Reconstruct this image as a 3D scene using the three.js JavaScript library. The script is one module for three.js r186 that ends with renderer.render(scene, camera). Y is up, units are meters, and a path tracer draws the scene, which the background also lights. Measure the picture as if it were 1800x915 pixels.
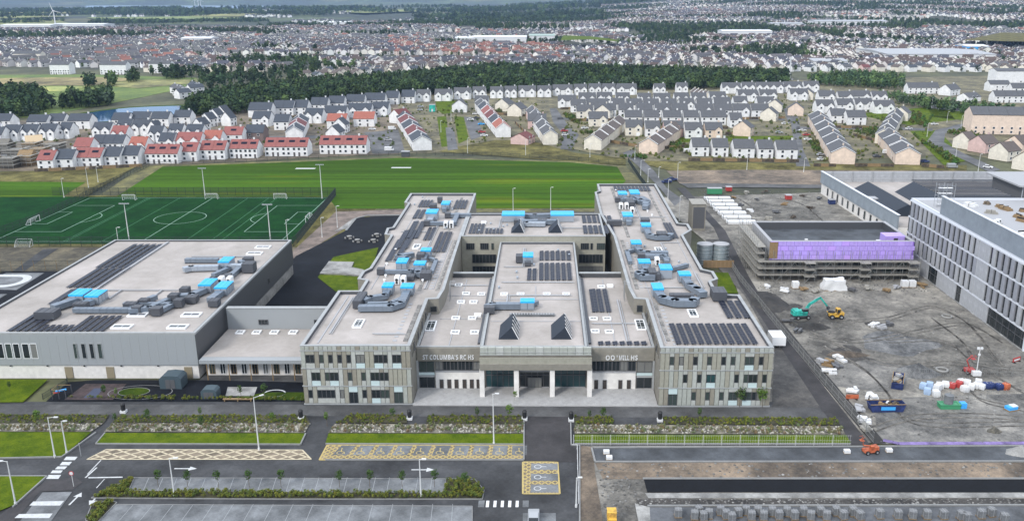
import * as THREE from 'three';
import { mergeGeometries } from 'three/addons/utils/BufferGeometryUtils.js';
import { FontLoader } from 'three/addons/loaders/FontLoader.js';
import { TextGeometry } from 'three/addons/geometries/TextGeometry.js';

// ---------------------------------------------------------------- camera, sky, sun, exposure
const scene = new THREE.Scene();
const camera = new THREE.PerspectiveCamera(33.17, 1800 / 915, 1, 60000);
camera.position.set(0, 80, 0);
camera.rotation.x = -16.911 * Math.PI / 180;
camera.setViewOffset(1800, 915, -58, 0, 1800, 915);
const renderer = new THREE.WebGLRenderer({ antialias: true });
renderer.toneMapping = THREE.LinearToneMapping;
renderer.toneMappingExposure = 1.7;
renderer.shadowMap.enabled = true;
scene.fog = new THREE.FogExp2(new THREE.Color(0.42, 0.62, 0.92), 0.00005);

let seed = 12345;
function rnd() { seed = (seed + 0x6D2B79F5) | 0; let t = Math.imul(seed ^ (seed >>> 15), 1 | seed); t = (t + Math.imul(t ^ (t >>> 7), 61 | t)) ^ t; return ((t ^ (t >>> 14)) >>> 0) / 4294967296; }
const rr = (a, b) => a + (b - a) * rnd();
const pick = a => a[Math.floor(rnd() * a.length)];
function hash2(x, y, s = 0) { let h = Math.imul(x | 0, 374761393) + Math.imul(y | 0, 668265263) + Math.imul(s | 0, 982451653); h = Math.imul(h ^ (h >>> 13), 1274126177); return ((h ^ (h >>> 16)) >>> 0) / 4294967296; }
const fade = t => t * t * (3 - 2 * t);
function vnoise(x, y, per = 0, s = 0) {
  const x0 = Math.floor(x), y0 = Math.floor(y), fx = fade(x - x0), fy = fade(y - y0);
  const w = per ? (v => ((v % per) + per) % per) : (v => v);
  const a = hash2(w(x0), w(y0), s), b = hash2(w(x0 + 1), w(y0), s), c = hash2(w(x0), w(y0 + 1), s), d = hash2(w(x0 + 1), w(y0 + 1), s);
  return a + (b - a) * fx + (c - a) * fy + (a - b - c + d) * fx * fy;
}
const smooth = (a, b, x) => fade(Math.min(1, Math.max(0, (x - a) / (b - a))));

{ // an overcast sky: brighter overhead, soft cloud structure, no sun disc
  const W = 256, H = 128, d = new Float32Array(W * H * 4);
  for (let j = 0; j < H; j++) for (let i = 0; i < W; i++) {
    const el = (j + 0.5) / H * Math.PI - Math.PI / 2, s = Math.max(0, Math.sin(el));
    const n = vnoise(i / 16, j / 6, 16, 3) * 0.6 + vnoise(i / 8, j / 3, 32, 4) * 0.4;
    const low = 1 - smooth(0.02, 0.34, el), L = (0.62 + 0.5 * s) * (0.86 + 0.28 * n) * (1 - .28 * low), blue = Math.min(2.6, 0.5 + 0.5 * (1 - n) + 1.7 * low);
    const k = (j * W + i) * 4;
    if (el < 0) { d[k] = 0.16; d[k + 1] = 0.17; d[k + 2] = 0.17; } else { d[k] = L * (1 - 0.16 * blue); d[k + 1] = L * (1 - 0.06 * blue); d[k + 2] = L * (1.04 + 0.05 * blue); }
    d[k + 3] = 1;
  }
  const t = new THREE.DataTexture(d, W, H, THREE.RGBAFormat, THREE.FloatType);
  t.mapping = THREE.EquirectangularReflectionMapping; t.magFilter = THREE.LinearFilter; t.minFilter = THREE.LinearFilter; t.needsUpdate = true;
  scene.background = t; scene.environment = t;
  scene.backgroundIntensity = 1.0; scene.environmentIntensity = 1.0;
}
const sun = new THREE.DirectionalLight(new THREE.Color(1, 0.97, 0.92), 1.5);
sun.position.set(-210, 260, 40); sun.target.position.set(0, 0, -230);
sun.castShadow = true; sun.shadow.radius = 22; sun.shadow.mapSize.set(4096, 4096);
Object.assign(sun.shadow.camera, { left: -400, right: 400, top: 400, bottom: -400, near: 1, far: 1200 });
scene.add(sun, sun.target);

// ---------------------------------------------------------------- helpers
const used = new Map();
function numbered(n) { const k = used.get(n) || 0; used.set(n, k + 1); return k ? n + '_' + String(k).padStart(3, '0') : n; }
function fin(m) { m.castShadow = true; m.receiveShadow = true; return m; }
const lin = (r, g, b) => new THREE.Color().setRGB(r, g, b);
const hex = h => new THREE.Color(h);
function fbmTex(size, oct, lo, hi, sd, tint) {   // tileable grain: octaves [cells, weight]
  const d = new Uint8Array(size * size * 4), f = new Float32Array(size * size); let mn = 9, mx = -9;
  for (let j = 0; j < size; j++) for (let i = 0; i < size; i++) {
    let v = 0; oct.forEach(([c, w, sx = 1], q) => { v += w * vnoise(i / size * c * sx, j / size * c, sx === 1 ? c : 0, sd + q * 7); });
    f[j * size + i] = v; if (v < mn) mn = v; if (v > mx) mx = v;
  }
  for (let k = 0; k < size * size; k++) {
    const t = (f[k] - mn) / (mx - mn), v = lo + (hi - lo) * t, g = tint ? tint(t, k % size, Math.floor(k / size)) : [1, 1, 1];
    d[k * 4] = Math.min(255, v * g[0] * 255); d[k * 4 + 1] = Math.min(255, v * g[1] * 255); d[k * 4 + 2] = Math.min(255, v * g[2] * 255); d[k * 4 + 3] = 255;
  }
  const t = new THREE.DataTexture(d, size, size); t.wrapS = t.wrapT = THREE.RepeatWrapping; t.magFilter = THREE.LinearFilter; t.minFilter = THREE.LinearMipmapLinearFilter; t.generateMipmaps = true; t.colorSpace = THREE.SRGBColorSpace; t.needsUpdate = true;
  return t;
}
function rep(t, m, rot = 0) { const c = t.clone(); c.repeat.set(1 / m, 1 / m); c.rotation = rot; c.needsUpdate = true; return c; }
const TX = {
  grain: fbmTex(256, [[8, .5], [32, .5], [128, .7]], 0.78, 1, 1),
  patch: fbmTex(512, [[4, 1], [9, .7], [24, .5], [80, .35], [200, .3]], 0.55, 1, 2),
  soil: fbmTex(1024, [[3, 1], [7, .9], [17, .7], [45, .5], [120, .45], [300, .4]], 0.34, 1, 5, t => [1, 0.99 - 0.015 * t, 0.975 - 0.05 * t]),
  grass: fbmTex(512, [[5, .8], [14, .6], [60, .6], [180, .7]], 0.6, 1, 9, t => [0.86 + 0.2 * t, 1, 0.9 - 0.1 * t]),
  deck: fbmTex(512, [[3, 1], [7, .9], [19, .6], [60, .4], [200, .3]], 0.8, 1, 31, t => [1, 0.99, 0.97 + 0.02 * t]),
  wall: fbmTex(256, [[4, .6], [12, .4], [64, .25]], 0.86, 1, 12),
};
const M = {};
function mat(name, color, o = {}) {
  const { tex, m = 8, spec, ...r } = o;
  const x = new (spec === undefined ? THREE.MeshStandardMaterial : THREE.MeshPhysicalMaterial)({ ...(spec === undefined ? {} : { specularIntensity: spec }), color: color.isColor ? color : hex(color), roughness: 0.85, metalness: 0, ...r });
  if (tex) x.map = rep(TX[tex], m);
  x.name = name; M[name] = x; return x;
}
mat('asphalt', lin(.085, .086, .09), { spec: .4, tex: 'patch', m: 37 });
mat('asphaltNew', lin(.011, .012, .015), { spec: .25, tex: 'grain', m: 11, roughness: .75 });
mat('asphaltYard', lin(.012, .014, .02), { spec: .3, tex: 'patch', m: 30, roughness: .8 });
mat('asphaltOld', lin(.12, .118, .118), { tex: 'patch', m: 23 });
mat('bayGrey', lin(.24, .25, .26), { tex: 'patch', m: 19 });
mat('concrete', lin(.42, .41, .39), { tex: 'patch', m: 15 });
mat('paving', lin(.44, .43, .42), { tex: 'grain', m: 5 });
mat('kerb', lin(.27, .27, .265), { tex: 'grain', m: 6 });
mat('soil', lin(.43, .418, .4), { spec: .2, tex: 'soil', m: 70 });
mat('soilDark', lin(.085, .08, .078), { tex: 'soil', m: 26 });
mat('soilBrown', lin(.34, .27, .21), { tex: 'soil', m: 45 });
mat('gravel', lin(.26, .27, .29), { tex: 'soil', m: 12 });
mat('stone', lin(.33, .31, .26), { tex: 'soil', m: 9 });
mat('lawn', lin(.125, .17, .012), { spec: .15, tex: 'grass', m: 14 });
mat('lawnDark', lin(.07, .105, .012), { spec: .15, tex: 'grass', m: 17 });
mat('rough', lin(.26, .24, .095), { spec: .15, tex: 'soil', m: 38 });
mat('bed', lin(.09, .085, .04), { tex: 'soil', m: 13 });
mat('white', lin(.8, .8, .8), { tex: 'grain', m: 4 });
mat('linePaint', lin(.62, .63, .63), { tex: 'grain', m: 2.3 });
mat('yellowPaint', lin(.55, .42, .16), { tex: 'grain', m: 2.3 });
mat('hatchBase', lin(.3, .24, .17), { tex: 'patch', m: 9 });
mat('turf', lin(.008, .06, .017), { spec: .12, tex: 'grass', m: 30, roughness: .9 });
mat('turfLine', lin(.22, .34, .27));
mat('roofDeck', lin(.44, .405, .38), { tex: 'patch', m: 34 });
M.roofDeck.map = rep(TX.deck, 47);
mat('coping', lin(.38, .39, .39), { tex: 'wall', m: 9, roughness: .6 });
mat('trim', lin(.35, .36, .36), { roughness: .6 });
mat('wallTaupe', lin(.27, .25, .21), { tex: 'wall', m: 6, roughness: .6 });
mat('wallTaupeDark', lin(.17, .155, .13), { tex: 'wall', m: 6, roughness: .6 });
mat('render', lin(.8, .765, .72), { tex: 'wall', m: 8 });
mat('panelA', lin(.38, .365, .3), { tex: 'wall', m: 4, roughness: .5 });
mat('panelB', lin(.43, .445, .4), { tex: 'wall', m: 4, roughness: .5 });
mat('panelC', lin(.31, .285, .23), { tex: 'wall', m: 4, roughness: .5 });
mat('panelD', lin(.5, .51, .475), { tex: 'wall', m: 4, roughness: .5 });
mat('panelGlass', lin(.5, .6, .6), { roughness: .25 });
mat('joint', lin(.06, .06, .055));
mat('cladGrey', lin(.29, .305, .315), { roughness: .5 });
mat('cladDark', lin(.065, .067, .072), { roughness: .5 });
mat('glass', lin(.02, .025, .028), { roughness: .12 });
mat('glassTeal', lin(.02, .055, .062), { roughness: .1 });
mat('glassBlind', lin(.17, .17, .16), { roughness: .15 }); mat('glassGreen', lin(.045, .06, .055), { roughness: .12 });
mat('glassSky', lin(.03, .04, .045), { roughness: .06 });
mat('frame', lin(.09, .09, .095), { roughness: .5 });
mat('whiteFrame', lin(.8, .8, .8), { roughness: .5 });
mat('duct', lin(.2, .235, .28), { roughness: .42, metalness: .45 });
mat('ductPale', lin(.36, .4, .45), { roughness: .4, metalness: .4 });
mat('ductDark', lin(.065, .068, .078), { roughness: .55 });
mat('film', lin(.01, .4, .76), { roughness: .35 });
mat('tray', lin(.33, .33, .34), { roughness: .6 });
mat('steel', lin(.42, .43, .44), { roughness: .45, metalness: .5 });
mat('pole', lin(.6, .6, .59), { roughness: .5 });
mat('black', lin(.015, .015, .016), { roughness: .6 });
mat('slate', lin(.03, .037, .05), { roughness: .6, spec: .4 });
M.pv = new THREE.MeshPhysicalMaterial({ color: lin(.007, .009, .022), roughness: .3, specularIntensity: .22 });
mat('pvFrame', lin(.1, .105, .12), { roughness: .5 });
mat('timber', lin(.3, .2, .1), { tex: 'grain', m: 3 });
mat('teal', lin(.05, .66, .54), { roughness: .6, tex: 'patch', m: 4 });
mat('plantYellow', lin(.95, .56, .08), { roughness: .6, tex: 'patch', m: 4 });
mat('orange', lin(.68, .17, .07), { roughness: .65, tex: 'patch', m: 3 });
mat('red', lin(.38, .045, .04), { roughness: .5 });
mat('blue', lin(.03, .055, .2), { roughness: .65, tex: 'patch', m: 3 });
mat('blueBright', lin(.05, .35, .75), { roughness: .45 });
mat('green', lin(.05, .25, .12), { roughness: .5 });
mat('sheetWhite', lin(.78, .78, .78), { roughness: .6, tex: 'wall', m: 3 });
mat('scaffold', lin(.26, .26, .25), { roughness: .5, metalness: .3 });
mat('boards', lin(.36, .34, .3), { tex: 'grain', m: 4 });
mat('purple', lin(.52, .38, .88), { tex: 'wall', m: 5, roughness: .5 });
mat('purpleSeam', lin(.25, .14, .55), { roughness: .5 });
mat('bark', lin(.12, .09, .06));
mat('water', lin(.03, .085, .18), { roughness: .08 });

function metreUV(g) {   // uv in metres from the dominant direction of each face
  g = g.index ? g.toNonIndexed() : g; const p = g.attributes.position, uv = new Float32Array(p.count * 2);
  const a = new THREE.Vector3(), b = new THREE.Vector3(), c = new THREE.Vector3();
  for (let i = 0; i < p.count; i += 3) {
    a.fromBufferAttribute(p, i); b.fromBufferAttribute(p, i + 1).sub(a); c.fromBufferAttribute(p, i + 2).sub(a); b.cross(c);
    const x = Math.abs(b.x), y = Math.abs(b.y), z = Math.abs(b.z);
    for (let k = 0; k < 3; k++) {
      const q = i + k, X = p.getX(q), Y = p.getY(q), Z = p.getZ(q);
      if (y >= x && y >= z) { uv[q * 2] = X; uv[q * 2 + 1] = Z; } else if (x >= z) { uv[q * 2] = Z; uv[q * 2 + 1] = Y; } else { uv[q * 2] = X; uv[q * 2 + 1] = Y; }
    }
  }
  g.setAttribute('uv', new THREE.BufferAttribute(uv, 2)); return g;
}
const clean = g => { g = g.index ? g.toNonIndexed() : g; for (const k of Object.keys(g.attributes)) if (!['position', 'normal', 'uv'].includes(k)) g.deleteAttribute(k); return g; };
const mg = list => mergeGeometries(list.map(clean));
function box(w, h, d, x = 0, y = 0, z = 0, ry = 0) { const g = new THREE.BoxGeometry(w, h, d); if (ry) g.rotateY(ry); g.translate(x, y + h / 2, z); return metreUV(g); }
const span = (x0, x1, y0, y1, z0, z1) => box(Math.abs(x1 - x0), y1 - y0, Math.abs(z1 - z0), (x0 + x1) / 2, y0, (z0 + z1) / 2);
function cyl(r0, r1, h, x = 0, y = 0, z = 0, n = 8) { const g = new THREE.CylinderGeometry(r1, r0, h, n); g.translate(x, y + h / 2, z); return clean(g); }
function bar(a, b, r, n = 5) {   // round bar between two points
  const A = new THREE.Vector3(...a), B = new THREE.Vector3(...b), L = A.distanceTo(B), g = new THREE.CylinderGeometry(r, r, L, n);
  g.applyQuaternion(new THREE.Quaternion().setFromUnitVectors(new THREE.Vector3(0, 1, 0), B.clone().sub(A).normalize())); const m = A.add(B).multiplyScalar(.5); g.translate(m.x, m.y, m.z); return clean(g);
}
function poly(pts, holes = []) { const s = new THREE.Shape(pts.map(p => new THREE.Vector2(p[0], -p[1]))); for (const h of holes) s.holes.push(new THREE.Path(h.map(p => new THREE.Vector2(p[0], -p[1])))); return s; }
function flat(pts, y, holes) { const g = new THREE.ShapeGeometry(poly(pts, holes)); g.rotateX(-Math.PI / 2); g.translate(0, y, 0); return clean(g); }
function prism(pts, y0, y1, holes) { const g = new THREE.ExtrudeGeometry(poly(pts, holes), { depth: y1 - y0, bevelEnabled: false }); g.rotateX(-Math.PI / 2); g.translate(0, y0, 0); return metreUV(clean(g)); }
const rect = (x0, x1, z0, z1) => [[x0, z0], [x1, z0], [x1, z1], [x0, z1]];
function inset(pts, d) {
  const n = pts.length; let A = 0; for (let i = 0; i < n; i++) { const a = pts[i], b = pts[(i + 1) % n]; A += a[0] * b[1] - b[0] * a[1]; }
  const s = A > 0 ? 1 : -1;
  return pts.map((p, i) => {
    const a = pts[(i + n - 1) % n], b = pts[(i + 1) % n];
    const e1 = [p[0] - a[0], p[1] - a[1]], e2 = [b[0] - p[0], b[1] - p[1]], l1 = Math.hypot(...e1), l2 = Math.hypot(...e2);
    const n1 = [-e1[1] / l1 * s, e1[0] / l1 * s], n2 = [-e2[1] / l2 * s, e2[0] / l2 * s];
    const k = 1 + n1[0] * n2[0] + n1[1] * n2[1]; const m = [(n1[0] + n2[0]) / k, (n1[1] + n2[1]) / k];
    return [p[0] + m[0] * d, p[1] + m[1] * d];
  });
}
function ribbon(pts, w, y, close = false) {   // flat strip along a line
  const P = close ? [...pts, pts[0]] : pts, gs = [];
  for (let i = 0; i + 1 < P.length; i++) {
    const [a, b] = [P[i], P[i + 1]], dx = b[0] - a[0], dz = b[1] - a[1], L = Math.hypot(dx, dz), nx = -dz / L * w / 2, nz = dx / L * w / 2;
    gs.push(flat([[a[0] + nx, a[1] + nz], [b[0] + nx, b[1] + nz], [b[0] - nx, b[1] - nz], [a[0] - nx, a[1] - nz]], y));
  }
  return mg(gs);
}
function rail(pts, w, y0, y1, close = false) {   // upright band (kerb, low wall) along a line
  const P = close ? [...pts, pts[0]] : pts, gs = [];
  for (let i = 0; i + 1 < P.length; i++) { const [a, b] = [P[i], P[i + 1]], L = Math.hypot(b[0] - a[0], b[1] - a[1]); gs.push(box(L, y1 - y0, w, 0, y0, 0).rotateY(-Math.atan2(b[1] - a[1], b[0] - a[0])).translate((a[0] + b[0]) / 2, 0, (a[1] + b[1]) / 2)); }
  return mg(gs);
}
function mesh(name, g, m) { const o = fin(new THREE.Mesh(g, m)); o.name = name; return o; }
function land(name, g, m, label) { const o = mesh(numbered(name), g, m); o.userData = { kind: 'structure' }; if (label) o.userData.label = label; scene.add(o); return o; }
function sheet(name, pts, y, m) { return land(name, flat(pts, y), m); }
function stuff(o, name, label, category) { o.name = numbered(name); o.userData = { kind: 'stuff', label, category }; fin(o); scene.add(o); return o; }
function thing(name, label, category, [x, y, z] = [0, 0, 0], turn = 0, group) { const o = new THREE.Group(); o.name = numbered(name); o.position.set(x, y, z); o.rotation.y = turn; o.userData = { label, category }; if (group) o.userData.group = group; scene.add(o); return o; }
function part(name, g, m, parent) { const o = mesh(name, g, m); parent.add(o); return o; }
function partW(name, g, m, parent) { const p = parent.position; g.translate(-p.x, -p.y, -p.z); return part(name, g, m, parent); }   // geometry given in world metres
function copy(o, [x, y, z], turn, label, group) { const c = o.clone(); c.name = numbered(o.name.replace(/_\d{3}$/, '')); c.position.set(x, y, z); c.rotation.y = turn; c.userData = { ...o.userData, label }; if (group) c.userData.group = group; scene.add(c); return c; }
const ord = ['first', 'second', 'third', 'fourth', 'fifth', 'sixth', 'seventh', 'eighth', 'ninth', 'tenth', 'eleventh', 'twelfth', 'thirteenth', 'fourteenth', 'fifteenth', 'sixteenth', 'seventeenth', 'eighteenth', 'nineteenth', 'twentieth'];
const tens = ['', '', 'twent', 'thirt', 'fort', 'fift', 'sixt', 'sevent', 'eight', 'ninet'];
const ordinal = i => { const n = i + 1; return n <= 20 ? ord[i] : n > 99 ? 'number ' + n : n % 10 ? tens[Math.floor(n / 10)] + 'y-' + ord[n % 10 - 1] : tens[n / 10] + 'ieth'; };
function inside(p, P) { let c = false; for (let i = 0, j = P.length - 1; i < P.length; j = i++) { const a = P[i], b = P[j]; if ((a[1] > p[1]) !== (b[1] > p[1]) && p[0] < (b[0] - a[0]) * (p[1] - a[1]) / (b[1] - a[1]) + a[0]) c = !c; } return c; }
function bounds(P) { return [Math.min(...P.map(p => p[0])), Math.max(...P.map(p => p[0])), Math.min(...P.map(p => p[1])), Math.max(...P.map(p => p[1]))]; }
function leafCloud(n, rx, ry, rz, cy, leaf, trunk) {   // a crown of many small leaf faces spread through its volume
  const pos = [], nor = [];
  const lobes = []; for (let i = 0; i < 6; i++) lobes.push([rr(-.45, .45) * rx, cy + rr(-.4, .5) * ry, rr(-.45, .45) * rz, rr(.45, .75)]);
  for (let i = 0; i < n; i++) {
    const L = pick(lobes), a = rr(0, 6.283), u = rr(-1, 1), q = Math.sqrt(1 - u * u), r = Math.cbrt(rr(.25, 1)) * L[3];
    const d = new THREE.Vector3(q * Math.cos(a), u, q * Math.sin(a)), c = new THREE.Vector3(L[0] + d.x * r * rx, L[1] + d.y * r * ry, L[2] + d.z * r * rz);
    const e = d.clone().add(new THREE.Vector3(rr(-.8, .8), rr(-.3, .9), rr(-.8, .8))).normalize(), t = new THREE.Vector3(rr(-1, 1), rr(-1, 1), rr(-1, 1)).cross(e).normalize(), b = e.clone().cross(t), s = leaf * rr(.6, 1.3);
    const v = [[-1, -.6], [1, -.5], [.8, .7], [-.7, .6]].map(([x, y]) => c.clone().addScaledVector(t, x * s).addScaledVector(b, y * s));
    for (const k of [0, 1, 2, 0, 2, 3]) { pos.push(v[k].x, v[k].y, v[k].z); nor.push(e.x, e.y, e.z); }
  }
  const g = new THREE.BufferGeometry(); g.setAttribute('position', new THREE.Float32BufferAttribute(pos, 3)); g.setAttribute('normal', new THREE.Float32BufferAttribute(nor, 3)); g.setAttribute('uv', new THREE.Float32BufferAttribute(new Float32Array(pos.length / 3 * 2), 2));
  return trunk ? mg([g, cyl(trunk, trunk * .6, cy, 0, 0, 0, 5)]) : g;
}
mat('leafDark', lin(.034, .06, .024), { roughness: .95, spec: .2 });
mat('leafMid', lin(.05, .085, .026), { roughness: .95, spec: .2 });
mat('leafFresh', lin(.085, .14, .03), { roughness: .95, spec: .2 });
const dummy = new THREE.Object3D();
function scatter(name, label, category, geo, m, list, tint) {   // list of [x,y,z,scale,turn,scaleY]
  const o = new THREE.InstancedMesh(geo, m, list.length); const c = new THREE.Color();
  list.forEach(([x, y, z, s = 1, t = 0, sy = s], i) => { dummy.position.set(x, y, z); dummy.rotation.set(0, t, 0); dummy.scale.set(s, sy, s); dummy.updateMatrix(); o.setMatrixAt(i, dummy.matrix); if (tint) { o.setColorAt(i, tint(c, i)); } });
  return stuff(o, name, label, category);
}
// ---------------------------------------------------------------- terrain out to the horizon
function T(x, z) {
  const D = -z; if (D < 1000) return 0;
  const k = smooth(1050, 1700, D);
  let h = 52 * smooth(1300, 3900, D) * smooth(-350, 1100, x) + k * (vnoise(x / 420, z / 420, 0, 41) - .5) * 12;
  h += smooth(3000, 5200, D) * (vnoise(x / 1500 + 9, z / 1700, 0, 43) - .38) * 70;
  h += smooth(7500, 11000, D) * (vnoise(x / 3500 + 3, z / 3000, 0, 47)) * 190;
  if (x < -300) h -= 22 * smooth(4200, 5600, D) * smooth(-300, -1200, x) * (1 - smooth(7600, 9000, D));
  return h;
}
const fieldsLeft = [[-425.05,-597.15],[-646.55,-921.02],[-482.58,-934.53],[-351.07,-895.12],[-320.35,-814.67],[-328.89,-721.45],[-335.33,-667.63],[-347.63,-597.15]];
{
  const rows = [], pos = [], col = [], uv = [], idx = []; let D = -60; while (D < 42000) { rows.push(D); D += D < 900 ? 120 : Math.max(28, D * 0.028); }
  const NC = 190, c = new THREE.Color();
  rows.forEach((d, j) => {
    for (let i = 0; i <= NC; i++) {
      const half = Math.max(500, d * .85 + 250), x = (i / NC * 2 - 1) * half, z = -d, y = T(x, z) - .12;
      pos.push(x, y, z); uv.push(x, z);
      const cell = hash2(Math.floor((x + 80 * vnoise(x / 300, z / 300)) / 230), Math.floor((z + x * .3) / 330), 77), n = vnoise(x / 160, z / 260, 0, 51), w = vnoise(x / 600 + 7, z / 500, 0, 52);
      if (d < 1000) c.setRGB(.13, .14, .065);
      else if (d < 2500) c.setRGB(.085, .095, .055);
      else if (w + .35 * n > .72) c.setRGB(.035, .055, .03);
      else if (cell < .3) c.setRGB(.12, .17, .05); else if (cell < .5) c.setRGB(.2, .2, .08); else if (cell < .75) c.setRGB(.07, .11, .04); else c.setRGB(.045, .07, .035);
      col.push(c.r, c.g, c.b);
      if (i < NC && j + 1 < rows.length) { const a = j * (NC + 1) + i, b = a + NC + 1; idx.push(a, a + 1, b, a + 1, b + 1, b); }
    }
  });
  const g = new THREE.BufferGeometry(); g.setAttribute('position', new THREE.Float32BufferAttribute(pos, 3)); g.setAttribute('color', new THREE.Float32BufferAttribute(col, 3)); g.setAttribute('uv', new THREE.Float32BufferAttribute(uv, 2)); g.setIndex(idx); g.computeVertexNormals();
  land('terrain', g, mat('terrain', lin(1, 1, 1), { vertexColors: true, tex: 'soil', m: 260 }));
}
// firth beyond the left-hand fields, and the pond
land('sea', flat([[-9000, -5900], [-700, -6300], [900, -7000], [900, -7500], [-9000, -8300]], -10), mat('sea', lin(.06, .12, .2), { roughness: .25 }));
{
  const c = [-288.85,-617.97], P = []; for (let i = 0; i < 40; i++) { const a = i / 40 * 6.283; P.push([c[0] + Math.cos(a) * 40 * (1 + .1 * Math.sin(a * 3)), c[1] + Math.sin(a) * 44 * (1 + .08 * Math.cos(a * 2)) - .35 * Math.cos(a) * 40]); }
  sheet('pond_bank', P.map(p => [c[0] + (p[0] - c[0]) * 1.16, c[1] + (p[1] - c[1]) * 1.2]), .1, M.lawnDark);
  land('pond', flat(P, .2), M.water);
}
// fields and meadows on the left
sheet('meadow', fieldsLeft, .05, mat('meadow', lin(.19, .25, .06), { tex: 'grass', m: 90 }));
sheet('stubble_field', [[-570.25,-809.46],[-616.18,-876.61],[-514.29,-895.12],[-437.11,-901.46],[-402.93,-876.61],[-417.03,-814.67]], .2, mat('stubble', lin(.45, .38, .17), { tex: 'soil', m: 120 }));
sheet('hay_field', [[-536.9,-760.7],[-563.25,-799.23],[-453.18,-804.31],[-414.44,-809.46],[-412.18,-765.32]], .25, mat('hay', lin(.5, .5, .2), { tex: 'grass', m: 80 }));
sheet('pasture', [[-414.4,-819.95],[-397.45,-870.6],[-341.2,-876.61],[-328.57,-836.18],[-363.86,-789.25]], .3, mat('pasture', lin(.42, .42, .16), { tex: 'soil', m: 90 }));
// estate ground: bare earth, gardens and roads
sheet('estate_ground', [[-290.77,-408.71],[-242.22,-408.71],[-194.64,-420.18],[-116.36,-445.04],[-77.05,-455.1],[-123.27,-742.76],[-204.97,-664.08],[-255.9,-600.04],[-400.61,-572.29]], .04, mat('estateEarth', lin(.3, .245, .18), { tex: 'soil', m: 45 }));
sheet('estate_ground', [[-77.05,-455.1],[15.99,-469.2],[43.53,-435.4],[131.4,-432.27],[221.58,-455.1],[240.6,-408.71],[532.75,-934.53],[246.39,-870.6],[73.29,-804.31],[-123.27,-742.76]], .06, mat('estateGarden', lin(.28, .255, .15), { tex: 'soil', m: 33 }));
M.estateRoad = mat('estateRoad', lin(.16, .16, .165), { tex: 'patch', m: 40 });
for (const P of [
  [[-109.88,-530.38],[-90.64,-539.71],[-73.99,-458.55],[-90.48,-455.1]],
  [[-55.61,-600.04],[-46.67,-600.04],[-36.41,-516.96],[-42.46,-500.05]], [[-62.53,-549.35],[-57.53,-549.35],[-47.03,-469.2],[-52.18,-465.6]],
  [[3.34,-646.87],[8.36,-646.87],[15.14,-554.29],[20.39,-521.36],[14.45,-469.2],[8.3,-469.2],[10.88,-521.36],[5.23,-574.96]],
  [[161.26,-574.96],[169.89,-585.85],[139.56,-469.2],[129.3,-420.18],[122.38,-420.18],[140.86,-491.98]],
  [[175.59,-646.87],[186.66,-653.65],[166.49,-574.96],[158.35,-569.65]], [[301.97,-742.76],[300.14,-682.2],[310.21,-646.87],[301.74,-624.17],[285.13,-646.87],[291.26,-721.45]],
  [[214.27,-469.2],[217.79,-495.98],[241.36,-539.71],[275.75,-572.29],[266.93,-549.35],[241.25,-525.84],[225.76,-491.98],[220.01,-451.7],[217.73,-411.52],[209.58,-405.93]],
  [[47.34,-469.2],[51.79,-408.71],[52.63,-370.5],[56.21,-348.56],[51.25,-336.53],[49.68,-370.5],[45.15,-423.14],[41.21,-458.55]],
  [[-288.14,-458.55],[-263.76,-469.2],[-226.22,-495.98],[-179.94,-512.63],[-108.09,-521.36],[-106.36,-512.63],[-175.72,-500.05],[-221.08,-484.16],[-258.07,-458.55],[-282.06,-448.35]],
  [[-193.36,-574.96],[-102.73,-614.91],[-96.57,-605.91],[-188.32,-559.32]],
  [[8.52,-597.15],[144.01,-597.15],[161.86,-591.45],[158.95,-580.36],[141.39,-585.85],[8.36,-585.85]], [[159.3,-554.29],[216.97,-554.29],[241.64,-544.49],[237.61,-535.01],[212.39,-542.09],[155.94,-542.09]],
]) sheet('estate_road', P, .12, M.estateRoad);
for (const P of [[[-85.84,-689.71],[-65.63,-697.39],[-59.26,-627.32],[-71.67,-614.91],[-78.65,-640.23]], [[-73.89,-600.04],[-67.99,-602.96],[-52.81,-480.33],[-56.78,-476.57]], [[-62.52,-602.96],[-55.61,-600.04],[-44.11,-504.18],[-48.51,-488.04]], [[215.81,-614.91],[301.02,-664.08],[274.41,-585.85],[233.4,-559.32]], [[307.52,-721.45],[327.3,-614.91],[299.86,-554.29],[265.24,-600.04]], [[74.25,-512.63],[149.02,-516.96],[144.37,-500.05],[71.4,-491.98]], [[223.67,-535.01],[243.12,-539.71],[212.48,-435.4],[195.66,-423.14]]]) sheet('estate_lawn', P, .1, M.lawn);
sheet('verge', [[-56.96,-462.05],[-49.3,-476.57],[-28.74,-500.05],[-9.15,-500.05],[15.64,-458.55],[41.23,-441.78],[39.58,-423.14],[14.79,-432.27],[-16.96,-445.04]], .1, M.rough);
sheet('verge', [[43.53,-435.4],[135.24,-426.14],[206.81,-423.14],[199.49,-407.31],[129.18,-405.93],[59.88,-408.71]], .1, M.rough);
sheet('brown_field', [[57.72,-408.71],[92.85,-411.52],[200.14,-408.71],[186.88,-380.01],[130.29,-376.39],[81.1,-380.01],[59.69,-380.01]], .12, M.soilBrown);
sheet('dirt_road', [[59.69,-380.01],[81.1,-380.01],[130.29,-376.39],[128,-369.34],[81.89,-371.66],[61.97,-370.5]], .14, M.asphaltOld);
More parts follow.
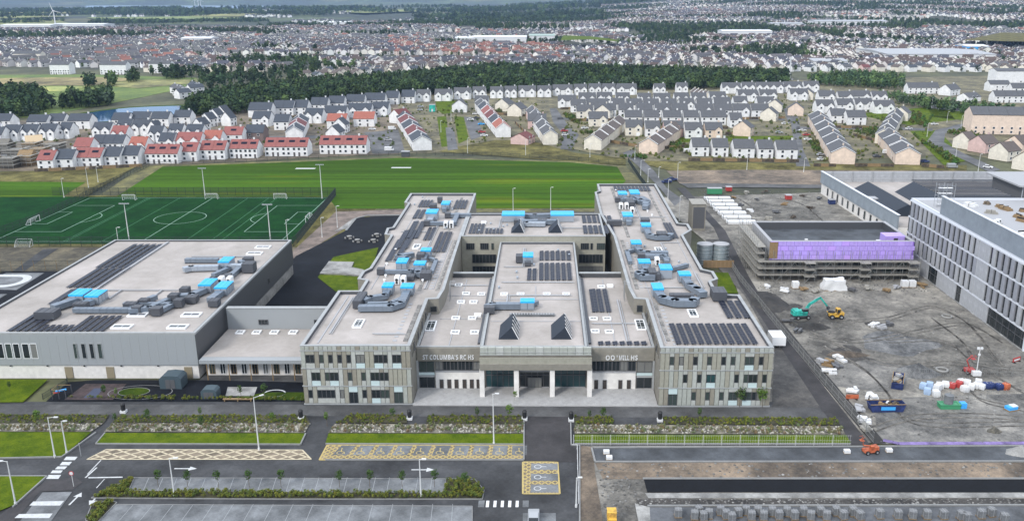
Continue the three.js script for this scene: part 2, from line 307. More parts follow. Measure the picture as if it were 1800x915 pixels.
// ---------------------------------------------------------------- playing fields
{
  const S = 512, d = new Uint8Array(S * S * 4);
  for (let j = 0; j < S; j++) for (let i = 0; i < S; i++) {
    const band = vnoise(3, j / 11, 0, 61) * .5 + vnoise(i / 90, j / 3.4, 0, 62) * .5, g = .55 + .43 * band + .1 * vnoise(i * .9, j * .9, 0, 63), dry = Math.max(0, vnoise(i / 40, j / 14, 0, 64) - .72) * 1.1;
    const k = (j * S + i) * 4; d[k] = Math.min(255, 255 * (g * .8 + dry)); d[k + 1] = Math.min(255, 255 * (g * .95 + dry * .35)); d[k + 2] = 255 * g * .7; d[k + 3] = 255;
  }
  const t = new THREE.DataTexture(d, S, S); t.wrapS = t.wrapT = THREE.RepeatWrapping; t.magFilter = THREE.LinearFilter; t.minFilter = THREE.LinearMipmapLinearFilter; t.generateMipmaps = true; t.colorSpace = THREE.SRGBColorSpace; t.needsUpdate = true; t.repeat.set(1 / 640, 1 / 260); t.offset.set(.5, 0);
  mat('mown', lin(.1, .155, .014), { spec: .12 }).map = t;
}
sheet('field_margin', [[-185.08,-352.75],[-196.12,-421.65],[-114.36,-436.98],[-75.69,-446.69],[11.99,-433.83],[39.32,-420.18],[43.32,-380.01],[22.33,-327.09],[-81.22,-325.26]], .14, mat('dryGrass', lin(.24, .23, .08), { tex: 'soil', m: 30 }));
sheet('playing_field', [[-177.36,-353.81],[-185.72,-418.71],[-113.58,-433.83],[-75.04,-442.59],[11.9,-430.72],[35.05,-418.71],[36.2,-384.94],[20.9,-332.7],[-81.18,-331.75],[-90.21,-353.81]], .18, M.mown);
sheet('field_margin', [[-225.18,-287.86],[-304.49,-397.81],[-242.22,-408.71],[-198.8,-420.18],[-190.31,-353.81],[-194.33,-315.52]], .14, M.rough);
sheet('playing_field', [[-237.32,-304.69],[-295.2,-384.94],[-204.73,-382.46],[-199.74,-353.81],[-197.83,-321.65]], .18, M.mown);
for (const [u0, z0] of [[[-119.84,-412.94], 0], [[-74.17,-415.08], 0]]) sheet('wicket_strip', rect(u0[0], u0[0] + 9.5, u0[1], u0[1] - 2.6), .2, M.linePaint);
// synthetic pitch with its markings
{
  const x0 = -205, xr = -84.6, zf = -353, zn = -281.5;
  sheet('pitch_surround', rect(-260, -66, zn + 3.5, zf - 3), .16, M.rough);
  sheet('synthetic_pitch', [[x0 - 40, zn], [xr, zn], [-88.4, zf], [x0 - 20, zf]], .2, M.turf);
  const L = [], W = .24, y = .225, cx = -136.5, cz = (zn + zf) / 2, xl = -187, xR = -89.5, zN = zn - 3, zF = zf + 2.5;
  L.push(ribbon(rect(xl, xR, zN, zF), W, y, true), ribbon([[cx, zN], [cx, zF]], W, y));
  const arc = (x, z, r, a0, a1) => { const P = []; for (let i = 0; i <= 28; i++) { const a = a0 + (a1 - a0) * i / 28; P.push([x + Math.cos(a) * r, z + Math.sin(a) * r]); } L.push(ribbon(P, W, y)); };
  arc(cx, cz, 9.2, 0, 6.2832); arc(xl + 11, cz, 9.2, -.93, .93); arc(xR - 11, cz, 9.2, 3.1416 - .93, 3.1416 + .93);
  for (const [x, s] of [[xl, 1], [xR, -1]]) { L.push(ribbon([[x, cz - 20], [x + s * 16.5, cz - 20], [x + s * 16.5, cz + 20], [x, cz + 20]], W, y), ribbon([[x, cz - 9], [x + s * 5.5, cz - 9], [x + s * 5.5, cz + 9], [x, cz + 9]], W, y)); }
  land('pitch_markings', mg(L), M.turfLine);
  const K = []; for (const x of [-162, -150, -122, -110]) K.push(ribbon([[x, zN], [x, zF]], .16, y - .008)); K.push(ribbon([[xl + 24, zF], [xl + 24, zN]], .16, y - .008), ribbon([[xR - 24, zF], [xR - 24, zN]], .16, y - .008));
  land('small_pitch_markings', mg(K), mat('turfLineFaint', lin(.06, .2, .1)));
}
// ground behind the sports hall, courts on the left
sheet('worn_ground', [[-175.15,-251.89],[-192.15,-278.7],[-82.49,-278.02],[-77.69,-255.34],[-112.28,-249.63]], .1, mat('wornGround', lin(.19, .165, .11), { tex: 'soil', m: 25 }));
sheet('path', [[-160.12,-247.42],[-164.81,-275.32],[-160.12,-275.99],[-157.08,-247.42]], .17, M.asphalt);
sheet('path', [[-143.39,-253.03],[-144.01,-262.51],[-139.9,-262.51],[-137.86,-253.03]], .17, M.asphalt);
sheet('sports_court', [[-153.69,-188.75],[-176.05,-219.75],[-163.11,-251.32],[-140.45,-251.32],[-134.63,-201.29]], .17, M.asphaltYard);
for (const P of [[[-164.33,-234.83],[-161.77,-249.63],[-150.34,-249.63],[-149.54,-233.83]], [[-144.08,-233.83],[-144.37,-249.63],[-141.29,-249.63],[-139.25,-233.83]], [[-157.63,-224.27],[-160.91,-229.44],[-150.1,-230.4],[-149.95,-225.66]], [[-149.33,-211.18],[-143.77,-217.11],[-144.38,-230.4],[-140.89,-230.4],[-141.53,-212.85]]]) sheet('court_panel', P, .2, M.bayGrey);
{ const P = [], Q = []; const c = [-158.94,-242.02]; for (let i = 0; i <= 16; i++) { const a = -1.571 + i / 16 * 3.1416; P.push([c[0] + 3 + Math.cos(a) * 5.2, c[1] + Math.sin(a) * 6]); Q.unshift([c[0] + 3 + Math.cos(a) * 3, c[1] + Math.sin(a) * 3.8]); } sheet('court_marking', [[c[0] - 9, c[1] - 6], ...P, [c[0] - 9, c[1] + 6], [c[0] - 9, c[1] + 3.8], ...Q, [c[0] - 9, c[1] - 3.8]], .22, M.linePaint); }
// yard between hall and school
sheet('school_ground', rect(-75, 48, -160, -330), .06, M.asphaltOld);
sheet('brown_ground', [[-82.34,-267.5],[-80.55,-327.09],[-52.65,-330.81],[-50.86,-321.65],[-68.18,-319.88],[-75.63,-280.77],[-78.76,-264.36]], .18, mat('pinkGround', lin(.26, .2, .165), { tex: 'patch', m: 14 }));
sheet('tarmac_yard', [[-78.04,-217.55],[-79.62,-267.5],[-75.63,-280.77],[-70.52,-299.14],[-71.03,-318.12],[-51.29,-321.65],[-50.17,-287.86],[-52.52,-211.18]], .2, M.asphaltYard);
land('yard_kerb', rail([[-70.52,-299.14],[-70.67,-316.38],[-67.28,-320.76],[-52.15,-321.65]], .8, .1, .34), M.kerb);
land('concrete_ramp', prism([[-74.19,-297.59],[-71.55,-315.52],[-67.24,-321.65],[-70.46,-316.38],[-71.03,-301.5]], .1, .26), M.concrete);
sheet('yard_lawn', [[-67.16,-245.23],[-67.33,-266.24],[-65.22,-268.14],[-55.05,-277.34],[-52.78,-255.34],[-52.14,-238.89],[-51.74,-232.84],[-58.83,-232.35]], .26, M.lawn);
land('seating_terrace', prism([[-67.16,-247.97],[-67.32,-260.08],[-59.4,-259.48],[-58.98,-254.18],[-54.6,-251.32],[-54.85,-245.78],[-60.6,-247.42]], .2, .7), M.concrete);
// ---------------------------------------------------------------- ground in front of the school
sheet('forecourt', [[-142.24,-163.16],[47.53,-163.16],[56.76,-164.75],[57.22,-145.17],[6.54,-144.96],[5.34,-114.07],[-104.99,-114.07]], .1, M.asphalt);
sheet('service_road', [[-141.25,-161.86],[-49.64,-161.86],[-48.92,-161.35],[45.72,-160.58],[55.51,-160.58],[56.34,-155.86],[-138,-157.57]], .13, M.asphaltOld);
M.asphaltOld2 = mat('pathTarmac', lin(.055, .05, .052), { tex: 'patch', m: 21 });
sheet('drive', [[-4.17,-156.59],[5.06,-156.35],[4.84,-144.74],[6.27,-143.48],[6.1,-138.98],[2.64,-138.98],[-3.77,-139.38]], .155, M.asphaltOld2);
sheet('side_road', [[45.95,-160.58],[54.31,-191.5],[55.53,-228.96],[52.96,-255.34],[54.84,-287.86],[61.64,-287.86],[58.36,-249.63],[58.53,-195.74],[55.74,-160.58]], .14, mat('sideRoad', lin(.15, .145, .145), { tex: 'soil', m: 34 }));
sheet('dark_footway', [[55.74,-160.58],[56.07,-238.89],[60.57,-303.09],[57.06,-370.5],[60.74,-370.5],[63.87,-299.14],[60.47,-246.87],[58.59,-196.46],[60.39,-145.17],[56.17,-145.17]], .16, M.asphaltOld2);
land('planting_bed', mg([flat([[-138,-157.57],[-86.55,-157.08],[-85.94,-153.48],[-135.07,-153.71]], .3), flat([[-84.74,-156.84],[-47.39,-156.84],[-45.74,-153.48],[-84.5,-153.71]], .3), flat([[-38.58,-157.33],[-27.8,-157.08],[-26.8,-153.48],[-40.76,-153.48]], .3), flat([[-23.25,-156.84],[-4.17,-156.59],[-4.09,-153.24],[-23.23,-153.24]], .3), flat([[5.85,-156.35],[13.28,-156.35],[13.49,-153.24],[5.75,-153.24]], .3), flat([[23.26,-156.11],[57.16,-155.62],[57.29,-152.54],[23.2,-153.01]], .3)]), M.bed);
land('rock_bed', mg([flat([[-134.89,-153.48],[-86.05,-153.48],[-86.66,-150.01],[-132.44,-150.24]], .28), flat([[-84.17,-153.48],[-45.74,-153.48],[-45.71,-149.56],[-84.27,-150.01]], .28), flat([[-40.92,-153.24],[-4.09,-153.01],[-4,-149.34],[-41.37,-149.56]], .28), flat([[5.74,-153.01],[57.21,-152.31],[57.07,-148.89],[5.62,-149.34]], .28)]), M.stone);
for (const P of [[[-132.27,-150.01],[-86.54,-149.79],[-87.31,-140.59],[-123.9,-138.98]], [[-83.62,-145.6],[-83.83,-149.56],[-45.65,-149.34],[-45.45,-145.38]], [[-41.21,-149.34],[-4,-149.11],[-3.91,-145.38],[-40.86,-145.6]], [[5.61,-148.89],[57.11,-148.67],[56.94,-145.6],[5.5,-145.6]], [[-120.1,-133.98],[-86.38,-133.98],[-86.96,-124.83],[-90.21,-120.8],[-107.2,-116.98]], [[-141.06,-161.6],[-150.21,-173.67],[-107.79,-173.67],[-106.91,-162.64]], [[50.85,-249.63],[54.95,-249.63],[54.05,-230.88],[48.64,-230.88]]]) sheet('lawn', P, .3, M.lawn);
for (const P of [[[-123.9,-138.98],[-87.31,-140.59],[-85.68,-149.79]], [[-83.51,-145.38],[-45.4,-145.17]], [[-45.54,-149.34],[-45.4,-145.17]], [[-83.83,-149.56],[-83.51,-145.38]], [[-40.8,-145.38],[-3.91,-145.17]], [[5.5,-145.38],[56.87,-145.38]], [[-4.15,-155.86],[-3.78,-139.58],[-39.41,-139.58]], [[5.05,-155.86],[4.85,-144.96],[6.43,-144.96],[5.26,-114.07]], [[-86.38,-133.98],[-86.77,-124.5]], [[-120.1,-133.98],[-86.38,-133.98]]]) land('kerb', rail(P, .25, .08, .36), M.kerb);
// painted bays and hatching
function hatch(P, y, sp, w, rise = .55) {   // lattice of painted diagonals clipped to a convex area
  const [x0, x1, z0, z1] = bounds(P), gs = [], dz = z1 - z0, run = dz / rise;
  for (const s of [1, -1]) for (let x = x0 - run; x < x1 + run; x += sp) {
    let a = null, b = null; for (let k = 0; k <= 40; k++) { const p = [x + s * (k / 40 - .5) * run, z0 + dz * k / 40]; if (inside(p, P)) { a = a || p; b = p; } }
    if (a && b && a !== b) gs.push(ribbon([a, b], w, y));
  }
  return mg(gs);
}
{
  const A = [[-80.69,-143.48],[-44.57,-143.27],[-42.04,-139.88],[-82.44,-139.88]]; sheet('hatched_bay', A, .14, M.hatchBase); land('hatch_markings', mg([hatch(A, .15, 3.4, .3), ribbon(A, .25, .152, true)]), mat('creamPaint', lin(.5, .43, .3)));
  const B = [[-40.44,-145.17],[-3.9,-144.96],[-3.78,-139.68],[-40.56,-139.68]]; sheet('accessible_bays', B, .14, M.hatchBase); land('hatch_markings', mg([hatch(B, .15, 1.15, .26, 1), ribbon(B, .3, .152, true)]), M.yellowPaint);
  const [bx0, bx1, bz0, bz1] = bounds(B);
  for (let i = 0; i < 10; i++) {
    const x = [-38.61,-141.4][0] + i * 3.62, w = 2.7, zb = bz0 + .3, zc = bz1 - 1.7;
    const sk = (1 - i / 9) * .9; sheet('parking_bay', [[x + sk, zb], [x + w + sk, zb], [x + w, zc], [x, zc]], .16, M.bayGrey);
    const c = [x + w / 2, zc - 1]; land('wheelchair_symbol', mg([ribbon([[c[0] - .1, c[1] - 1.1], [c[0] - .05, c[1] - .2], [c[0] + .5, c[1] - .15], [c[0] + .75, c[1] + .55]], .16, .166), ribbon(Array.from({ length: 13 }, (_, k) => [c[0] - .1 + Math.cos(.2 + k * .42) * .62, c[1] + .15 + Math.sin(.2 + k * .42) * .6]), .14, .166), flat(rect(c[0] - .25, c[0] + .05, c[1] - 1.5, c[1] - 1.2), .166)]), M.yellowPaint);
  }
  const C = [[-3.97,-138.98],[2.24,-138.98],[2.48,-128.57],[-3.71,-128.57]]; sheet('accessible_bays', C, .14, M.hatchBase); land('hatch_markings', mg([hatch(C, .15, 1.15, .24, 1), ribbon(C, .3, .152, true)]), M.yellowPaint);
  for (const [v0, v1] of [[815, 826], [833, 845], [852, 866]]) { const a = [-2.46,-133.61][0], b = [2.26,-133.61][0]; const z0 = { 815: [-2.53,-138.39][1], 833: [-2.48,-134.92][1], 852: [-2.43,-131.41][1] }[v0], z1 = { 826: [-2.5,-136.25][1], 845: [-2.44,-132.68][1], 866: [-2.39,-128.92][1] }[v1]; sheet('parking_bay', rect(a, b, z0, z1), .16, M.bayGrey); land('wheelchair_symbol', mg([ribbon(Array.from({ length: 13 }, (_, k) => [a + 1.2 + Math.cos(k * .52) * .6, (z0 + z1) / 2 + Math.sin(k * .52) * .6]), .14, .166), ribbon([[a + 1.8, (z0 + z1) / 2], [a + 2.7, (z0 + z1) / 2]], .14, .166)]), M.linePaint); }
}
// block-paved bays, one paved row after another, with their dividing lines
for (const [P, n] of [[[[-71.02,-133.61],[-17.08,-133.23],[-16.95,-128.57],[-70.11,-129.44]], 22], [[[-70.75,-125.33],[-11.89,-124.83],[-11.03,-114.07],[-71.38,-114.07]], 18]]) {
  sheet('parking_court', P, .15, M.bayGrey);
  const gs = []; for (let i = 1; i < n; i++) { const t = i / n; gs.push(ribbon([[P[0][0] + (P[1][0] - P[0][0]) * t, P[0][1] - .1], [P[3][0] + (P[2][0] - P[3][0]) * t, P[3][1] + (P[2][1] - P[3][1]) * t]], .07, .16)); }
  land('bay_lines', mg(gs), mat('bayLine' + n, lin(.3, .31, .32)));
  land('kerb', rail([...P, P[0]], .13, .08, .22), M.kerb);
}
for (const P of [[[-75.31,-127.19],[-71.64,-133.23],[-71.02,-133.61],[-70.11,-129.44],[-62.95,-129.27],[-16.97,-128.74],[-17.08,-133.23],[-12.04,-132.87],[-10.26,-129.62],[-10.36,-126.85],[-43.13,-126.85]], [[-73.04,-120.8],[-74.14,-124.83],[-72.15,-126.51],[-70.43,-125.83],[-70.92,-119.25]]]) { sheet('hedge_bed', P, .22, M.bed); land('kerb', rail([...P, P[0]], .13, .08, .28), M.kerb); }
// junction on the left: crossing, arrows, footway and grey crossing bars
sheet('footway', [[-88.31,-117.73],[-87.15,-125.16],[-85.76,-132.5],[-81.64,-133.98],[-79.23,-132.13],[-79.88,-129.62],[-84.96,-129.27],[-84.34,-120.8],[-83.88,-117.73]], .15, M.asphaltOld2);
sheet('crossing_plateau', [[-83,-117.73],[-84.38,-128.92],[-79.51,-129.09],[-78.04,-117.73]], .17, M.bayGrey);
for (const P of [[[-84.37,-126.17],[-79.39,-126.34],[-79.34,-125],[-84.36,-125]], [[-84.62,-122.55],[-79.31,-122.71],[-79.17,-121.43],[-84.71,-121.43]]]) sheet('painted_bar', P, .18, M.linePaint);
for (const [a, b, v0, v1] of [[113, 136, 803, 809], [106, 126, 812, 818], [97, 118, 820, 825], [88, 110, 827, 832], [80, 106, 835, 842]]) { const P = { 113: [[-86.6,-140.79],[-84.54,-140.79],[-84.43,-139.58],[-86.47,-139.58]], 106: [[-86.36,-138.98],[-84.63,-138.98],[-84.52,-137.8],[-86.24,-137.8]], 97: [[-86.34,-137.41],[-84.62,-137.41],[-84.62,-136.44],[-86.32,-136.44]], 88: [[-86.51,-136.06],[-84.71,-136.06],[-84.61,-135.11],[-86.4,-135.11]], 80: [[-86.39,-134.54],[-84.21,-134.54],[-84.01,-133.23],[-86.17,-133.23]] }[a]; sheet('zebra_bar', P, .16, M.linePaint); }
for (const P of [[[-79.85,-134.73],[-79.84,-139.58],[-79.63,-139.58],[-79.65,-134.73]], [[-79.68,-133.61],[-79.39,-137.02],[-79.09,-137.02],[-79.39,-133.61]], [[-79.09,-133.79],[-73.26,-133.98],[-73.09,-133.61],[-78.9,-133.42]], [[-76.1,-130.33],[-76.06,-133.23],[-75.96,-133.23],[-75.91,-130.33]]]) sheet('give_way_line', P, .16, M.linePaint);
function arrow(a, b, w) { const dx = b[0] - a[0], dz = b[1] - a[1], L = Math.hypot(dx, dz), ux = dx / L, uz = dz / L, h = Math.min(L * .35, 2.2), q = [b[0] - ux * h, b[1] - uz * h]; return mg([ribbon([a, q], w, .165), flat([[b[0], b[1]], [q[0] - uz * w * 2.4, q[1] + ux * w * 2.4], [q[0] + uz * w * 2.4, q[1] - ux * w * 2.4]], .165)]); }
for (const [a, b] of [[[-77.94,-125.16], [-77.79,-128.92]], [[-74.55,-128.92], [-74.68,-125.16]], [[-65.37,-136.63], [-61.36,-136.63]], [[-23.5,-136.25], [-19.4,-136.25]]]) land('road_arrow', arrow(a, b, .3), M.linePaint);
for (const u of [[-9.43,-125.5], [-8.21,-125.5], [-7,-125.5], [-5.79,-125.5], [-4.57,-125.5]]) sheet('zebra_bar', rect(u[0] - .25, u[0] + .25, u[1] + .95, u[1] - .95), .16, M.white);
for (const u of [[-10.45,-125.5], [-3.17,-125.5]]) sheet('tactile_paving', rect(u[0] - .5, u[0] + .5, u[1] + 1, u[1] - 1), .17, M.bayGrey);
sheet('parking_bay', [[-3.58,-122.87],[1.74,-122.87],[1.72,-114.07],[-3.36,-114.07]], .17, M.bayGrey);
// ---------------------------------------------------------------- building site ground
sheet('site_ground', [[43, -146], [300, -146], [300, -352], [150, -366], [44, -352], [58, -262]], .08, M.soil);
sheet('site_foreground', [[6.43,-144.96],[99.33,-144.96],[79.56,-111.27],[5.15,-111.27]], .08, M.soil);
sheet('earth_strip', [[8.94,-138.79],[95.71,-138.79],[92.45,-133.23],[10.01,-133.23]], .12, M.soilBrown);
sheet('earth_strip', [[6.43,-144.96],[8.82,-144.32],[8.76,-135.49],[9.22,-120.8],[8.79,-114.07],[5.26,-114.07]], .13, M.soilBrown);
sheet('new_road', [[8.91,-143.9],[99.08,-144.53],[95.94,-139.18],[9.05,-138.98]], .15, mat('newRoad', lin(.1, .108, .12), { tex: 'patch', m: 26 }));
sheet('black_asphalt_strip', [[17.06,-133.05],[92.34,-133.05],[89.97,-129.01],[17.19,-129.01]], .15, M.asphaltNew);
sheet('concrete_strip', [[16.78,-128.74],[89.92,-128.92],[89,-127.36],[17.18,-127.19]], .16, M.concrete);
sheet('rubble_strip', [[15.07,-126.85],[88.8,-127.02],[87.81,-125.33],[15.55,-125.16]], .17, M.soilDark);
sheet('storage_area', [[16.87,-124.5],[87.52,-124.83],[79.56,-111.27],[15.79,-111.27]], .17, mat('storeGrey', lin(.15, .157, .17), { tex: 'patch', m: 18 }));
sheet('concrete_apron', [[14.76,-125.66],[17.06,-124.5],[16.21,-114.07],[14.83,-114.07]], .18, M.concrete);
for (const P of [[[8.59,-143.9],[8.95,-138.98]], [[8.91,-144],[99.2,-144.74]], [[8.95,-138.89],[95.88,-139.08]], [[16.88,-133.23],[92.45,-133.23]], [[16.72,-124.83],[87.66,-125.08]]]) land('site_kerb', rail(P, .35, .1, .34), M.kerb);
sheet('wet_gravel_patch', Array.from({ length: 22 }, (_, i) => { const a = i / 22 * 6.283, c = [84.16,-194.66]; return [c[0] + Math.cos(a) * 9 * (1 + .2 * Math.sin(a * 3 + 1)), c[1] + Math.sin(a) * 7 * (1 + .18 * Math.cos(a * 4))]; }), .11, M.gravel);
sheet('tarmac_patch', Array.from({ length: 26 }, (_, i) => { const a = i / 26 * 6.283, c = [68.15,-177.54]; return [c[0] + Math.cos(a) * 13 * (1 + .15 * Math.sin(a * 3 + 2)), c[1] + Math.sin(a) * 9 * (1 + .14 * Math.cos(a * 5))]; }), .1, mat('siteGrey', lin(.36, .355, .35), { tex: 'soil', m: 33 }));
sheet('tarmac_patch', [[67.95,-164.75],[106.55,-167.45],[94.05,-144.96],[62.13,-145.6]], .09, M.siteGrey);
land('gravel_edge', ribbon([[59.11,-287.86],[58.2,-244.15],[59.76,-195.74],[62.24,-145.6]], 2.6, .13), M.soilDark);
for (const [c, r] of [[[67.09,-206.33], 4.2], [[83.62,-206.33], 2.4], [[70.39,-188.08], 4.8], [[65.68,-219.75], 3]]) sheet('mud_patch', Array.from({ length: 18 }, (_, i) => { const a = i / 18 * 6.283; return [c[0] + Math.cos(a) * r * (1 + .3 * Math.sin(a * 3 + r)), c[1] + Math.sin(a) * r * (1 + .25 * Math.cos(a * 4 + r))]; }), .12, M.soilDark);

// tyre tracks pressed into the site, and loose stone
mat('track', lin(.28, .27, .26), { spec: .2, tex: 'soil', m: 9 });
for (const P of [[[64.38,-199.41],[74.29,-195.74],[90.22,-201.29],[106.97,-207.12],[109.93,-195.74]], [[61.91,-211.18],[68.81,-195.74],[77.44,-182.2],[95.45,-182.2],[100.58,-167.45]], [[75.91,-209.14],[88.31,-211.18],[103.68,-219.75],[107.38,-211.18],[103.17,-182.2]], [[66.35,-192.19],[71.2,-179.07],[71.91,-167.45],[71.58,-154.66],[93.25,-153.48]], [[100.05,-211.18],[100.07,-192.19],[89.74,-164.75],[96.44,-159.57]], [[61.03,-150.01],[72.06,-155.86],[83.84,-157.08],[94.5,-155.86]], [[89.98,-353.81],[101.26,-343.45],[102.85,-311.27]], [[79.44,-348.56],[86.19,-319.88],[102.03,-315.52]], [[82.52,-195.74],[96.23,-195.74],[98.02,-182.2],[106.67,-179.07]]]) {
  const c = new THREE.CatmullRomCurve3(P.map(q => new THREE.Vector3(q[0], 0, q[1]))).getPoints(30).map(v => [v.x, v.z]);
  land('tyre_track', mg([ribbon(c.map(q => [q[0], q[1] - .9]), .5, .125), ribbon(c.map(q => [q[0], q[1] + .9]), .5, .125)]), M.track);
}
// ---------------------------------------------------------------- school: wings, back block, entrance block
const school = thing('school_building', 'large beige panelled school with two long wings, courtyards and pale flat roofs', 'school', [-1.8, 0, -200]);
const winGeo = {};
function windowPart(parent, x, y, z, w, h, turn, glassM = M.glass, frameM = M.frame, mull = 0, dep = .18, name = 'window') {   // frame with a recessed pane as sub-part
  const key = [w.toFixed(2), h.toFixed(2), mull].join();
  const g = winGeo[key] || (winGeo[key] = [mg([span(-w / 2, -w / 2 + .09, 0, h, -.05, .1), span(w / 2 - .09, w / 2, 0, h, -.05, .1), span(-w / 2 + .09, w / 2 - .09, 0, .09, -.05, .1), span(-w / 2 + .09, w / 2 - .09, h - .09, h, -.05, .1), ...Array.from({ length: mull }, (_, i) => { const q = -w / 2 + w * (i + 1) / (mull + 1); return span(q - .05, q + .05, .09, h - .09, -.03, .08); })]), span(-w / 2 + .08, w / 2 - .08, .08, h - .08, -.04, .02)]);
  const hv = hash2(Math.round(x * 7), Math.round(y * 5), 23), f = part(name, g[0], frameM, parent), p = part('pane', g[1], glassM !== M.glass ? glassM : hv < .16 ? M.glassBlind : hv < .42 ? M.glassGreen : M.glass, f); f.position.set(x - parent.position.x, y - parent.position.y, z - parent.position.z); f.rotation.y = turn; return f;
}
function flatRoof(th, P, deck, top, wallM, th2 = .6, copM = M.coping) {
  partW('wall', prism(P, 0, deck), wallM, th); partW('roof', flat(inset(P, th2 - .02), deck + .03), M.roofDeck, th);
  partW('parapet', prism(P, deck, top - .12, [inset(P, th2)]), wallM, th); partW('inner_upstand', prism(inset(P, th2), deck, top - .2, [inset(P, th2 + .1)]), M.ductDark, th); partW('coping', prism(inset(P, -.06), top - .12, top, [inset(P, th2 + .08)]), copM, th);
}
const LW = [[-49, -162], [-27, -162], [-27, -190], [-24.6, -190.4], [-24, -197], [-24.4, -245], [-24.4, -302], [-47.5, -302], [-47.5, -288], [-46, -287], [-46, -255], [-47.5, -254], [-47, -247], [-45, -246], [-45, -214], [-46.3, -211], [-46.3, -205], [-44, -204], [-44, -196], [-49, -196]];
const RW = [[23, -161], [45.5, -161], [45.5, -193], [40.6, -193.5], [40.6, -203], [42.7, -205], [42.7, -211], [40.3, -213], [40.3, -246], [43.8, -252], [43.8, -259], [41, -260], [41, -318], [19.3, -318], [19.3, -306], [17.7, -304], [17.7, -272], [20, -245], [20, -198], [20.6, -190.4], [23.2, -190]];
flatRoof(school, LW, 12.2, 13, M.wallTaupe); flatRoof(school, RW, 12.2, 13, M.wallTaupe);
flatRoof(school, rect(-24.3, 17.6, -245, -272.4), 12.3, 12.95, M.panelA, .45);
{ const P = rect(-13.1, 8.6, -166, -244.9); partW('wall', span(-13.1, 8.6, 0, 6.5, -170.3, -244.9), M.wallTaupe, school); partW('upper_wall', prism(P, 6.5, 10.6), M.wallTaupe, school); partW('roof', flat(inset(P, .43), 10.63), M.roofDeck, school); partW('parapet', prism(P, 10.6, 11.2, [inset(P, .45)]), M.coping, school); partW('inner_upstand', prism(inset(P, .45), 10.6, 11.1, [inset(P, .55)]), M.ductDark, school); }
flatRoof(school, rect(-26.9, -13.2, -169.6, -218.4), 9.1, 9.65, M.wallTaupe, .4); flatRoof(school, rect(8.7, 22.9, -169.3, -218.2), 9.1, 9.65, M.wallTaupe, .4);
for (const [a, b] of [[-24, -13.3], [8.8, 19.9]]) { partW('upstand', span(a, b, 9.12, 10.3, -217.9, -217.6), M.cladDark, school); partW('upstand_cap', span(a, b, 10.3, 10.5, -218.4, -217.3), M.coping, school); }
// dark gutters beside the entrance block and expansion lines on the roofs
for (const x of [-13.75, 9.3]) partW('gutter', span(x - .55, x + .55, 9.13, 9.5, -172, -216), M.ductDark, school);
for (const [x0, x1, z0, z1, y] of [[-46, -28, -164.2, -164.4, 12.24], [-46.4, -46.1, -165, -194, 12.24], [-42, -41.8, -199, -300, 12.24], [-27, -26.8, -199, -243, 12.24], [24.6, 24.8, -165, -240, 12.24], [38, 38.2, -199, -245, 12.24], [-20.4, -20.2, -171, -216, 9.15], [-24, -14.5, -187, -187.2, 9.15], [-24, -14.5, -203, -203.2, 9.15], [14.8, 15, -171, -216, 9.15], [-12, 8, -196, -196.25, 10.65], [-12, 8, -181.5, -181.7, 10.65], [-2.4, -2.2, -197, -206, 10.65]]) partW('roof_seam', span(x0, x1, y, y + .1, z0, z1), M.tray, school);
for (const [x, z0, z1] of [[-28.6, -166, -188], [-30.2, -198, -243], [-25.9, -198, -243], [-29, -248, -298], [25.2, -166, -189], [22.2, -199, -243], [24.4, -246, -314], [37.2, -262, -314]]) {   // gravel walkway strips
  partW('roof_walkway', span(x - .45, x + .45, 12.24, 12.34, z0, z1), mat('gravelStrip' + x + z0, lin(.5, .49, .49), { tex: 'soil', m: 5 }), school);
}
// panelled front of each wing
const TONE = [M.panelA, M.panelB, M.panelC, M.panelD];
function wingFront(x0, x1, z, storeys) {
  const n = 24, w = (x1 - x0) / n, j = .045, pg = {}, pan = (i, k, y0, y1, m) => {
    const key = k + '_' + (y1 - y0).toFixed(2); const g = pg[key] || (pg[key] = metreUV(new THREE.BoxGeometry(w * k - j * 2, y1 - y0 - .04, .14).translate(0, (y1 - y0) / 2, 0)));
    const o = part('facade_panel', g, m, school); o.position.set(x0 + w * (i + k / 2) - school.position.x, y0, z + .09 - school.position.z); return o;
  };
  partW('joint_backing', span(x0 + .02, x1 - .02, .35, 12.85, z - .1, z + .012), M.joint, school);
  partW('plinth', span(x0 - .1, x1 + .1, 0, .35, z - .2, z + .25), M.coping, school);
  for (let i = 0; i < n; i += 2) { pan(i, 1, 12.05, 12.86, TONE[Math.floor(hash2(i, 1, x0 | 0) * 2.3)]); pan(i + 1, 1, 12.05, 12.86, TONE[1 + 2 * Math.floor(hash2(i, 5, x0 | 0) * 2)]); }
  const base = [8.1, 4.25, .4];
  storeys.forEach((W, s) => {
    const y = base[s], top = y + 3.75;
    partW('string_course', span(x0 - .12, x1 + .12, top + .02, top + .2, z - .05, z + .26), M.coping, school);
    const has = new Array(n).fill(0);
    for (const [a, k, kind] of W) {
      for (let i = a; i < a + k; i++) has[i] = 1;
      const pale = kind === 'w' || kind === 't';
      if (kind === 'd') { windowPart(school, x0 + w * (a + k / 2), y - .05, z + .02, w * k - .06, 2.5, 0, M.glass, M.frame, 1, .18, 'door'); pan(a, k, y + 2.5, top, M.panelGlass); continue; }
      windowPart(school, x0 + w * (a + k / 2), y + 1.15, z + .03, w * k - .08, 1.8, 0, kind === 't' ? M.glassTeal : M.glass, M.frame, k - 1);
      pan(a, k, y + 2.98, top, pale ? M.panelD : TONE[Math.floor(hash2(a, s, 3) * 4)]); pan(a, k, y + .02, y + 1.12, pale ? M.panelGlass : M.panelD);
    }
    for (let i = 0; i < n; i++) if (!has[i]) pan(i, 1, y + .02, top, TONE[Math.floor(hash2(i, s, (x0 | 0) + 9) * 3.4)]);
  });
}
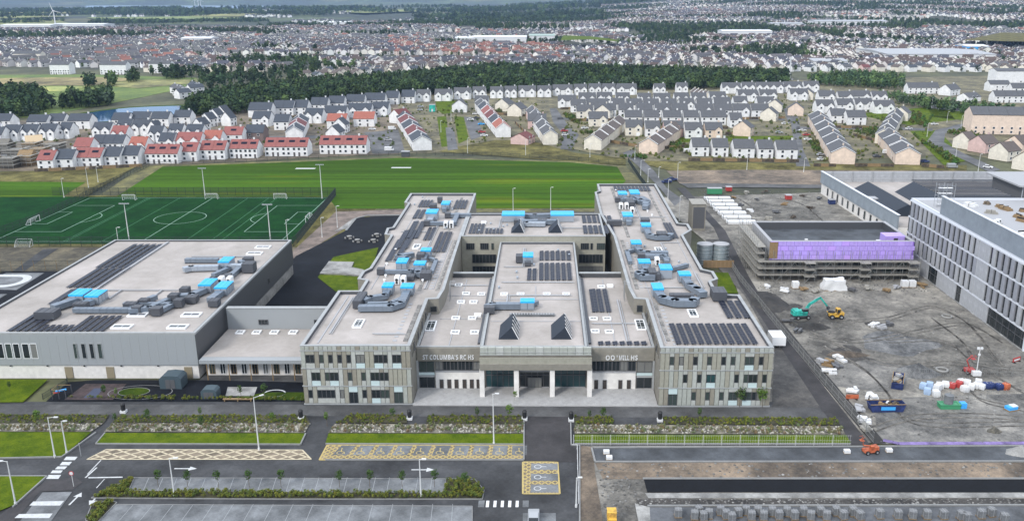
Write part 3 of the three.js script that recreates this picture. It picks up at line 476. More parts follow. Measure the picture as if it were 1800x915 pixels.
wingFront(-49, -27, -162, [[[1, 2], [4, 1], [6, 1], [8, 1], [10, 1], [12, 2, 'w'], [16, 2, 'w'], [18, 1], [20, 2, 'w']], [[2, 2, 'w'], [5, 1], [6, 2, 'w'], [10, 1], [13, 1], [15, 2, 'w'], [17, 1], [18, 1]], [[1, 1], [3, 4], [8, 1], [10, 2, 'd'], [13, 1], [15, 2, 'w'], [17, 1], [18, 1], [20, 2, 'd']]]);
wingFront(23, 45.5, -161, [[[2, 1], [4, 1], [7, 1], [10, 1], [13, 1], [15, 1], [18, 2, 'w'], [21, 1]], [[5, 1], [8, 1], [10, 2, 't'], [16, 1], [18, 1], [19, 2, 'w'], [22, 1]], [[2, 2, 'd'], [7, 1], [10, 1], [13, 1], [15, 2, 'w'], [18, 2, 'w'], [20, 1], [21, 1]]]);
// upright ribs and windows on the inner side walls and at the stair corners
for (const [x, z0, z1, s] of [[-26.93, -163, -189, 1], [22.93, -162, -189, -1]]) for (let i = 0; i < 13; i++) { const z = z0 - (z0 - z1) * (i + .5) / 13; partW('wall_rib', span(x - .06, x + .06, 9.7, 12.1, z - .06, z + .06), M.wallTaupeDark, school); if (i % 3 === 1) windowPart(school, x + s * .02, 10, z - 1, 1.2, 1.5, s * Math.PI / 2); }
windowPart(school, -25.8, 9.8, -190.1, 1.5, 1.3, .17); windowPart(school, 21.9, 9.8, -190.05, 1.3, 1.6, -.1);
// back block: windows above the courts, dark glazing lower down
for (const [a, w] of [[-21.8, 2.4], [-17.7, 2.4], [-15.3, .7], [-11.8, 2.4], [7, 2.4], [11.6, 2.4], [13.6, .7], [16.3, 2.4]]) windowPart(school, a, 8.9, -244.9, w, 1.9, 0, M.glass, M.frame, w > 1 ? 3 : 0);
for (const a of [-17.8, 13.4]) for (const y of [1.2, 4.8]) windowPart(school, a, y, -244.9, 7, 2.6, 0, M.glass, M.frame, 6);
// entrance: sign walls, glazed recess, canopy and pillars
for (const [x0, x1, s, z] of [[-26.9, -13.2, 1, -169.6], [8.7, 22.9, -1, -169.3]]) {
  const e0 = s > 0 ? x0 + .3 : x1 - 3.6, e1 = s > 0 ? x0 + 3.6 : x1 - .3, b0 = s > 0 ? x0 + 3.8 : x0 + .4, b1 = s > 0 ? x1 - .4 : x1 - 3.8;
  partW('sign_wall', span(x0, x1, 6.7, 9.5, z + .02, z + .5), M.wallTaupe, school);
  partW('ground_floor_wall', span(b0, b1, 0, 4.05, z, z + .4), M.render, school);
  partW('wall_cap', span(b0 - .05, b1 + .05, 4.05, 4.2, z - .05, z + .55), M.tray, school);
  for (let i = 0; i < 6; i++) windowPart(school, b0 + (b1 - b0) * (i + .5) / 6, 4.3, z + .06, (b1 - b0) / 6 - .05, 2.35, 0, M.glass, M.frame, 1);
  const slots = s > 0 ? [.13, .3, .46, .64, .8, .95] : [.17, .35, .68, .86]; for (const t of slots) windowPart(school, b0 + (b1 - b0) * t, .2, z + .42, .85, 2.15, 0, mat('brownGlass' + s + t, lin(.05, .04, .035), { roughness: .2 }), M.frame);
  for (const [y, h, g, m] of [[.1, 2.7, M.glass, 1], [3.9, 2.6, M.glass, 1]]) windowPart(school, (e0 + e1) / 2, y, z + .06, 3.2, h, 0, g, M.frame, m, .18, y < 1 ? 'door' : 'window');
  partW('entrance_band', span(e0, e1, 2.9, 3.25, z, z + .5), M.coping, school); partW('entrance_spandrel', span(e0, e1, 3.3, 3.85, z, z + .3), M.panelGlass, school);
  partW('pier', span(s > 0 ? x0 - .1 : x1 - .3, s > 0 ? x0 + .3 : x1 + .1, 0, 6.7, z, z + .6), M.coping, school);
}
const font = await new FontLoader().loadAsync('fonts/droid/droid_sans_bold.typeface.json');
function letters(txt, x, y, z, size, w) { const g = new TextGeometry(txt, { font, size, depth: .12, curveSegments: 3, bevelEnabled: false }); g.computeBoundingBox(); const b = g.boundingBox; g.scale(w / (b.max.x - b.min.x), 1, 1); g.translate(x - b.min.x * w / (b.max.x - b.min.x), y, z); return partW('sign_lettering', clean(g), M.white, school); }
letters("ST COLUMBA'S RC HS", -25.6, 6.95, -169.08, 1.02, 10.7); letters('O', 12.7, 6.95, -168.78, 1.05, .85); letters('O', 13.75, 6.95, -168.78, 1.05, .85); letters("'", 15, 6.95, -168.78, 1.05, .16); letters('MILL', 15.5, 6.95, -168.78, 1.05, 2.1); letters('HS', 18, 6.95, -168.78, 1.05, 1.4);
for (let i = 0; i < 3; i++) {
  const a = [-12.5, -5.3, 2.1][i], b = [-6.5, .9, 8.6][i];
  partW('glazed_screen', span(a, b, .3, 6.5, -170.2, -169.9), i === 1 ? M.glass : M.glassTeal, school);
  for (let k = 0; k <= 5; k++) partW('mullion', span(a + (b - a) * k / 5 - .06, a + (b - a) * k / 5 + .06, .1, 6.5, -169.9, -169.75), M.frame, school);
  partW('transom', span(a, b, 3.0, 3.15, -169.9, -169.72), M.frame, school); partW('sill', span(a, b, 0, .35, -170.1, -169.6), M.tray, school);
}
windowPart(school, -2.2, .05, -169.6, 3, 2.6, 0, M.glass, M.frame, 3, .18, 'door'); partW('door_canopy', span(-5.2, 1, 4.3, 4.6, -169.7, -168.6), M.coping, school);
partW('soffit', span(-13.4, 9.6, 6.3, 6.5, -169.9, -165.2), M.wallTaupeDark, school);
partW('canopy_course', span(-13.4, 9.6, 6.4, 7.7, -166, -164.7), M.wallTaupe, school); partW('canopy_course', span(-13.4, 9.6, 7.7, 9.0, -166, -165.0), M.panelA, school); partW('canopy_course', span(-13.4, 9.6, 9.0, 9.45, -166, -165.3), M.wallTaupeDark, school);
for (let i = 0; i < 14; i++) partW('canopy_panel', span(-13.3 + i * 1.63, -13.3 + i * 1.63 + 1.57, 9.5, 11.1, -166, -165.4), i % 5 === 2 ? M.panelD : M.panelB, school);
for (const y of [9.47, 10.02]) partW('canopy_rail', span(-13.3, 9.5, y, y + .09, -165.4, -165.3), M.coping, school);
for (const x of [-13, -5.9, 1.5, 9.2]) partW('pillar', prism([[x - .5, -165], [x + .5, -165], [x + .42, -166.8], [x - .42, -166.8]], 0, 6.42), M.render, school);
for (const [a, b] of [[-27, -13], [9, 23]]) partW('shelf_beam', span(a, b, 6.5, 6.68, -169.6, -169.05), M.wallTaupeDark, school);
land('entrance_terrace', prism([[-26.9, -161.3], [22.9, -160.8], [22.9, -169.3], [-26.9, -169.6]], .05, .3), M.paving);
for (let i = 0; i < 12; i++) land('terrace_joint', flat(rect(-26 + i * 4.2, -25.95 + i * 4.2, -161.6, -169.2), .305), M.tray);
// skylights: white kerb with a glass pane
function skylight(x, y, z, w, d, g = M.glassSky, th = school) { const k = part('skylight', mg([span(-w / 2, w / 2, 0, .35, -d / 2, -d / 2 + .28), span(-w / 2, w / 2, 0, .35, d / 2 - .28, d / 2), span(-w / 2, -w / 2 + .28, 0, .35, -d / 2 + .28, d / 2 - .28), span(w / 2 - .28, w / 2, 0, .35, -d / 2 + .28, d / 2 - .28)]), M.whiteFrame, th); part('pane', span(-w / 2 + .26, w / 2 - .26, .1, .24, -d / 2 + .26, d / 2 - .26), g, k); part('glazing_bar', mg([span(-.03, .03, .2, .3, -d / 2 + .28, d / 2 - .28), ...[-.25, .25].map(t => span(-w / 2 + .28, w / 2 - .28, .2, .29, t * d - .03, t * d + .03))]), M.whiteFrame, k); k.position.set(x - th.position.x, y, z - th.position.z); return k; }
for (const p of [[-22.02,-211.12], [-19.56,-204.47], [-15.73,-204.04], [-20.25,-198.2], [-17.24,-198.2], [-20.43,-187.37], [-16.65,-187.37], [-19.69,-178.56], [-15.45,-178.56], [14.26,-209.76], [11.04,-187], [14.16,-187], [11,-179.24], [14.11,-178.9]]) skylight(p[0], 9.12, p[1], 1.9, 1.7);
for (const p of [[-9.9,-199.71], [-5.91,-199.71], [0.41,-199.71], [5.09,-199.71]]) skylight(p[0], 10.63, p[1], 1.8, 1.5);
for (const [p, y] of [[[-25.52,-182.34], 9.12], [[21.4,-183.05], 9.12]]) skylight(p[0], y, p[1], 2.2, 6, M.glassSky);
for (const p of [[-40.11,-175.78], [32.81,-182.1], [31.5,-232.3], [31.73,-264.06], [-36.07,-235.73]]) skylight(p[0], 12.22, p[1], 2, 4.6, M.glassSky);
// dark saw-tooth rooflights over the entrance and the back block
function rooflight(x, y, z, w, h, L) {
  const k = part('rooflight', (() => { const g = new THREE.ExtrudeGeometry(new THREE.Shape([new THREE.Vector2(-w / 2, 0), new THREE.Vector2(w * .47, 0), new THREE.Vector2(w * .15, h)]), { depth: L, bevelEnabled: false }); g.translate(0, 0, -L); return metreUV(clean(g)); })(), M.slate, school);
  k.position.set(x - school.position.x, y, z - school.position.z);
  const a = Math.atan2(h, w * .32), len = Math.hypot(h, w * .32);
  for (let i = 0; i < 4; i++) { const f = part('rooflight_pane', box(len * .86, .06, L / 4 - .35, 0, 0, 0), M.glassSky, k); f.position.set(w * .31 + .04, h / 2, -L * (i + .5) / 4); f.rotation.z = -a; }
  const fr = part('rooflight_frame', mg(Array.from({ length: 5 }, (_, i) => box(len, .1, .22, 0, 0, -L * i / 4 + (i === 0 ? -.12 : i === 4 ? .12 : 0)))), M.whiteFrame, k); fr.position.set(w * .31 + .05, h / 2, 0); fr.rotation.z = -a;
}
for (const p of [[-7.66,-171.07,4.31], [3.53,-171.07,4.43]]) rooflight(p[0], 10.63, p[1], p[2], 2.7, 8.5);
for (const p of [[-8.11,-250.54,4.05], [3.12,-250.54,4.22]]) rooflight(p[0], 12.33, p[1], p[2], 2.8, 6);
partW('louvre_trench', span(-8, 2.2, 10.65, 11.1, -185.7, -184.6), M.bayGrey, school); for (let i = 0; i < 16; i++) partW('louvre', span(-7.8 + i * .62, -7.6 + i * .62, 11.1, 11.2, -185.6, -184.7), M.tray, school);
// cable trays, pipe runs, slab paths and small cowls over the roofs
for (const [P, y] of [[[[-29, -199], [-29, -214], [-38, -214], [-38, -224]], 12.3], [[[-27.5, -222], [-42, -222]], 12.3], [[[-33, -236], [-33, -260], [-27, -260]], 12.3], [[[-43, -252], [-34, -252]], 12.3], [[[-36, -262], [-36, -284]], 12.3], [[[-45, -170], [-45, -193]], 12.3], [[[-36, -170], [-29.5, -170]], 12.3], [[[24, -200], [38, -200], [38, -212]], 12.3], [[[24, -226], [33, -226], [33, -240], [38, -240]], 12.3], [[[26, -206], [26, -238]], 12.3], [[[30, -262], [30, -300]], 12.3], [[[24, -270], [38, -270]], 12.3], [[[-22, -256], [-14, -256], [-14, -268]], 12.4], [[[2, -256], [15, -256]], 12.4], [[[-11, -209], [7, -209]], 10.7], [[[-11, -222], [-6, -222], [-6, -240]], 10.7], [[[-9, -190], [-9, -199], [6, -199]], 10.7], [[[-24, -211], [-15, -211]], 9.2], [[[10.5, -184], [21, -184]], 9.2], [[[17.5, -172], [17.5, -200]], 9.2]]) { partW('cable_tray', rail(P, .34, y, y + .16), M.tray, school); partW('pipe_run', rail(P.map(q => [q[0] + .5, q[1] + .5]), .12, y + .1, y + .24), M.steel, school); }
for (const [x, z0, z1, y] of [[-30.8, -166, -189, 12.24], [-27.6, -199, -241, 12.24], [26.4, -164, -188, 12.24], [23.4, -200, -241, 12.24], [39, -262, -312, 12.24], [-40.5, -258, -298, 12.24]]) for (let z = z0; z > z1; z -= 2.2) { partW('paving_slab', span(x - .4, x + .4, y, y + .06, z, z - .9), M.tray, school); }
for (let i = 0; i < 46; i++) { const R = [[-44, -30, -250, -200], [-44, -28, -298, -255], [25, 39, -245, -200], [22, 39, -312, -262], [-22, 15, -270, -248], [-12, 7, -240, -200]][i % 6], x = R[0] + (R[1] - R[0]) * hash2(i, 1, 71), z = R[2] + (R[3] - R[2]) * hash2(i, 2, 71), y = i % 6 === 5 ? 10.63 : 12.24; partW('roof_cowl', mg([cyl(.22, .22, .5, x, y, z, 8), cyl(.36, .3, .18, x, y + .5, z, 8)]), i % 3 ? M.ductPale : M.whiteFrame, school); }
for (const [x, z, y] of [[-19, -262, 12.35], [-15.5, -189, 9.15], [16.5, -210, 9.15]]) partW('access_hatch', mg([span(x - .8, x + .8, y, y + .5, z - .8, z + .8)]), M.whiteFrame, school);
for (const x of [-23, 19.2]) for (let k = 0; k < 3; k++) partW('ladder_frame', mg([bar([x, 9.1, -199 - k * 1.2], [x, 13.6, -199 - k * 1.2], .06), bar([x, 13.6, -199 - k * 1.2], [x + 1.2, 13.6, -199 - k * 1.2], .06)]), M.steel, school);
// ---------------------------------------------------------------- link block and sports hall
const link = thing('link_building', 'single storey link with pale flat roof between grey hall and beige school', 'building', [-62, 0, -185]);
{
  partW('wall', span(-74.3, -52.4, 0, 4.6, -176.4, -191.5), M.render, link); partW('roof', prism([[-74.4, -175.2], [-49.3, -175.2], [-49.3, -191.5], [-74.4, -191.5]], 4.6, 4.95), M.roofDeck, link);
  partW('fascia', prism([[-74.4, -173.2], [-49.3, -173.2], [-49.3, -175.2], [-74.4, -175.2]], 4.1, 4.9), M.cladGrey, link);
  partW('upper_wall', span(-74.4, -49.3, 0, 10, -191.6, -192.6), M.cladGrey, link); partW('upper_coping', span(-74.4, -49.2, 10, 10.2, -191.5, -192.8), M.coping, link); 
  for (const x of [-66, -53]) windowPart(link, x, 6.1, -191.5, 2.2, 1.2, 0, M.glass, M.frame, 2);
  for (let i = 0; i < 9; i++) { const x = -73 + i * 2.35; windowPart(link, x, .4, -176.35, 1.2, 2.6, 0, M.glass, i % 2 ? M.whiteFrame : M.timber, 1); if (i % 2 === 0) partW('post', cyl(.12, .12, 4.1, x, 0, -173.6), M.timber, link); }
  for (const p of [[-70.74,-189.06], [-66.91,-189.06], [-62.82,-189.06], [-58.46,-189.06]]) skylight(p[0], 4.96, p[1], 1.9, 1.9, M.bayGrey, link);
}
const hall = thing('sports_hall', 'grey metal clad sports hall with broad pale flat roof on the left', 'building', [-100, 0, -210]);
{
  const P = rect(-127.3, -75, -174.5, -249);
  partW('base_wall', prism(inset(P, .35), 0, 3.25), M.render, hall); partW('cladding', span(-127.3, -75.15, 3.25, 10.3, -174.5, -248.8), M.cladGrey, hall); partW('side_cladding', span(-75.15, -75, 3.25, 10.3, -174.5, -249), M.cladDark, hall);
  for (let i = 0; i < 27; i++) partW('cladding_seam', span(-126.4 + i * 1.95, -126.34 + i * 1.95, 3.3, 10.3, -174.52, -174.47), M.trim, hall);
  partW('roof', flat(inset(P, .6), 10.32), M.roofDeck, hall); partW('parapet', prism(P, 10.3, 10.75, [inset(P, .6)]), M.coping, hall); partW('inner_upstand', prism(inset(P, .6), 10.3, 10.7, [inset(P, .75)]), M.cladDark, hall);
  partW('side_base', span(-75.35, -75.2, 0, 3.25, -196, -248.6), M.concrete, hall);
  for (const [u, w] of [[-115.6, 1.1], [-113.9, 1.1], [-111.9, 1.2], [-110.2, 1.2], [-117.4, 1.1]]) windowPart(hall, u, 4.8, -174.5, w * 1.25, 3.5, 0, M.glass, M.whiteFrame);
  for (const p of [[-114.35,-187.41], [-112.37,-187.41], [-110.39,-187.41], [-108.41,-187.41]]) windowPart(hall, p[0] * .885, 4.8, -174.5, .95, 3.5, 0, M.glass, M.coping);
  for (const x of [-103.6, -94.6, -77.6]) { partW('door', span(x - .85, x + .85, .1, 2.7, -174.95, -174.7), mat('doorTan' + Math.round(-x), lin(.24, .2, .13)), hall); }
  for (const p of [[-92.68,-178.82], [-80.47,-178.82]]) skylight(p[0], 10.33, p[1], 4.2, 2.4, M.glassSky, hall);
  for (const p of [[-92.52,-186.28], [-80.37,-186.28], [-81.27,-241.87], [-81.7,-235.52]]) skylight(p[0], 10.33, p[1], 4.2, 2.4, M.ductDark, hall);
  windowPart(hall, -74.98, 5, -225, 1.2, 1.6, Math.PI / 2, M.black, M.frame);
  for (const [x0, x1, z0, z1] of [[-111, -110.4, -196, -247], [-98, -81, -232, -232.3], [-108, -82, -203.2, -203.5], [-86.3, -86, -206, -232], [-104, -104.3, -197, -203], [-94, -94.3, -197, -203]]) partW('cable_tray', span(x0, x1, 10.4, 10.75, z0, z1), M.tray, hall);
  for (let i = 0; i < 5; i++) part('wall_lamp', box(.3, .3, .2, -16 + i * 8, 2.9, 35.35 - .0), M.black, hall);
}
// ---------------------------------------------------------------- roof plant
function ductPath(pts, w, h, y) {   // rectangular duct with rounded bends
  const gs = []; for (let i = 0; i + 1 < pts.length; i++) { const [a, b] = [pts[i], pts[i + 1]], L = Math.hypot(b[0] - a[0], b[1] - a[1]); gs.push(box(L, h, w, 0, y, 0).rotateY(-Math.atan2(b[1] - a[1], b[0] - a[0])).translate((a[0] + b[0]) / 2, 0, (a[1] + b[1]) / 2)); const n = Math.max(1, Math.floor(L / 1.5)); for (let k = 1; k < n; k++) gs.push(box(.08, h + .1, w + .1, 0, y - .05, 0).rotateY(-Math.atan2(b[1] - a[1], b[0] - a[0])).translate(a[0] + (b[0] - a[0]) * k / n, 0, a[1] + (b[1] - a[1]) * k / n)); }
  for (let i = 1; i + 1 < pts.length; i++) gs.push(cyl(w / 2, w / 2, h, pts[i][0], y, pts[i][1], 14));
  return mg(gs);
}
const ahus = 'air handling units wrapped in blue film';
function ahu(label, u, roof, o = {}) {   // u = [x, z, w]: centre of the near end at roof height
  const { len = 3.4, w = u[2] * 1.1, hgt = 2.2, ducts = [], boxes = [], pale } = o;
  const t = thing('air_handling_unit', label, 'roof plant', [u[0], roof, u[1]], 0, ahus);
  part('base_frame', mg([span(-w / 2, -w / 2 + .15, 0, .3, 0, -len), span(w / 2 - .15, w / 2, 0, .3, 0, -len), ...[0, .5, 1].map(k => span(-w / 2, w / 2, .1, .3, -len * k * .94 - .08, -len * k * .94 - .22))]), M.steel, t);
  const c = part('casing', span(-w / 2, w / 2, .3, hgt, 0, -len), pale ? M.ductPale : M.duct, t);
  for (const k of [0, 1]) part('access_panel', span(-w / 2 + w * k / 2 + .1, -w / 2 + w * (k + 1) / 2 - .1, .5, hgt - .25, .0, .05), M.ductPale, c);
  for (const s of [-1, 1]) for (const k of [0, 1, 2]) part('side_panel', span(s * w / 2, s * (w / 2 + .05), .5, hgt - .25, -len * k / 3 - .15, -len * (k + 1) / 3 + .1), M.ductPale, c);
  part('blue_film', mg([span(-w / 2 - .06, w / 2 + .06, hgt, hgt + .1, .06, -len - .06), span(-w / 2 - .06, w / 2 + .06, hgt - .25, hgt, .05, .09), ...[-.3, .1, .36].map(k => span(w * k - .12, w * k + .12, hgt + .1, hgt + .15, 0, -len))]), M.film, t);
  for (const [pts, dw, dh, y] of ducts) part('duct', ductPath(pts, dw, dh, y), pale ? M.ductPale : M.duct, t);
  for (const [x, z, bw, bh, bd, y = .25] of boxes) part('attenuator', mg([span(x - bw / 2, x + bw / 2, y, y + bh, z - bd / 2, z + bd / 2), ...[-.35, 0, .35].map(k => span(x + k * bw - .04, x + k * bw + .04, y + bh, y + bh + .06, z - bd / 2, z + bd / 2))]), M.ductDark, t);
  return t;
}
const yw = 12.25;
ahu('blue-topped unit with swept duct to stacked dark boxes, left wing front', [-37.09,-194.37,2.27], yw, { len: 3.2, ducts: [[[[0, .2], [0, 3.2], [-3.2, 4.6], [-4.4, 7]], 1.5, 1.1, .4]], boxes: [[-5.2, 4, 2, 1.6, 3.4], [-5.2, 7.8, 2, 1.8, 3.4]] });
ahu('blue-topped unit with long duct bending left along the left wing front', [-32.42,-193.96,2.67], yw, { len: 3, ducts: [[[[0, .2], [0, 8], [-2, 10.4], [-9.2, 10.6]], 1.7, 1.2, .35], [[[0, 4], [-2.6, 7.8], [-7.6, 8.2]], 1.1, 1, .4]] });
ahu('blue-topped unit with bent duct, outer middle of the left wing', [-36.79,-213.71,2.48], yw, { len: 4, ducts: [[[[0, -4], [.6, -7], [-2.4, -9], [1.4, -11.5]], 1.6, 1.2, .4]], boxes: [[3.8, -8.5, 2, 2, 3]] });
ahu('blue-topped unit with dark boxes, inner middle of the left wing', [-32,-212.25,2.61], yw, { len: 3, ducts: [[[[0, .2], [0, 4], [2, 5]], 1.6, 1.2, .4]], boxes: [[2.4, 5.5, 2.6, 1.8, 3], [-1.4, 6, 2, 1, 2.4]] });
ahu('small blue-topped unit left of the inner solar strips on left wing', [-32.01,-224.49,2.44], yw, { len: 3, ducts: [[[[0, .2], [0, 4.2]], 1.4, 1, .4]] });
ahu('blue-topped unit behind the heat pumps, rear half of left wing', [-35.55,-265.17,3.2], yw, { len: 5, hgt: 2.6, pale: true, ducts: [[[[0, .2], [0, 4]], 1.7, 1.2, .3]] });
ahu('blue-topped unit nearest the rear parapet of the left wing', [-32.7,-278.94,2.42], yw, { len: 4.5, ducts: [[[[0, .2], [0, 3.5]], 1.3, 1.2, .3]], boxes: [[-4, -1, 2, 1.8, 3.2], [-3, -11, 1.6, 1.8, 2]] });
ahu('left one of two blue-topped units at rear of right wing', [26.82,-294.11,2.74], yw, { len: 4.5, ducts: [[[[0, .2], [1, 4.5], [4, 5]], 1.4, 1.1, .4]] });
ahu('right one of two blue-topped units at rear of right wing', [31.12,-295,2.95], yw, { len: 6, ducts: [[[[0, .2], [1.4, 6], [3, 12], [1.6, 16]], 1.8, 1.3, .3]], boxes: [[-2.6, 9, 2.6, 1.6, 6]] });
ahu('blue-topped unit beside a long dark box, back corner of right wing', [25.76,-262.99,2.82], yw, { len: 5, ducts: [[[[0, .2], [0, 4]], 1.6, 1.2, .3]], boxes: [[-4.5, 3.5, 4.6, 1.5, 1.8], [5, 3, 2.6, 1.9, 3]] });
ahu('blue-topped unit with horseshoe duct, right wing left of three solar strips', [30.11,-250.62,2.53], yw, { len: 4, ducts: [[[[0, .2], [0, 6.5], [2, 8.2], [5.4, 8.2], [6.6, 5.6]], 1.7, 1.3, .35]], boxes: [[3.7, 6.6, 2.8, 1.8, 3.4]] });
ahu('blue-topped unit with duct turning right, inner edge of right wing', [25.26,-231.67,2.51], yw, { len: 3.5, ducts: [[[[0, .2], [.6, 4.4], [2.6, 5.4], [8, 5.4]], 1.5, 1.2, .35], [[[1, 7], [6, 7.4]], 1.2, 1, .35]] });
ahu('blue-topped unit above a round bend, inner middle of right wing', [25.57,-213.71,2.77], yw, { len: 3.2, ducts: [[[[0, .2], [0, 4], [-2.4, 6], [-1.6, 8.4], [1.6, 8.4]], 1.7, 1.3, .35]], boxes: [[2.2, 7.2, 2, 1.5, 2.6]] });
ahu('tall blue-topped unit with louvred end, middle of right wing', [30.15,-206.57,2.68], yw, { len: 4, hgt: 2.7, pale: true, boxes: [[-3.4, -1, 1.9, 1.9, 4]] });
ahu('blue-topped unit with pointed duct toward the front block, right wing', [34.33,-203.4,2.65], yw, { len: 3, ducts: [[[[0, .2], [.4, 5], [1.6, 8], [2.6, 11.4]], 1.9, 1.3, .4]], boxes: [[6, 11.4, 3.2, 2.1, 4.4]] });
ahu('large blue-topped unit with curling duct, front block of right wing', [26.46,-192.73,2.79], yw, { len: 4.4, w: 2.5, ducts: [[[[0, .2], [.4, 4], [3, 6.2], [7, 6.4], [8, 4.4]], 2, 1.5, .35]], boxes: [[5.2, 1.8, 5.6, 1.4, 1.8]] });
ahu('left blue-filmed louvre plant on the back block', [-9.88,-262.99,6.35], 12.33, { len: 5, hgt: 2.4, pale: true, ducts: [[[[2, .4], [4, 5], [10, 5.4]], 1.8, 1.2, .3]], boxes: [[9, 2, 3, 1.4, 3]] });
ahu('right blue-filmed louvre plant on the back block', [5.38,-262.99,6.53], 12.33, { len: 5, hgt: 2.4, pale: true, ducts: [[[[-5, 2], [-9, 2.2]], 1.8, 1.2, .3]] });
ahu('blue-topped unit at back of the entrance roof beside solar strips', [-4.58,-224.57,2.44], 10.63, { len: 4, pale: true, boxes: [[-2.4, -2, 1.8, 1.8, 3], [0, 1.6, 1.7, 1, 1.6]] });
ahu('blue-topped unit with long low duct behind the two dark rooflights', [-4.04,-188.31,2.86], 10.63, { len: 2.4, ducts: [[[[-1.4, -1], [-8, -1], [-9.4, .6]], 1.6, 1.3, .3]], boxes: [[-8.6, 1.6, 2.4, 1.5, 2]] });
// hall roof plant
const yh = 10.35;
ahu('leftmost blue-topped unit on the hall roof, duct to big dark box', [-110.28,-193.8,3.07], yh, { len: 4.6, ducts: [[[[0, .2], [-2.6, 5.4]], 1.9, 1.3, .4]], boxes: [[-1.6, 9.4, 4.4, 1.7, 3.2]] });
ahu('blue-topped unit feeding the long duct along the hall roof front', [-106.21,-193,2.93], yh, { len: 4.6, ducts: [[[[0, .2], [-1, 3]], 1.9, 1.2, .4], [[[-1.5, 5.4], [12.5, 5.4]], 1.3, 1, .3]], boxes: [[-1, 3, 3, 1.5, 2], [10.5, 3, 2.8, 1.5, 2], [12.6, .8, 2.2, 1.6, 2]] });
ahu('blue-topped unit with two dark boxes on right half of hall roof', [-82.83,-201.32,2.77], yh, { len: 5, ducts: [[[[0, .2], [-1.5, 4.4], [-4, 5]], 1.7, 1.2, .4]], boxes: [[-5, 6, 2.2, 1.8, 2.4], [-4.4, 1, 2, 1.7, 2.2], [-.6, 6.6, 2.6, 1.5, 2.4]] });
ahu('blue-topped unit nearest the right edge of the hall roof', [-78.19,-199.18,2.74], yh, { len: 5, ducts: [[[[0, .2], [-.5, 5.6]], 1.8, 1.2, .4]], boxes: [[1, 7, 2.2, 1.5, 2.4], [-7, 7.5, 1.9, 1.8, 2]] });
ahu('blue-topped plant among pale ducts at rear of hall roof', [-84.97,-220.56,2.55], yh, { len: 4.5, pale: true, ducts: [[[[-1, 1], [-8, 1.6], [-9.5, 3]], 1.5, 1.2, .4], [[[1.5, 0], [7, .4]], 1.6, 1.2, .4]], boxes: [[7.4, 2, 3, 2.4, 3], [4.5, -6, 2.6, 1.4, 2]] });
for (const [u, L] of [[[-95.2,-189.53], 'left'], [[-90.77,-188.39], 'right']]) { const t = thing('ventilation_duct', 'slanting blue-grey duct on hall roof, ' + L + ' one of the middle pair', 'duct', [u[0], yh, u[1]]); part('duct_run', ductPath([[2.4, -7], [0, 0], [L === 'left' ? 3 : -4, 1.6]], 1.3, 1.1, .3), M.duct, t); part('attenuator', span(1, 3, .2, 1.7, .6, 2.6), M.ductDark, t); part('support', mg([span(-.2, .2, 0, .3, -.2, .2), span(1.8, 2.2, 0, .3, -6, -5.6)]), M.steel, t); }
{ const u = [-87.99,-186.14], t = thing('ventilation_duct', 'dark cowl box at end of the front duct on hall roof', 'duct', [u[0], yh, u[1]]); part('cowl', mg([span(-1, 1, .2, 1.9, -1, 1), span(-1.1, 1.1, 1.9, 2, -1.1, 1.1)]), M.ductDark, t); part('duct_run', ductPath([[.4, -1], [1.4, -5], [-10, -5.2]], 1.1, 1, .3), M.duct, t); }
// heat pumps: upright white casings with a black fan face
for (const [u, r, l] of [[[-36.19,-202.25], yw, 'left white heat pump near the front of left wing'], [[-34.6,-201.81], yw, 'right white heat pump near the front of left wing'], [[-30.11,-255.86], yw, 'left white heat pump at rear of left wing'], [[-28.39,-255.86], yw, 'right white heat pump at rear of left wing'], [[25.09,-280.23], yw, 'left white heat pump at rear of right wing'], [[26.96,-280.23], yw, 'middle white heat pump at rear of right wing'], [[28.23,-273.94], yw, 'front white heat pump at rear of right wing'], [[-81.36,-207.39], yh, 'left white heat pump on the hall roof'], [[-79.23,-207.39], yh, 'right white heat pump on the hall roof'], [[29.38,-217.82], yw, 'white heat pump among ducts in middle of right wing']]) {
  const t = thing('heat_pump', l, 'heat pump', [u[0], r, u[1]], 0, 'white heat pumps on the roofs'); part('casing', mg([span(-.6, .6, .15, 1.9, -2.2, 0), span(-.5, .5, 1.9, 2.05, -2.1, -.1)]), M.whiteFrame, t); part('fan', mg([cyl(.36, .36, .08, 0, 0, 0, 14).rotateX(Math.PI / 2).translate(0, 1.3, .05), cyl(.3, .3, .08, 0, 0, 0, 14).rotateX(Math.PI / 2).translate(0, .6, .05)]), M.black, t); part('base_rail', mg([span(-.6, -.45, 0, .15, -2.2, 0), span(.45, .6, 0, .15, -2.2, 0)]), M.steel, t);
}
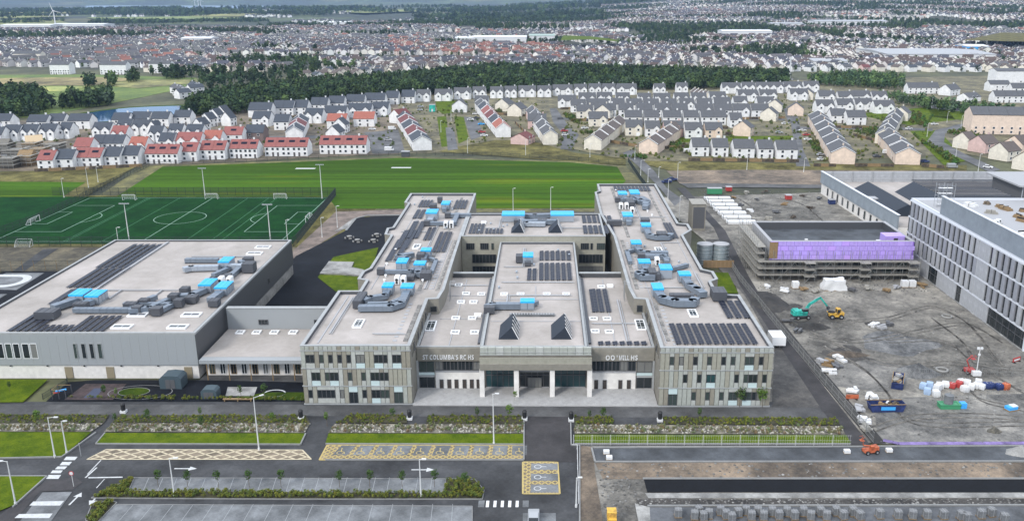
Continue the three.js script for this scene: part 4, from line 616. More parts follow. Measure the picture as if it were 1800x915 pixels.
// solar arrays: every strip is a run of tilted panels on rails
const pvGeo = {};
function solar(label, [x0, x1, zn, zf], roof, n, m, o = {}) {
  const { mt = M.pv, fill = .74, skew = 0 } = o; const cx = (x0 + x1) / 2, cz = (zn + zf) / 2, t = thing('solar_array', label, 'solar panels', [cx, roof, cz], 0, 'solar arrays on the flat roofs');
  const pw = (x1 - x0) / n * fill, pl = (zn - zf) / m - .08, key = pw.toFixed(2) + pl.toFixed(2);
  const g = pvGeo[key] || (pvGeo[key] = mg([box(pw, .05, pl, 0, 0, 0).rotateZ(.12)])), f = pvGeo['f' + key] || (pvGeo['f' + key] = mg([span(-pw / 2, pw / 2, .052, .066, -.02, .02), span(-.02, .02, .052, .066, -pl / 2, pl / 2), span(-pw / 2, -pw / 2 + .05, .052, .075, -pl / 2, pl / 2), span(pw / 2 - .05, pw / 2, .052, .075, -pl / 2, pl / 2), span(-pw / 2, pw / 2, .052, .075, -pl / 2, -pl / 2 + .05), span(-pw / 2, pw / 2, .052, .075, pl / 2 - .05, pl / 2)].map(q => q.rotateZ(.12))));
  for (let i = 0; i < n; i++) {
    const x = x0 + (x1 - x0) * (i + .5) / n - cx;
    part('rail', span(x - .08, x + .08, .02, .24, (zn - zf) / 2, (zf - zn) / 2), M.steel, t);
    for (let k = 0; k < m; k++) { const p = part('panel', g, mt, t); p.position.set(x, .3, (zn - zf) / 2 - (zn - zf) * (k + .5) / m); part('panel_frame', f, M.pvFrame, p); }
  }
  return t;
}
solar('wide eleven-strip dark solar array at front of right wing', [26.31,43.32,-163.95,-175.44], yw, 11, 6);
solar('three dark solar strips at outer corner of right front block', [39.62,45.21,-178.89,-190.01], yw, 3, 6);
solar('three dark solar strips on right wing before the roof step', [36.26,38.9,-244.11,-261.93], yw, 3, 8);
solar('rear strip row of small panels on right wing back parapet', [24.95,38.24,-307.78,-315.57], yw, 10, 2);
solar('upper row of strips on right half of back block', [11.44,21.11,-261.93,-270.64], 12.33, 6, 3);
solar('lower row of strips on right half of back block', [11.25,20.83,-249.15,-258.45], 12.33, 6, 3);
solar('three tall strips on left half of back block', [-22.85,-18.31,-249.15,-260.53], 12.33, 4, 4);
solar('low row of small panels on left half of back block', [-17.97,-12.43,-249.15,-254.39], 12.33, 5, 2);
solar('seven dark strips at centre of the entrance block roof', [-1.73,7.06,-210.27,-224.97], 10.63, 6, 6);
solar('short paler strips behind the seven on entrance block roof', [-1.7,7.28,-227.6,-236.43], 10.63, 6, 3);
solar('two short dark strips left of the entrance block array', [-4.75,-2.02,-210.27,-219.87], 10.63, 2, 4);
solar('left two dark strips above the right hand sign wall', [10.73,12.85,-191.11,-207.53], 9.12, 1, 7);
solar('right two dark strips above the right hand sign wall', [12.58,15.63,-191.11,-207.53], 9.12, 2, 7);
solar('row of seven small dark panels above the right sign', [11.04,21.71,-171.09,-172.99], 9.12, 7, 1);
solar('outer strips along the left wing, front section', [-42.81,-38.44,-221.49,-242.88], yw, 2, 8);
solar('outer strips along the left wing, middle section', [-42.39,-37.96,-233.43,-253.06], yw, 2, 8);
solar('outer strips along the left wing, rear section', [-41.21,-36.59,-244.11,-264.06], yw, 2, 8);
solar('two outer strips near the rear end of left wing', [-42.19,-38.78,-267.68,-279.12], yw, 2, 4);
solar('four strips left of the rear unit on left wing', [-42.56,-38.21,-283.13,-293.23], yw, 4, 4);
solar('four strips right of the rear unit on left wing', [-30.58,-26.27,-280.71,-293.23], yw, 4, 4);
solar('three inner strips beside the courtyard on left wing', [-31.37,-27.32,-230.06,-251.09], yw, 3, 8);
solar('two short inner strips behind a pale rooflight on left wing', [-35.36,-32.74,-242.27,-256.41], yw, 2, 5);
solar('four long strips at rear left of the hall roof', [-120.01,-110.93,-221.83,-244.52], yh, 5, 11);
solar('five strips in the middle left of the hall roof', [-119.19,-110.02,-205.32,-221.83], yh, 5, 8);
solar('single strip beside the left edge of hall roof', [-117.24,-114.57,-193.24,-204], yh, 1, 5);
solar('front left group of dark strips on the hall roof', [-116.57,-109.94,-175.86,-187.12], yh, 4, 6);
solar('short dark strips between long ones at hall roof front', [-109.94,-103.07,-175.86,-179.59], yh, 5, 2);
solar('front right group of dark strips on the hall roof', [-103.07,-95.22,-175.86,-185.28], yh, 5, 5);

// further duct runs between the units
for (const [l, u, y, P, w, box2] of [['low duct behind the left wing heat pumps', [-37.13,-210.64], yw, [[-4, 0], [3, 0], [4.4, -3]], 1.2, 1], ['duct along inner side of left wing near the courtyard', [-28.68,-214.49], yw, [[0, 4], [0, -6], [-2, -8]], 1, 0], ['duct crossing rear half of left wing', [-32.77,-259.37], yw, [[-3, 0], [4, 0], [5, -5]], 1.3, 1], ['pair of ducts beside the rear heat pumps on left wing', [-27.88,-262.89], yw, [[0, 4], [0, -8]], 1.4, 0], ['duct joining left wing roof to back block', [-26.43,-270.19], yw, [[-4, 1], [3, 1]], 1.5, 1], ['curved duct at rear of right wing', [33.01,-287.66], yw, [[0, 6], [1.6, 1], [0, -5]], 1.9, 0], ['duct left of the rear units on right wing', [27.16,-291.06], yw, [[-2, 0], [4, 0], [5, 4]], 1.4, 1], ['duct along inner edge of right wing', [22.35,-223.64], yw, [[0, 5], [0, -5], [2, -6.5]], 1.1, 0], ['short duct between two middle units on right wing', [29.19,-223.64], yw, [[-3, 0], [2, 0], [3.4, 3]], 1.3, 1], ['duct behind the tall middle unit on right wing', [31.95,-221.54], yw, [[0, 3], [0, -6]], 1.3, 0], ['duct near the outer edge in middle of right wing', [33.95,-214.49], yw, [[-2, 2], [3, -2]], 1.2, 1], ['long duct between the two filmed plants on back block', [-2.27,-260.07], 12.33, [[-6, 0], [6, 0]], 1.8, 1], ['upper duct behind back block rooflights', [-3.24,-268.7], 12.33, [[-5, 0], [0, 1], [5, 0]], 1.6, 0], ['duct left of the entrance roof unit', [-7.4,-191.3], 10.63, [[-3, 1], [4, 1], [5.5, -1]], 1.2, 0], ['thin duct along rear of hall roof', [-94.6,-226.74], yh, [[-3, 0], [6, 0]], 1.4, 0], ['duct by the hall roof right edge', [-80.48,-215.62], yh, [[0, 4], [0, -8], [-2, -10]], 1.3, 1], ['low duct joining the hall roof plants', [-83.32,-216.59], yh, [[-2, 3], [0, -3], [-3, -5]], 1.2, 0]]) { const t = thing('ventilation_duct', l, 'duct', [u[0], y, u[1]], 0, 'ducts on the roofs'); part('duct_run', ductPath(P, w, w * .75, .3), M.duct, t); part('support', mg(P.map(q => span(q[0] - .12, q[0] + .12, 0, .3, q[1] - w / 2, q[1] + w / 2))), M.steel, t); if (box2) part('attenuator', span(P[0][0] - 1.3, P[0][0] + .5, .2, 1.7, P[0][1] - 1, P[0][1] + 1), M.ductDark, t); }
// ---------------------------------------------------------------- college block on the right
mat('collegePanel', lin(.34, .35, .385), { tex: 'wall', m: 5, roughness: .5 }); mat('collegePanelPale', lin(.45, .46, .48), { tex: 'wall', m: 5, roughness: .5 }); mat('collegeFascia', lin(.29, .33, .37), { roughness: .5, tex: 'wall', m: 12 }); mat('collegeBand', lin(.6, .62, .66), { roughness: .5 });
mat('insulation', lin(.5, .4, .3), { tex: 'soil', m: 6 });
const college = thing('college_building', 'four storey grey college with rows of tall narrow windows facing the site', 'building', [150, 0, -225]);
{
  const X = 112.3, z0 = -190, z1 = -261.5;
  partW('wall', span(X + .25, 200, 0, 19.8, z0 - .25, z1), M.collegePanel, college); partW('roof', span(X + .9, 199.5, 19.8, 19.9, z0 - .8, z1 + .6), M.tray, college);
  partW('parapet', prism(rect(X, 200, z0, z1), 19.8, 20.5, [inset(rect(X, 200, z0, z1), .6)]), M.collegeBand, college);
  partW('plant_screen', span(X + .02, X + .5, 20.1, 25.5, z0 - .1, -241.5), M.collegeFascia, college); partW('screen_coping', span(X - .1, X + .7, 25.5, 25.7, z0, -241.7), M.collegeBand, college); partW('plant_screen', span(X + .5, 200, 20.1, 25.5, z0 - .1, z0 - .5), M.collegeFascia, college);
  const pane = span(-.02, .06, 0, 4.3, -.55, .55), frame = mg([span(-.1, .05, 0, 4.4, -.65, -.55), span(-.1, .05, 0, 4.4, .55, .65), span(-.1, .05, 4.3, 4.4, -.55, .55), span(-.1, .05, 1.3, 1.4, -.55, .55)]), pan = span(-.32, .1, 0, 4.5, -.78, .78), pan2 = span(-.2, .1, 0, 4.5, -.28, .28);
  const N = 24, pitch = (z0 - z1) / N;
  for (let s = 0; s < 4; s++) {
    const y = .2 + s * 4.95;
    partW('storey_band', span(X - .3, X + .3, y + 4.5, y + 4.92, z0, z1), M.collegeBand, college);
    for (let i = 0; i < N; i++) {
      const zc = z0 - (i + .5) * pitch, blind = i === 7 || i === 8;
      if (s === 0 && (i < 6 || i === 11 || i === 16 || i === 17)) { const w = part('shopfront_glazing', span(-.02, .1, 0, 4.3, -pitch / 2 + .06, pitch / 2 - .06), M.glass, college); w.position.set(X - 150, y, zc + 225); part('mullion', mg([span(-.12, .02, 0, 4.3, -.05, .05), span(-.12, .02, 2.4, 2.5, -pitch / 2 + .1, pitch / 2 - .1)]), M.frame, w); continue; }
      const m = blind || s === 0 ? M.collegePanelPale : hash2(i, s, 8) < .25 ? M.collegePanelPale : M.collegePanel;
      const p = part('cladding_panel', blind || s === 0 ? span(-.2, .1, 0, 4.5, -pitch / 2 + .03, pitch / 2 - .03) : pan, m, college); p.position.set(X - 150, y, blind || s === 0 ? zc + 225 : zc + 225 + .72);
      if (!blind && s > 0) { const w = part('window', frame, M.frame, college); w.position.set(X - 150 + .05, y + .05, zc + 225 - .72); part('pane', pane, i === 8 && s === 3 ? M.purple : M.glass, w); }
    }
  }
  partW('corner_pier', span(X - .3, X + .4, 0, 20, z0 - .1, z0 + .4), M.collegeBand, college); partW('plinth', span(X - .5, X + .2, 0, .25, z0, z1), M.concrete, college);
  // rooftop pavilion with glass front
  partW('pavilion', span(146, 195, 19.9, 24, -262, -280), M.frame, college); partW('pavilion_roof', span(144.5, 196, 24, 24.5, -260.5, -282), M.tray, college); for (let i = 0; i < 12; i++) partW('pavilion_post', span(146 + i * 4, 146.2 + i * 4, 19.9, 24, -261.8, -261.6), M.steel, college);
}
const wrap = thing('wrapped_roof_unit', 'white sheeted plant unit standing on the college roof', 'roof plant', [134, 19.9, -219]);
part('sheeting', (() => { const g = new THREE.BoxGeometry(6, 4, 5, 5, 4, 4), p = g.attributes.position; for (let i = 0; i < p.count; i++) { const k = 1 + .07 * (hash2(Math.round(p.getX(i) * 9), Math.round(p.getY(i) * 9), Math.round(p.getZ(i) * 9)) - .5); p.setXYZ(i, p.getX(i) * k * (p.getY(i) > 1.9 ? .88 : 1), p.getY(i) * k, p.getZ(i) * k * (p.getY(i) > 1.9 ? .88 : 1)); } g.translate(0, 2.1, 0); g.computeVertexNormals(); return clean(g.toNonIndexed()); })(), M.sheetWhite, wrap); part('skid', span(-3.2, 3.2, 0, .2, -2.6, 2.6), M.steel, wrap);
for (let i = 0; i < 26; i++) { const x = 117 + rr(0, 26), z = -200 - rr(0, 56), t = thing('insulation_pack', ordinal(i) + ' pack of loose roofing material on college roof, counted from the front', 'building material', [x, 19.9, 0], rr(0, 3), 'roofing material packs'); t.position.z = -198 - i * 2.3; const a = rr(.7, 2), b = rr(.5, 1.4); part('boards', mg([span(-a, a, 0, .3, -b, b), span(-a * .9, a * .8, .3, .6, -b * .9, b), span(-a * .6, a * .8, .6, rr(.7, 1.1), -b, b * .7)]), pick([M.insulation, M.boards, M.timber, M.sheetWhite]), t); part('strap', span(-.05, .05, 0, 1.12, -b * 1.02, b * 1.02), M.black, t); }
// tall access frame at the college corner
{ const t = thing('scaffold_tower', 'steel access tower rising at rear corner of the college', 'scaffold', [116, 19.9, -252]); for (const [x, z] of [[0, 0], [2.4, 0], [0, -2], [2.4, -2], [4.8, 0], [4.8, -2]]) part('standard', cyl(.07, .07, 7, x, 0, z, 6), M.steel, t); for (let k = 1; k < 5; k++) { part('ledger', mg([bar([0, k * 1.6, 0], [4.8, k * 1.6, 0], .05), bar([0, k * 1.6, -2], [4.8, k * 1.6, -2], .05), bar([0, k * 1.6, 0], [2.4, k * 1.6 - 1.6, 0], .04)]), M.steel, t); part('stair_flight', span(.3, 4.4, k * 1.6 - .9, k * 1.6 - .8, -1.6, -.4).rotateZ(0), M.sheetWhite, t); } }
// ---------------------------------------------------------------- low grey building behind
const low = thing('low_grey_building', 'low building with blue-grey metal band and tall back wall behind college', 'building', [150, 0, -320]);
{
  const P = [[115.8, -360], [118.5, -284], [205, -284], [205, -360]];
  partW('wall', prism(inset(P, .25), 0, 5), M.render, low); partW('roof', flat(inset(P, .5), 5.05), M.roofDeck, low);
  partW('metal_band', prism([[115.5, -360], [118.2, -284], [118.7, -284], [116, -360]], 4.7, 9.4), M.collegeFascia, low); partW('band_coping', prism([[115.3, -360.2], [118, -283.8], [119, -283.8], [116.3, -360.2]], 9.4, 9.6), M.collegeBand, low);
  partW('back_wall', span(116.2, 206, 4.9, 9.4, -360, -359.4), M.collegePanelPale, low); for (let i = 0; i < 11; i++) partW('wall_post', span(120 + i * 8.4, 120.35 + i * 8.4, 5, 9.5, -359.4, -359), M.steel, low); for (let i = 0; i < 10; i++) for (const y of [6.1, 7.2, 8.3]) partW('wall_joint', span(120.4 + i * 8.4, 128.3 + i * 8.4, y, y + .09, -359.4, -359.3), M.steel, low);
  for (let i = 0; i < 12; i++) { const z = -290 - i * 5.6, x = 115.8 + 2.7 * (z + 360) / 76; windowPart(low, x + .12, 1, z, 1.3, 2.9, -Math.PI / 2 + .035); }
  // dark pitched roofs
  for (const [x, w] of [[128, 16], [146, 14]]) { const g = new THREE.ExtrudeGeometry(new THREE.Shape([[-w / 2, 0], [w / 2, 0], [0, 4.2]].map(p => new THREE.Vector2(...p))), { depth: 40, bevelEnabled: false }); g.translate(x, 5.1, -340); partW('pitched_roof', metreUV(clean(g)), M.slate, low); }
  partW('roof_cabin', mg([span(121, 126, 5.05, 7.4, -318, -322), span(130, 136, 5.05, 6.6, -296, -300)]).clone(), M.tray, low);
  for (let i = 0; i < 14; i++) partW('roof_slat', span(152, 186, 5.2 + i * .1, 5.35 + i * .1, -330 - i * 2, -329 - i * 2), M.slate, low);
}
// ---------------------------------------------------------------- purple-wrapped building with its scaffold
const wrapB = thing('building_under_construction', 'flat roofed building wrapped in purple boards with dark roof', 'building', [86, 0, -256]);
{
  const P = rect(65.5, 107.6, -244.6, -268);
  partW('wall', prism(inset(P, .2), 0, 7), M.wallTaupeDark, wrapB); partW('upper_wall', prism(inset(P, .15), 7, 11.3, [inset(P, .8)]), M.tray, wrapB); partW('roof', flat(inset(P, .7), 9.2), mat('darkMembrane', lin(.09, .1, .115), { tex: 'patch', m: 20 }), wrapB);
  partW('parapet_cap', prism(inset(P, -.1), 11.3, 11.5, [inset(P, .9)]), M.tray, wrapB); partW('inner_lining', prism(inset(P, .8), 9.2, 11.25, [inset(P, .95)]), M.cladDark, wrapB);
  const bw = 2.3, bg = metreUV(new THREE.BoxGeometry(bw - .1, 1.3, .12)); for (let r = 0; r < 4; r++) for (let i = 0; i < 18; i++) { const x = 66.8 + i * bw + (r % 2 ? 0 : .7); if (x > 106.8) continue; const o = part('membrane_board', bg, hash2(i, r, 4) < .3 ? mat('purpleB' + i + r, lin(.44 + .06 * hash2(i, r, 5), .3 + .05 * hash2(i, r, 6), .78), { roughness: .55 }) : M.purple, wrapB); o.position.set(x - 86, 6.6 + r * 1.39, -244.4 + 256); }
  partW('seam_backing', span(65.6, 107.4, 5.9, 11.3, -244.55, -244.45), M.purpleSeam, wrapB); partW('side_membrane', span(107.55, 107.7, 6, 11.2, -245, -262), M.purple, wrapB); partW('stair_box', span(101, 106.8, 9.2, 11.6, -249.5, -254), M.purple, wrapB); partW('stair_opening', span(103.4, 104.6, 9.3, 11, -249.5, -249.35), M.black, wrapB); partW('corner_board', span(65.4, 67.8, 6.4, 11.3, -244.3, -244.2), M.timber, wrapB);
  for (let i = 0; i < 9; i++) windowPart(wrapB, 69.5 + i * 4.4, 1, -244.5, 2.6, 2.2, 0); for (let i = 0; i < 9; i++) windowPart(wrapB, 69.5 + i * 4.4, 4, -244.5, 2.6, 1.7, 0);
  for (const [x, z, w, d] of [[84, -249, 1.6, 1.2], [86, -248.4, 1, 1], [78, -252, .8, .8], [99, -251, 1.2, .8]]) partW('roof_pack', span(x, x + w, 9.25, 10, z, z - d), M.sheetWhite, wrapB);
}
const scaf = thing('scaffold', 'grey scaffold with board lifts round the purple building', 'scaffold', [86, 0, -242]);
{
  const std = cyl(.06, .06, 9, 0, 0, 0, 5), runs = [[62.6, 109.5, -243.6, -242.2, 'x']];
  for (let i = 0; i <= 18; i++) for (const z of [-242, -243.6]) { const p = part('standard', std, M.scaffold, scaf); p.position.set(64 + i * 2.5 - 86, 0, z + 242); }
  for (let i = 0; i <= 11; i++) for (const x of [61.8, 64.2]) { const p = part('standard', cyl(.06, .06, 12, 0, 0, 0, 5), M.scaffold, scaf); p.position.set(x - 86, 0, -244 - i * 2.3 + 242); }
  for (const y of [1.8, 3.8, 5.8]) { for (let i = 0; i < 6; i++) partW('board_lift', span(62 + i * 7.8, 69.6 + i * 7.8, y, y + .14, -243.7, -242), M.boards, scaf); partW('ledger', bar([62, y + 1, -242], [109, y + 1, -242], .05), M.scaffold, scaf); partW('toe_board', span(62, 109, y + .14, y + .36, -242, -241.95), M.boards, scaf); }
  for (const y of [1.8, 3.8, 5.8, 7.8, 9.8]) { for (let i = 0; i < 4; i++) partW('board_lift', span(61.7, 64.4, y, y + .14, -244 - i * 6.4, -250.2 - i * 6.4), M.boards, scaf); partW('ledger', bar([61.7, y + 1, -243.8], [61.7, y + 1, -269], .05), M.scaffold, scaf); }
  for (const x of [75, 91, 105]) { for (const y of [2, 4, 6]) partW('loading_bay', span(x, x + 3, y, y + .15, -242, -239.8), M.boards, scaf); for (const [a, b] of [[0, -239.9], [3, -239.9]]) partW('standard', cyl(.06, .06, 7.4, x + a, 0, b, 5), M.scaffold, scaf); partW('brace', mg([bar([x, 0, -239.9], [x + 3, 4, -239.9], .05), bar([x + 3, 4, -239.9], [x, 7, -239.9], .05)]), M.scaffold, scaf); }
  for (let i = 0; i < 9; i++) partW('brace', bar([62 + i * 5.2, i % 2 ? 0 : 5.8, -241.9], [67.2 + i * 5.2, i % 2 ? 5.8 : 0, -241.9], .045), M.scaffold, scaf);
}
// ---------------------------------------------------------------- houses of the new estates
const WALLS = { white: mat('houseWhite', lin(.86, .855, .85), { tex: 'wall', m: 9 }), cream: mat('houseCream', lin(.82, .76, .65), { tex: 'wall', m: 9 }), peach: mat('housePeach', lin(.82, .66, .54), { tex: 'wall', m: 9 }), pink: mat('housePink', lin(.7, .5, .46), { tex: 'wall', m: 9 }), brick: mat('houseBrick', lin(.2, .15, .14), { tex: 'wall', m: 5 }) };
const ROOFS = { grey: mat('roofGrey', lin(.1, .102, .11), { tex: 'wall', m: 5 }), slate: mat('roofSlate', lin(.06, .07, .088), { tex: 'wall', m: 5 }), red: mat('roofRed', lin(.29, .1, .088), { tex: 'wall', m: 5 }), terracotta: mat('roofTerracotta', lin(.36, .12, .085), { tex: 'wall', m: 5 }), brown: mat('roofBrown', lin(.12, .095, .085), { tex: 'wall', m: 5 }), maroon: mat('roofMaroon', lin(.17, .05, .05), { tex: 'wall', m: 5 }) };
mat('houseGlass', lin(.04, .045, .055), { roughness: .2 }); mat('houseDoor', lin(.1, .09, .09));
const hg = {};
const memo = (k, f) => hg[k] || (hg[k] = f());
function gablePrism(w, d, e, r) { const g = new THREE.ExtrudeGeometry(new THREE.Shape([[-d / 2, 0], [d / 2, 0], [d / 2, e], [0, r], [-d / 2, e]].map(p => new THREE.Vector2(...p))), { depth: w, bevelEnabled: false }); g.translate(0, 0, -w / 2); g.rotateY(Math.PI / 2); return metreUV(clean(g)); }   // ridge along x
function roofSlabs(w, d, e, r, o = .3, th = .22) { const a = Math.atan2(r - e, d / 2), L = (d / 2) / Math.cos(a) + o; return mg([1, -1].map(s => box(w + o, th, L, 0, 0, 0).translate(0, .04, s * (L / 2)).rotateX(s * a).translate(0, r, 0))); }
const r1 = v => Math.round(v * 2) / 2;
function house(label, group, [x, z], w, o = {}) {   // x, z: middle of the front wall's foot; front faces +z before the turn
  const { d = 10.4, e = 5, r = 8.8, wall = 'white', roof = 'grey', gables = 0, units = 1, pv = 0, turn = 0, wins = true, y = 0 } = o; w = r1(w);
  const t = thing('house', label, 'house', [x, y, z], turn, group); const W = WALLS[wall], R = ROOFS[roof], off = -d / 2;
  const put = (n, g, m, X = 0, Y = 0, Z = 0, p = t) => { const q = part(n, g, m, p); q.position.set(X, Y, Z); return q; };
  put('wall', memo('w' + [w, d, e, r], () => gablePrism(w, d, e, r)), W, 0, 0, off);
  const rf = put('roof', memo('r' + [w, d, e, r], () => roofSlabs(w, d, e, r)), R, 0, 0, off);
  for (let i = 1; i < units; i++) put('party_wall', memo('pw' + [d, e, r], () => roofSlabs(.3, d, e + .12, r + .12, .12)), R, -w / 2 + w * i / units, 0, 0, rf);
  if (o.skew) for (const k of [-1, 1]) put('party_wall', memo('pw' + [d, e, r], () => roofSlabs(.24, d, e + .2, r + .2, .12)), M.whiteFrame, k * (w / 2 - .05), 0, 0, rf);
  if (units > 1 || w > 7) put('chimney', memo('ch', () => mg([box(.9, 1.5, .6), box(1.05, .15, .75, 0, 1.5, 0)])), W, w * .32, r - .5, 0, rf);
  const uw = w / units, win = memo('win', () => mg([span(-.6, .6, 0, 1.25, -.02, .05)])), fr = memo('wfr', () => mg([span(-.7, -.6, -.1, 1.35, -.02, .09), span(.6, .7, -.1, 1.35, -.02, .09), span(-.6, .6, -.1, 0, -.02, .09), span(-.6, .6, 1.25, 1.35, -.02, .09)])), door = memo('door', () => mg([span(-.5, .5, 0, 2.1, -.02, .07)]));
  if (wins) for (let i = 0; i < units; i++) {
    const cx = -w / 2 + uw * (i + .5), q = Math.min(uw * .27, 2.4);
    for (const [a, b] of [[cx - q, 3.2], [cx + q, 3.2], [cx + q * (i % 2 ? 1 : -1), .9]]) put('pane', win, M.houseGlass, 0, 0, .0, put('window', fr, M.whiteFrame, a, b, 0));
    put('door', door, M.houseDoor, cx + q * (i % 2 ? -1 : 1), 0, 0);
  }
  for (let i = 0; i < gables; i++) {
    const gx = gables === 1 ? w * .24 : (i ? .27 : -.27) * w, gw = Math.min(4.4, w * .4), gd = 4.4, gr = e + gw * .48;
    const g = put('front_gable', memo('g' + [gw, gd, e], () => gablePrism(gd, gw, e - .1, gr - .1).rotateY(Math.PI / 2)), W, gx, 0, .9 - gd / 2);
    put('gable_roof', memo('gr' + [gw, gd, e], () => roofSlabs(gd, gw, e - .1, gr - .1, .18, .14).rotateY(Math.PI / 2)), R, 0, 0, 0, g);
    if (wins) { const gwn = put('window', fr, M.whiteFrame, gx, 3.1, .92); put('pane', win, M.houseGlass, 0, 0, 0, gwn); put('garage_door', memo('gd', () => span(-1.1, 1.1, 0, 2.1, -.02, .06)), M.whiteFrame, gx, 0, .92); }
  }
  const a = Math.atan2(r - e, d / 2);
  for (let i = 0; i < pv; i++) { const p = put('solar_panel', memo('pvp' + [d, e, r], () => box(Math.min(3, 3), .08, 1.5, 0, .28, 0).translate(0, 0, (d / 2 / Math.cos(a)) * .42).rotateX(a).translate(0, 0, 0)), M.pv, -w / 2 + w * (i + .5) / pv, r, 0, rf); }
  return t;
}
let rowNo = 0;
function row(desc, group, list, o = {}) {   // list of [x, z, w] with optional overrides
  const nm = { slate: 'dark slate', grey: 'grey', red: 'red', terracotta: 'terracotta', brown: 'brown', maroon: 'maroon' };
  list = [...list].sort((a, b) => { const A = Array.isArray(a[0]) ? a[0] : a, B = Array.isArray(b[0]) ? b[0] : b; return A[0] / -A[1] - B[0] / -B[1]; });
  list.forEach((it, i) => { const [p, q = {}] = Array.isArray(it[0]) ? it : [it], oo = { ...o, ...q }; house(`${oo.wall || 'white'} ${nm[oo.roof || 'grey']}-roofed ${(oo.units || 1) > 2 ? 'terrace' : 'house'}, ${ordinal(i)} from left ${desc}`, group, [p[0], p[1]], p[2] * 1.02, oo); });
}
const R = { roof: 'red' }, S = { roof: 'slate' };
row('in the front row facing the left playing field', 'front row facing the fields', [[[-237.45,-410.11,7.31], { roof: 'red', pv: 1 }], [[-230.15,-412.94,8.17], S], [[-221.14,-417.25,12.65], { roof: 'red', units: 2, pv: 2 }], [[-210.56,-420.18,7.48], S], [[-202.91,-423.14,7.25], S], [[-189.61,-427.66,15.48], { roof: 'red', units: 3, pv: 3 }], [[-178.65,-433.83,7.99], { roof: 'red', pv: 1 }], [[-168.38,-438.57,12.11], { roof: 'red', units: 2, pv: 2 }], [[-154.14,-442.59,13.96], { roof: 'red', units: 3, pv: 3 }], [[-133.96,-448.35,21.79], { roof: 'red', units: 4, pv: 4 }], [[-106.01,-455.1,23.89], { roof: 'red', units: 4, pv: 4 }]]);
row('in the second row behind the front red terraces', 'second row of new houses', [[[-239.22,-448.35,8.54], R], [[-231,-458.55,16.24], { roof: 'slate', units: 3 }], [[-212.3,-451.7,8.3], { roof: 'terracotta', gables: 2 }], [[-203.09,-465.6,7.63], { roof: 'slate', gables: 1 }], [[-191.89,-467.39,12.56], { roof: 'red', gables: 2 }], [[-181.84,-474.71,9.33], { roof: 'terracotta', gables: 1 }], [[-175.05,-488.04,10.53], { roof: 'red', pv: 1 }], [[-165.61,-495.98,10.37], { roof: 'slate', wall: 'brick' }]], { gables: 0 });
row('in the third row between pond and red terraces', 'third row of new houses', [[[-309.89,-488.04,10.85], S], [[-304.16,-495.98,8.75], S], [[-295.26,-498.01,8.78], S], [[-285.63,-500.05,8.82], S], [[-278.94,-506.27,6.61], S], [[-257.62,-506.27,10.25], S], [[-240.88,-491.98,8.36], R], [[-251.53,-521.36,8.16], S], [[-239.72,-516.96,10.11], S], [[-220.13,-491.98,7.4], S], [[-212.31,-500.05,7.84], S], [[-200.74,-498.01,9.11], S]], { gables: 2 });
row('in the back row nearest the pond', 'houses by the pond', [[-337.55,-525.84,8.91], [-337.65,-544.49,9.21], [-313.73,-539.71,11.95], [-304.52,-544.49,9.57], [-290.18,-544.49,13.46], [-266.75,-549.35,10.36], [-256.43,-554.29,11.17], [-244,-554.29,10.81], [-232.96,-561.87,10.22]], { roof: 'slate' });
row('between pond and woods, seen gable on', 'houses gable on by the pond', [[[-227.58,-516.96,6.07], {}], [[-205.58,-530.38,7.6], {}], [[-209.76,-554.29,7.21], {}], [[-212.4,-574.96,6.72], {}], [[-213.64,-591.45,6.9], {}], [[-198.86,-559.32,6.54], { wall: 'white' }]], { roof: 'slate', turn: Math.PI / 2 * .82, d: 7 });
row('in the dark-roofed terraces under the woods', 'terraces under the woods', [[[-194.14,-597.15,15.1], {}], [[-181.63,-608.88,13.8], { units: 2 }], [[-170.4,-611.88,9.51], {}], [[-161.35,-627.32,11.77], { units: 2 }], [[-151.37,-636.95,11.12], {}], [[-139.64,-646.87,13.38], { units: 2 }], [[-127.33,-657.09,15.28], { units: 2 }], [[-116.54,-671.21,9.53], {}], [[-105.5,-678.5,9.63], {}]], { roof: 'slate', d: 13, r: 9.5 });
row('among building plots below the wooded terraces', 'houses among building plots', [[[-179.85,-554.29,10.81], { gables: 1 }], [[-162.84,-539.71,8.78], {}], [[-150.58,-569.65,11.1], { gables: 2 }], [[-139.61,-583.09,14.38], { gables: 1 }], [[-126.2,-597.15,15.48], { gables: 2 }], [[-113.65,-605.91,10.6], { gables: 1 }]], { roof: 'slate', d: 11.5, r: 9 });
row('standing alone on bare plots in the middle', 'red houses on bare plots', [[[-129.85,-544.49,11.69], {}], [[-114.79,-554.29,12.61], {}], [[-90.46,-569.65,9.99], { roof: 'maroon', turn: .9 }]], { roof: 'terracotta' });
// gable-on terraces running away from the fields
function terrace(desc, group, [gx, gz, gw], [bx, bz], n, o = {}) {   // near gable, far end
  const dx = bx - gx, dz = bz - gz, L = Math.hypot(dx, dz), turn = Math.atan2(dx, dz) + Math.PI, w = L / n * .96;
  for (let i = 0; i < n; i++) { const t = (i + .5) / n, oo = { ...o, ...(o.mix ? o.mix[i % o.mix.length] : {}) }; const c = Math.cos(turn), s = Math.sin(turn), d = r1(gw); const q = turn - Math.PI / 2; house(`${oo.wall || 'white'} ${oo.roof || 'grey'}-roofed house, ${ordinal(i)} from front ${desc}`, group, [gx + dx * t + Math.sin(q) * d / 2, gz + dz * t + Math.cos(q) * d / 2], w, { e: 5 + .45 * hash2(i, n, 3), r: 8 + .6 * hash2(i, n, 4), skew: true, ...oo, d, turn: q }); }
}
terrace('in terrace ending behind the black box', 'terrace left of the green', [-65.61,-465.6,9.77], [-94.16,-580.36], 5, { mix: [{ roof: 'slate' }, { roof: 'maroon' }, { roof: 'slate' }, { roof: 'maroon' }, { roof: 'slate' }], e: 4.8, r: 7.6 });
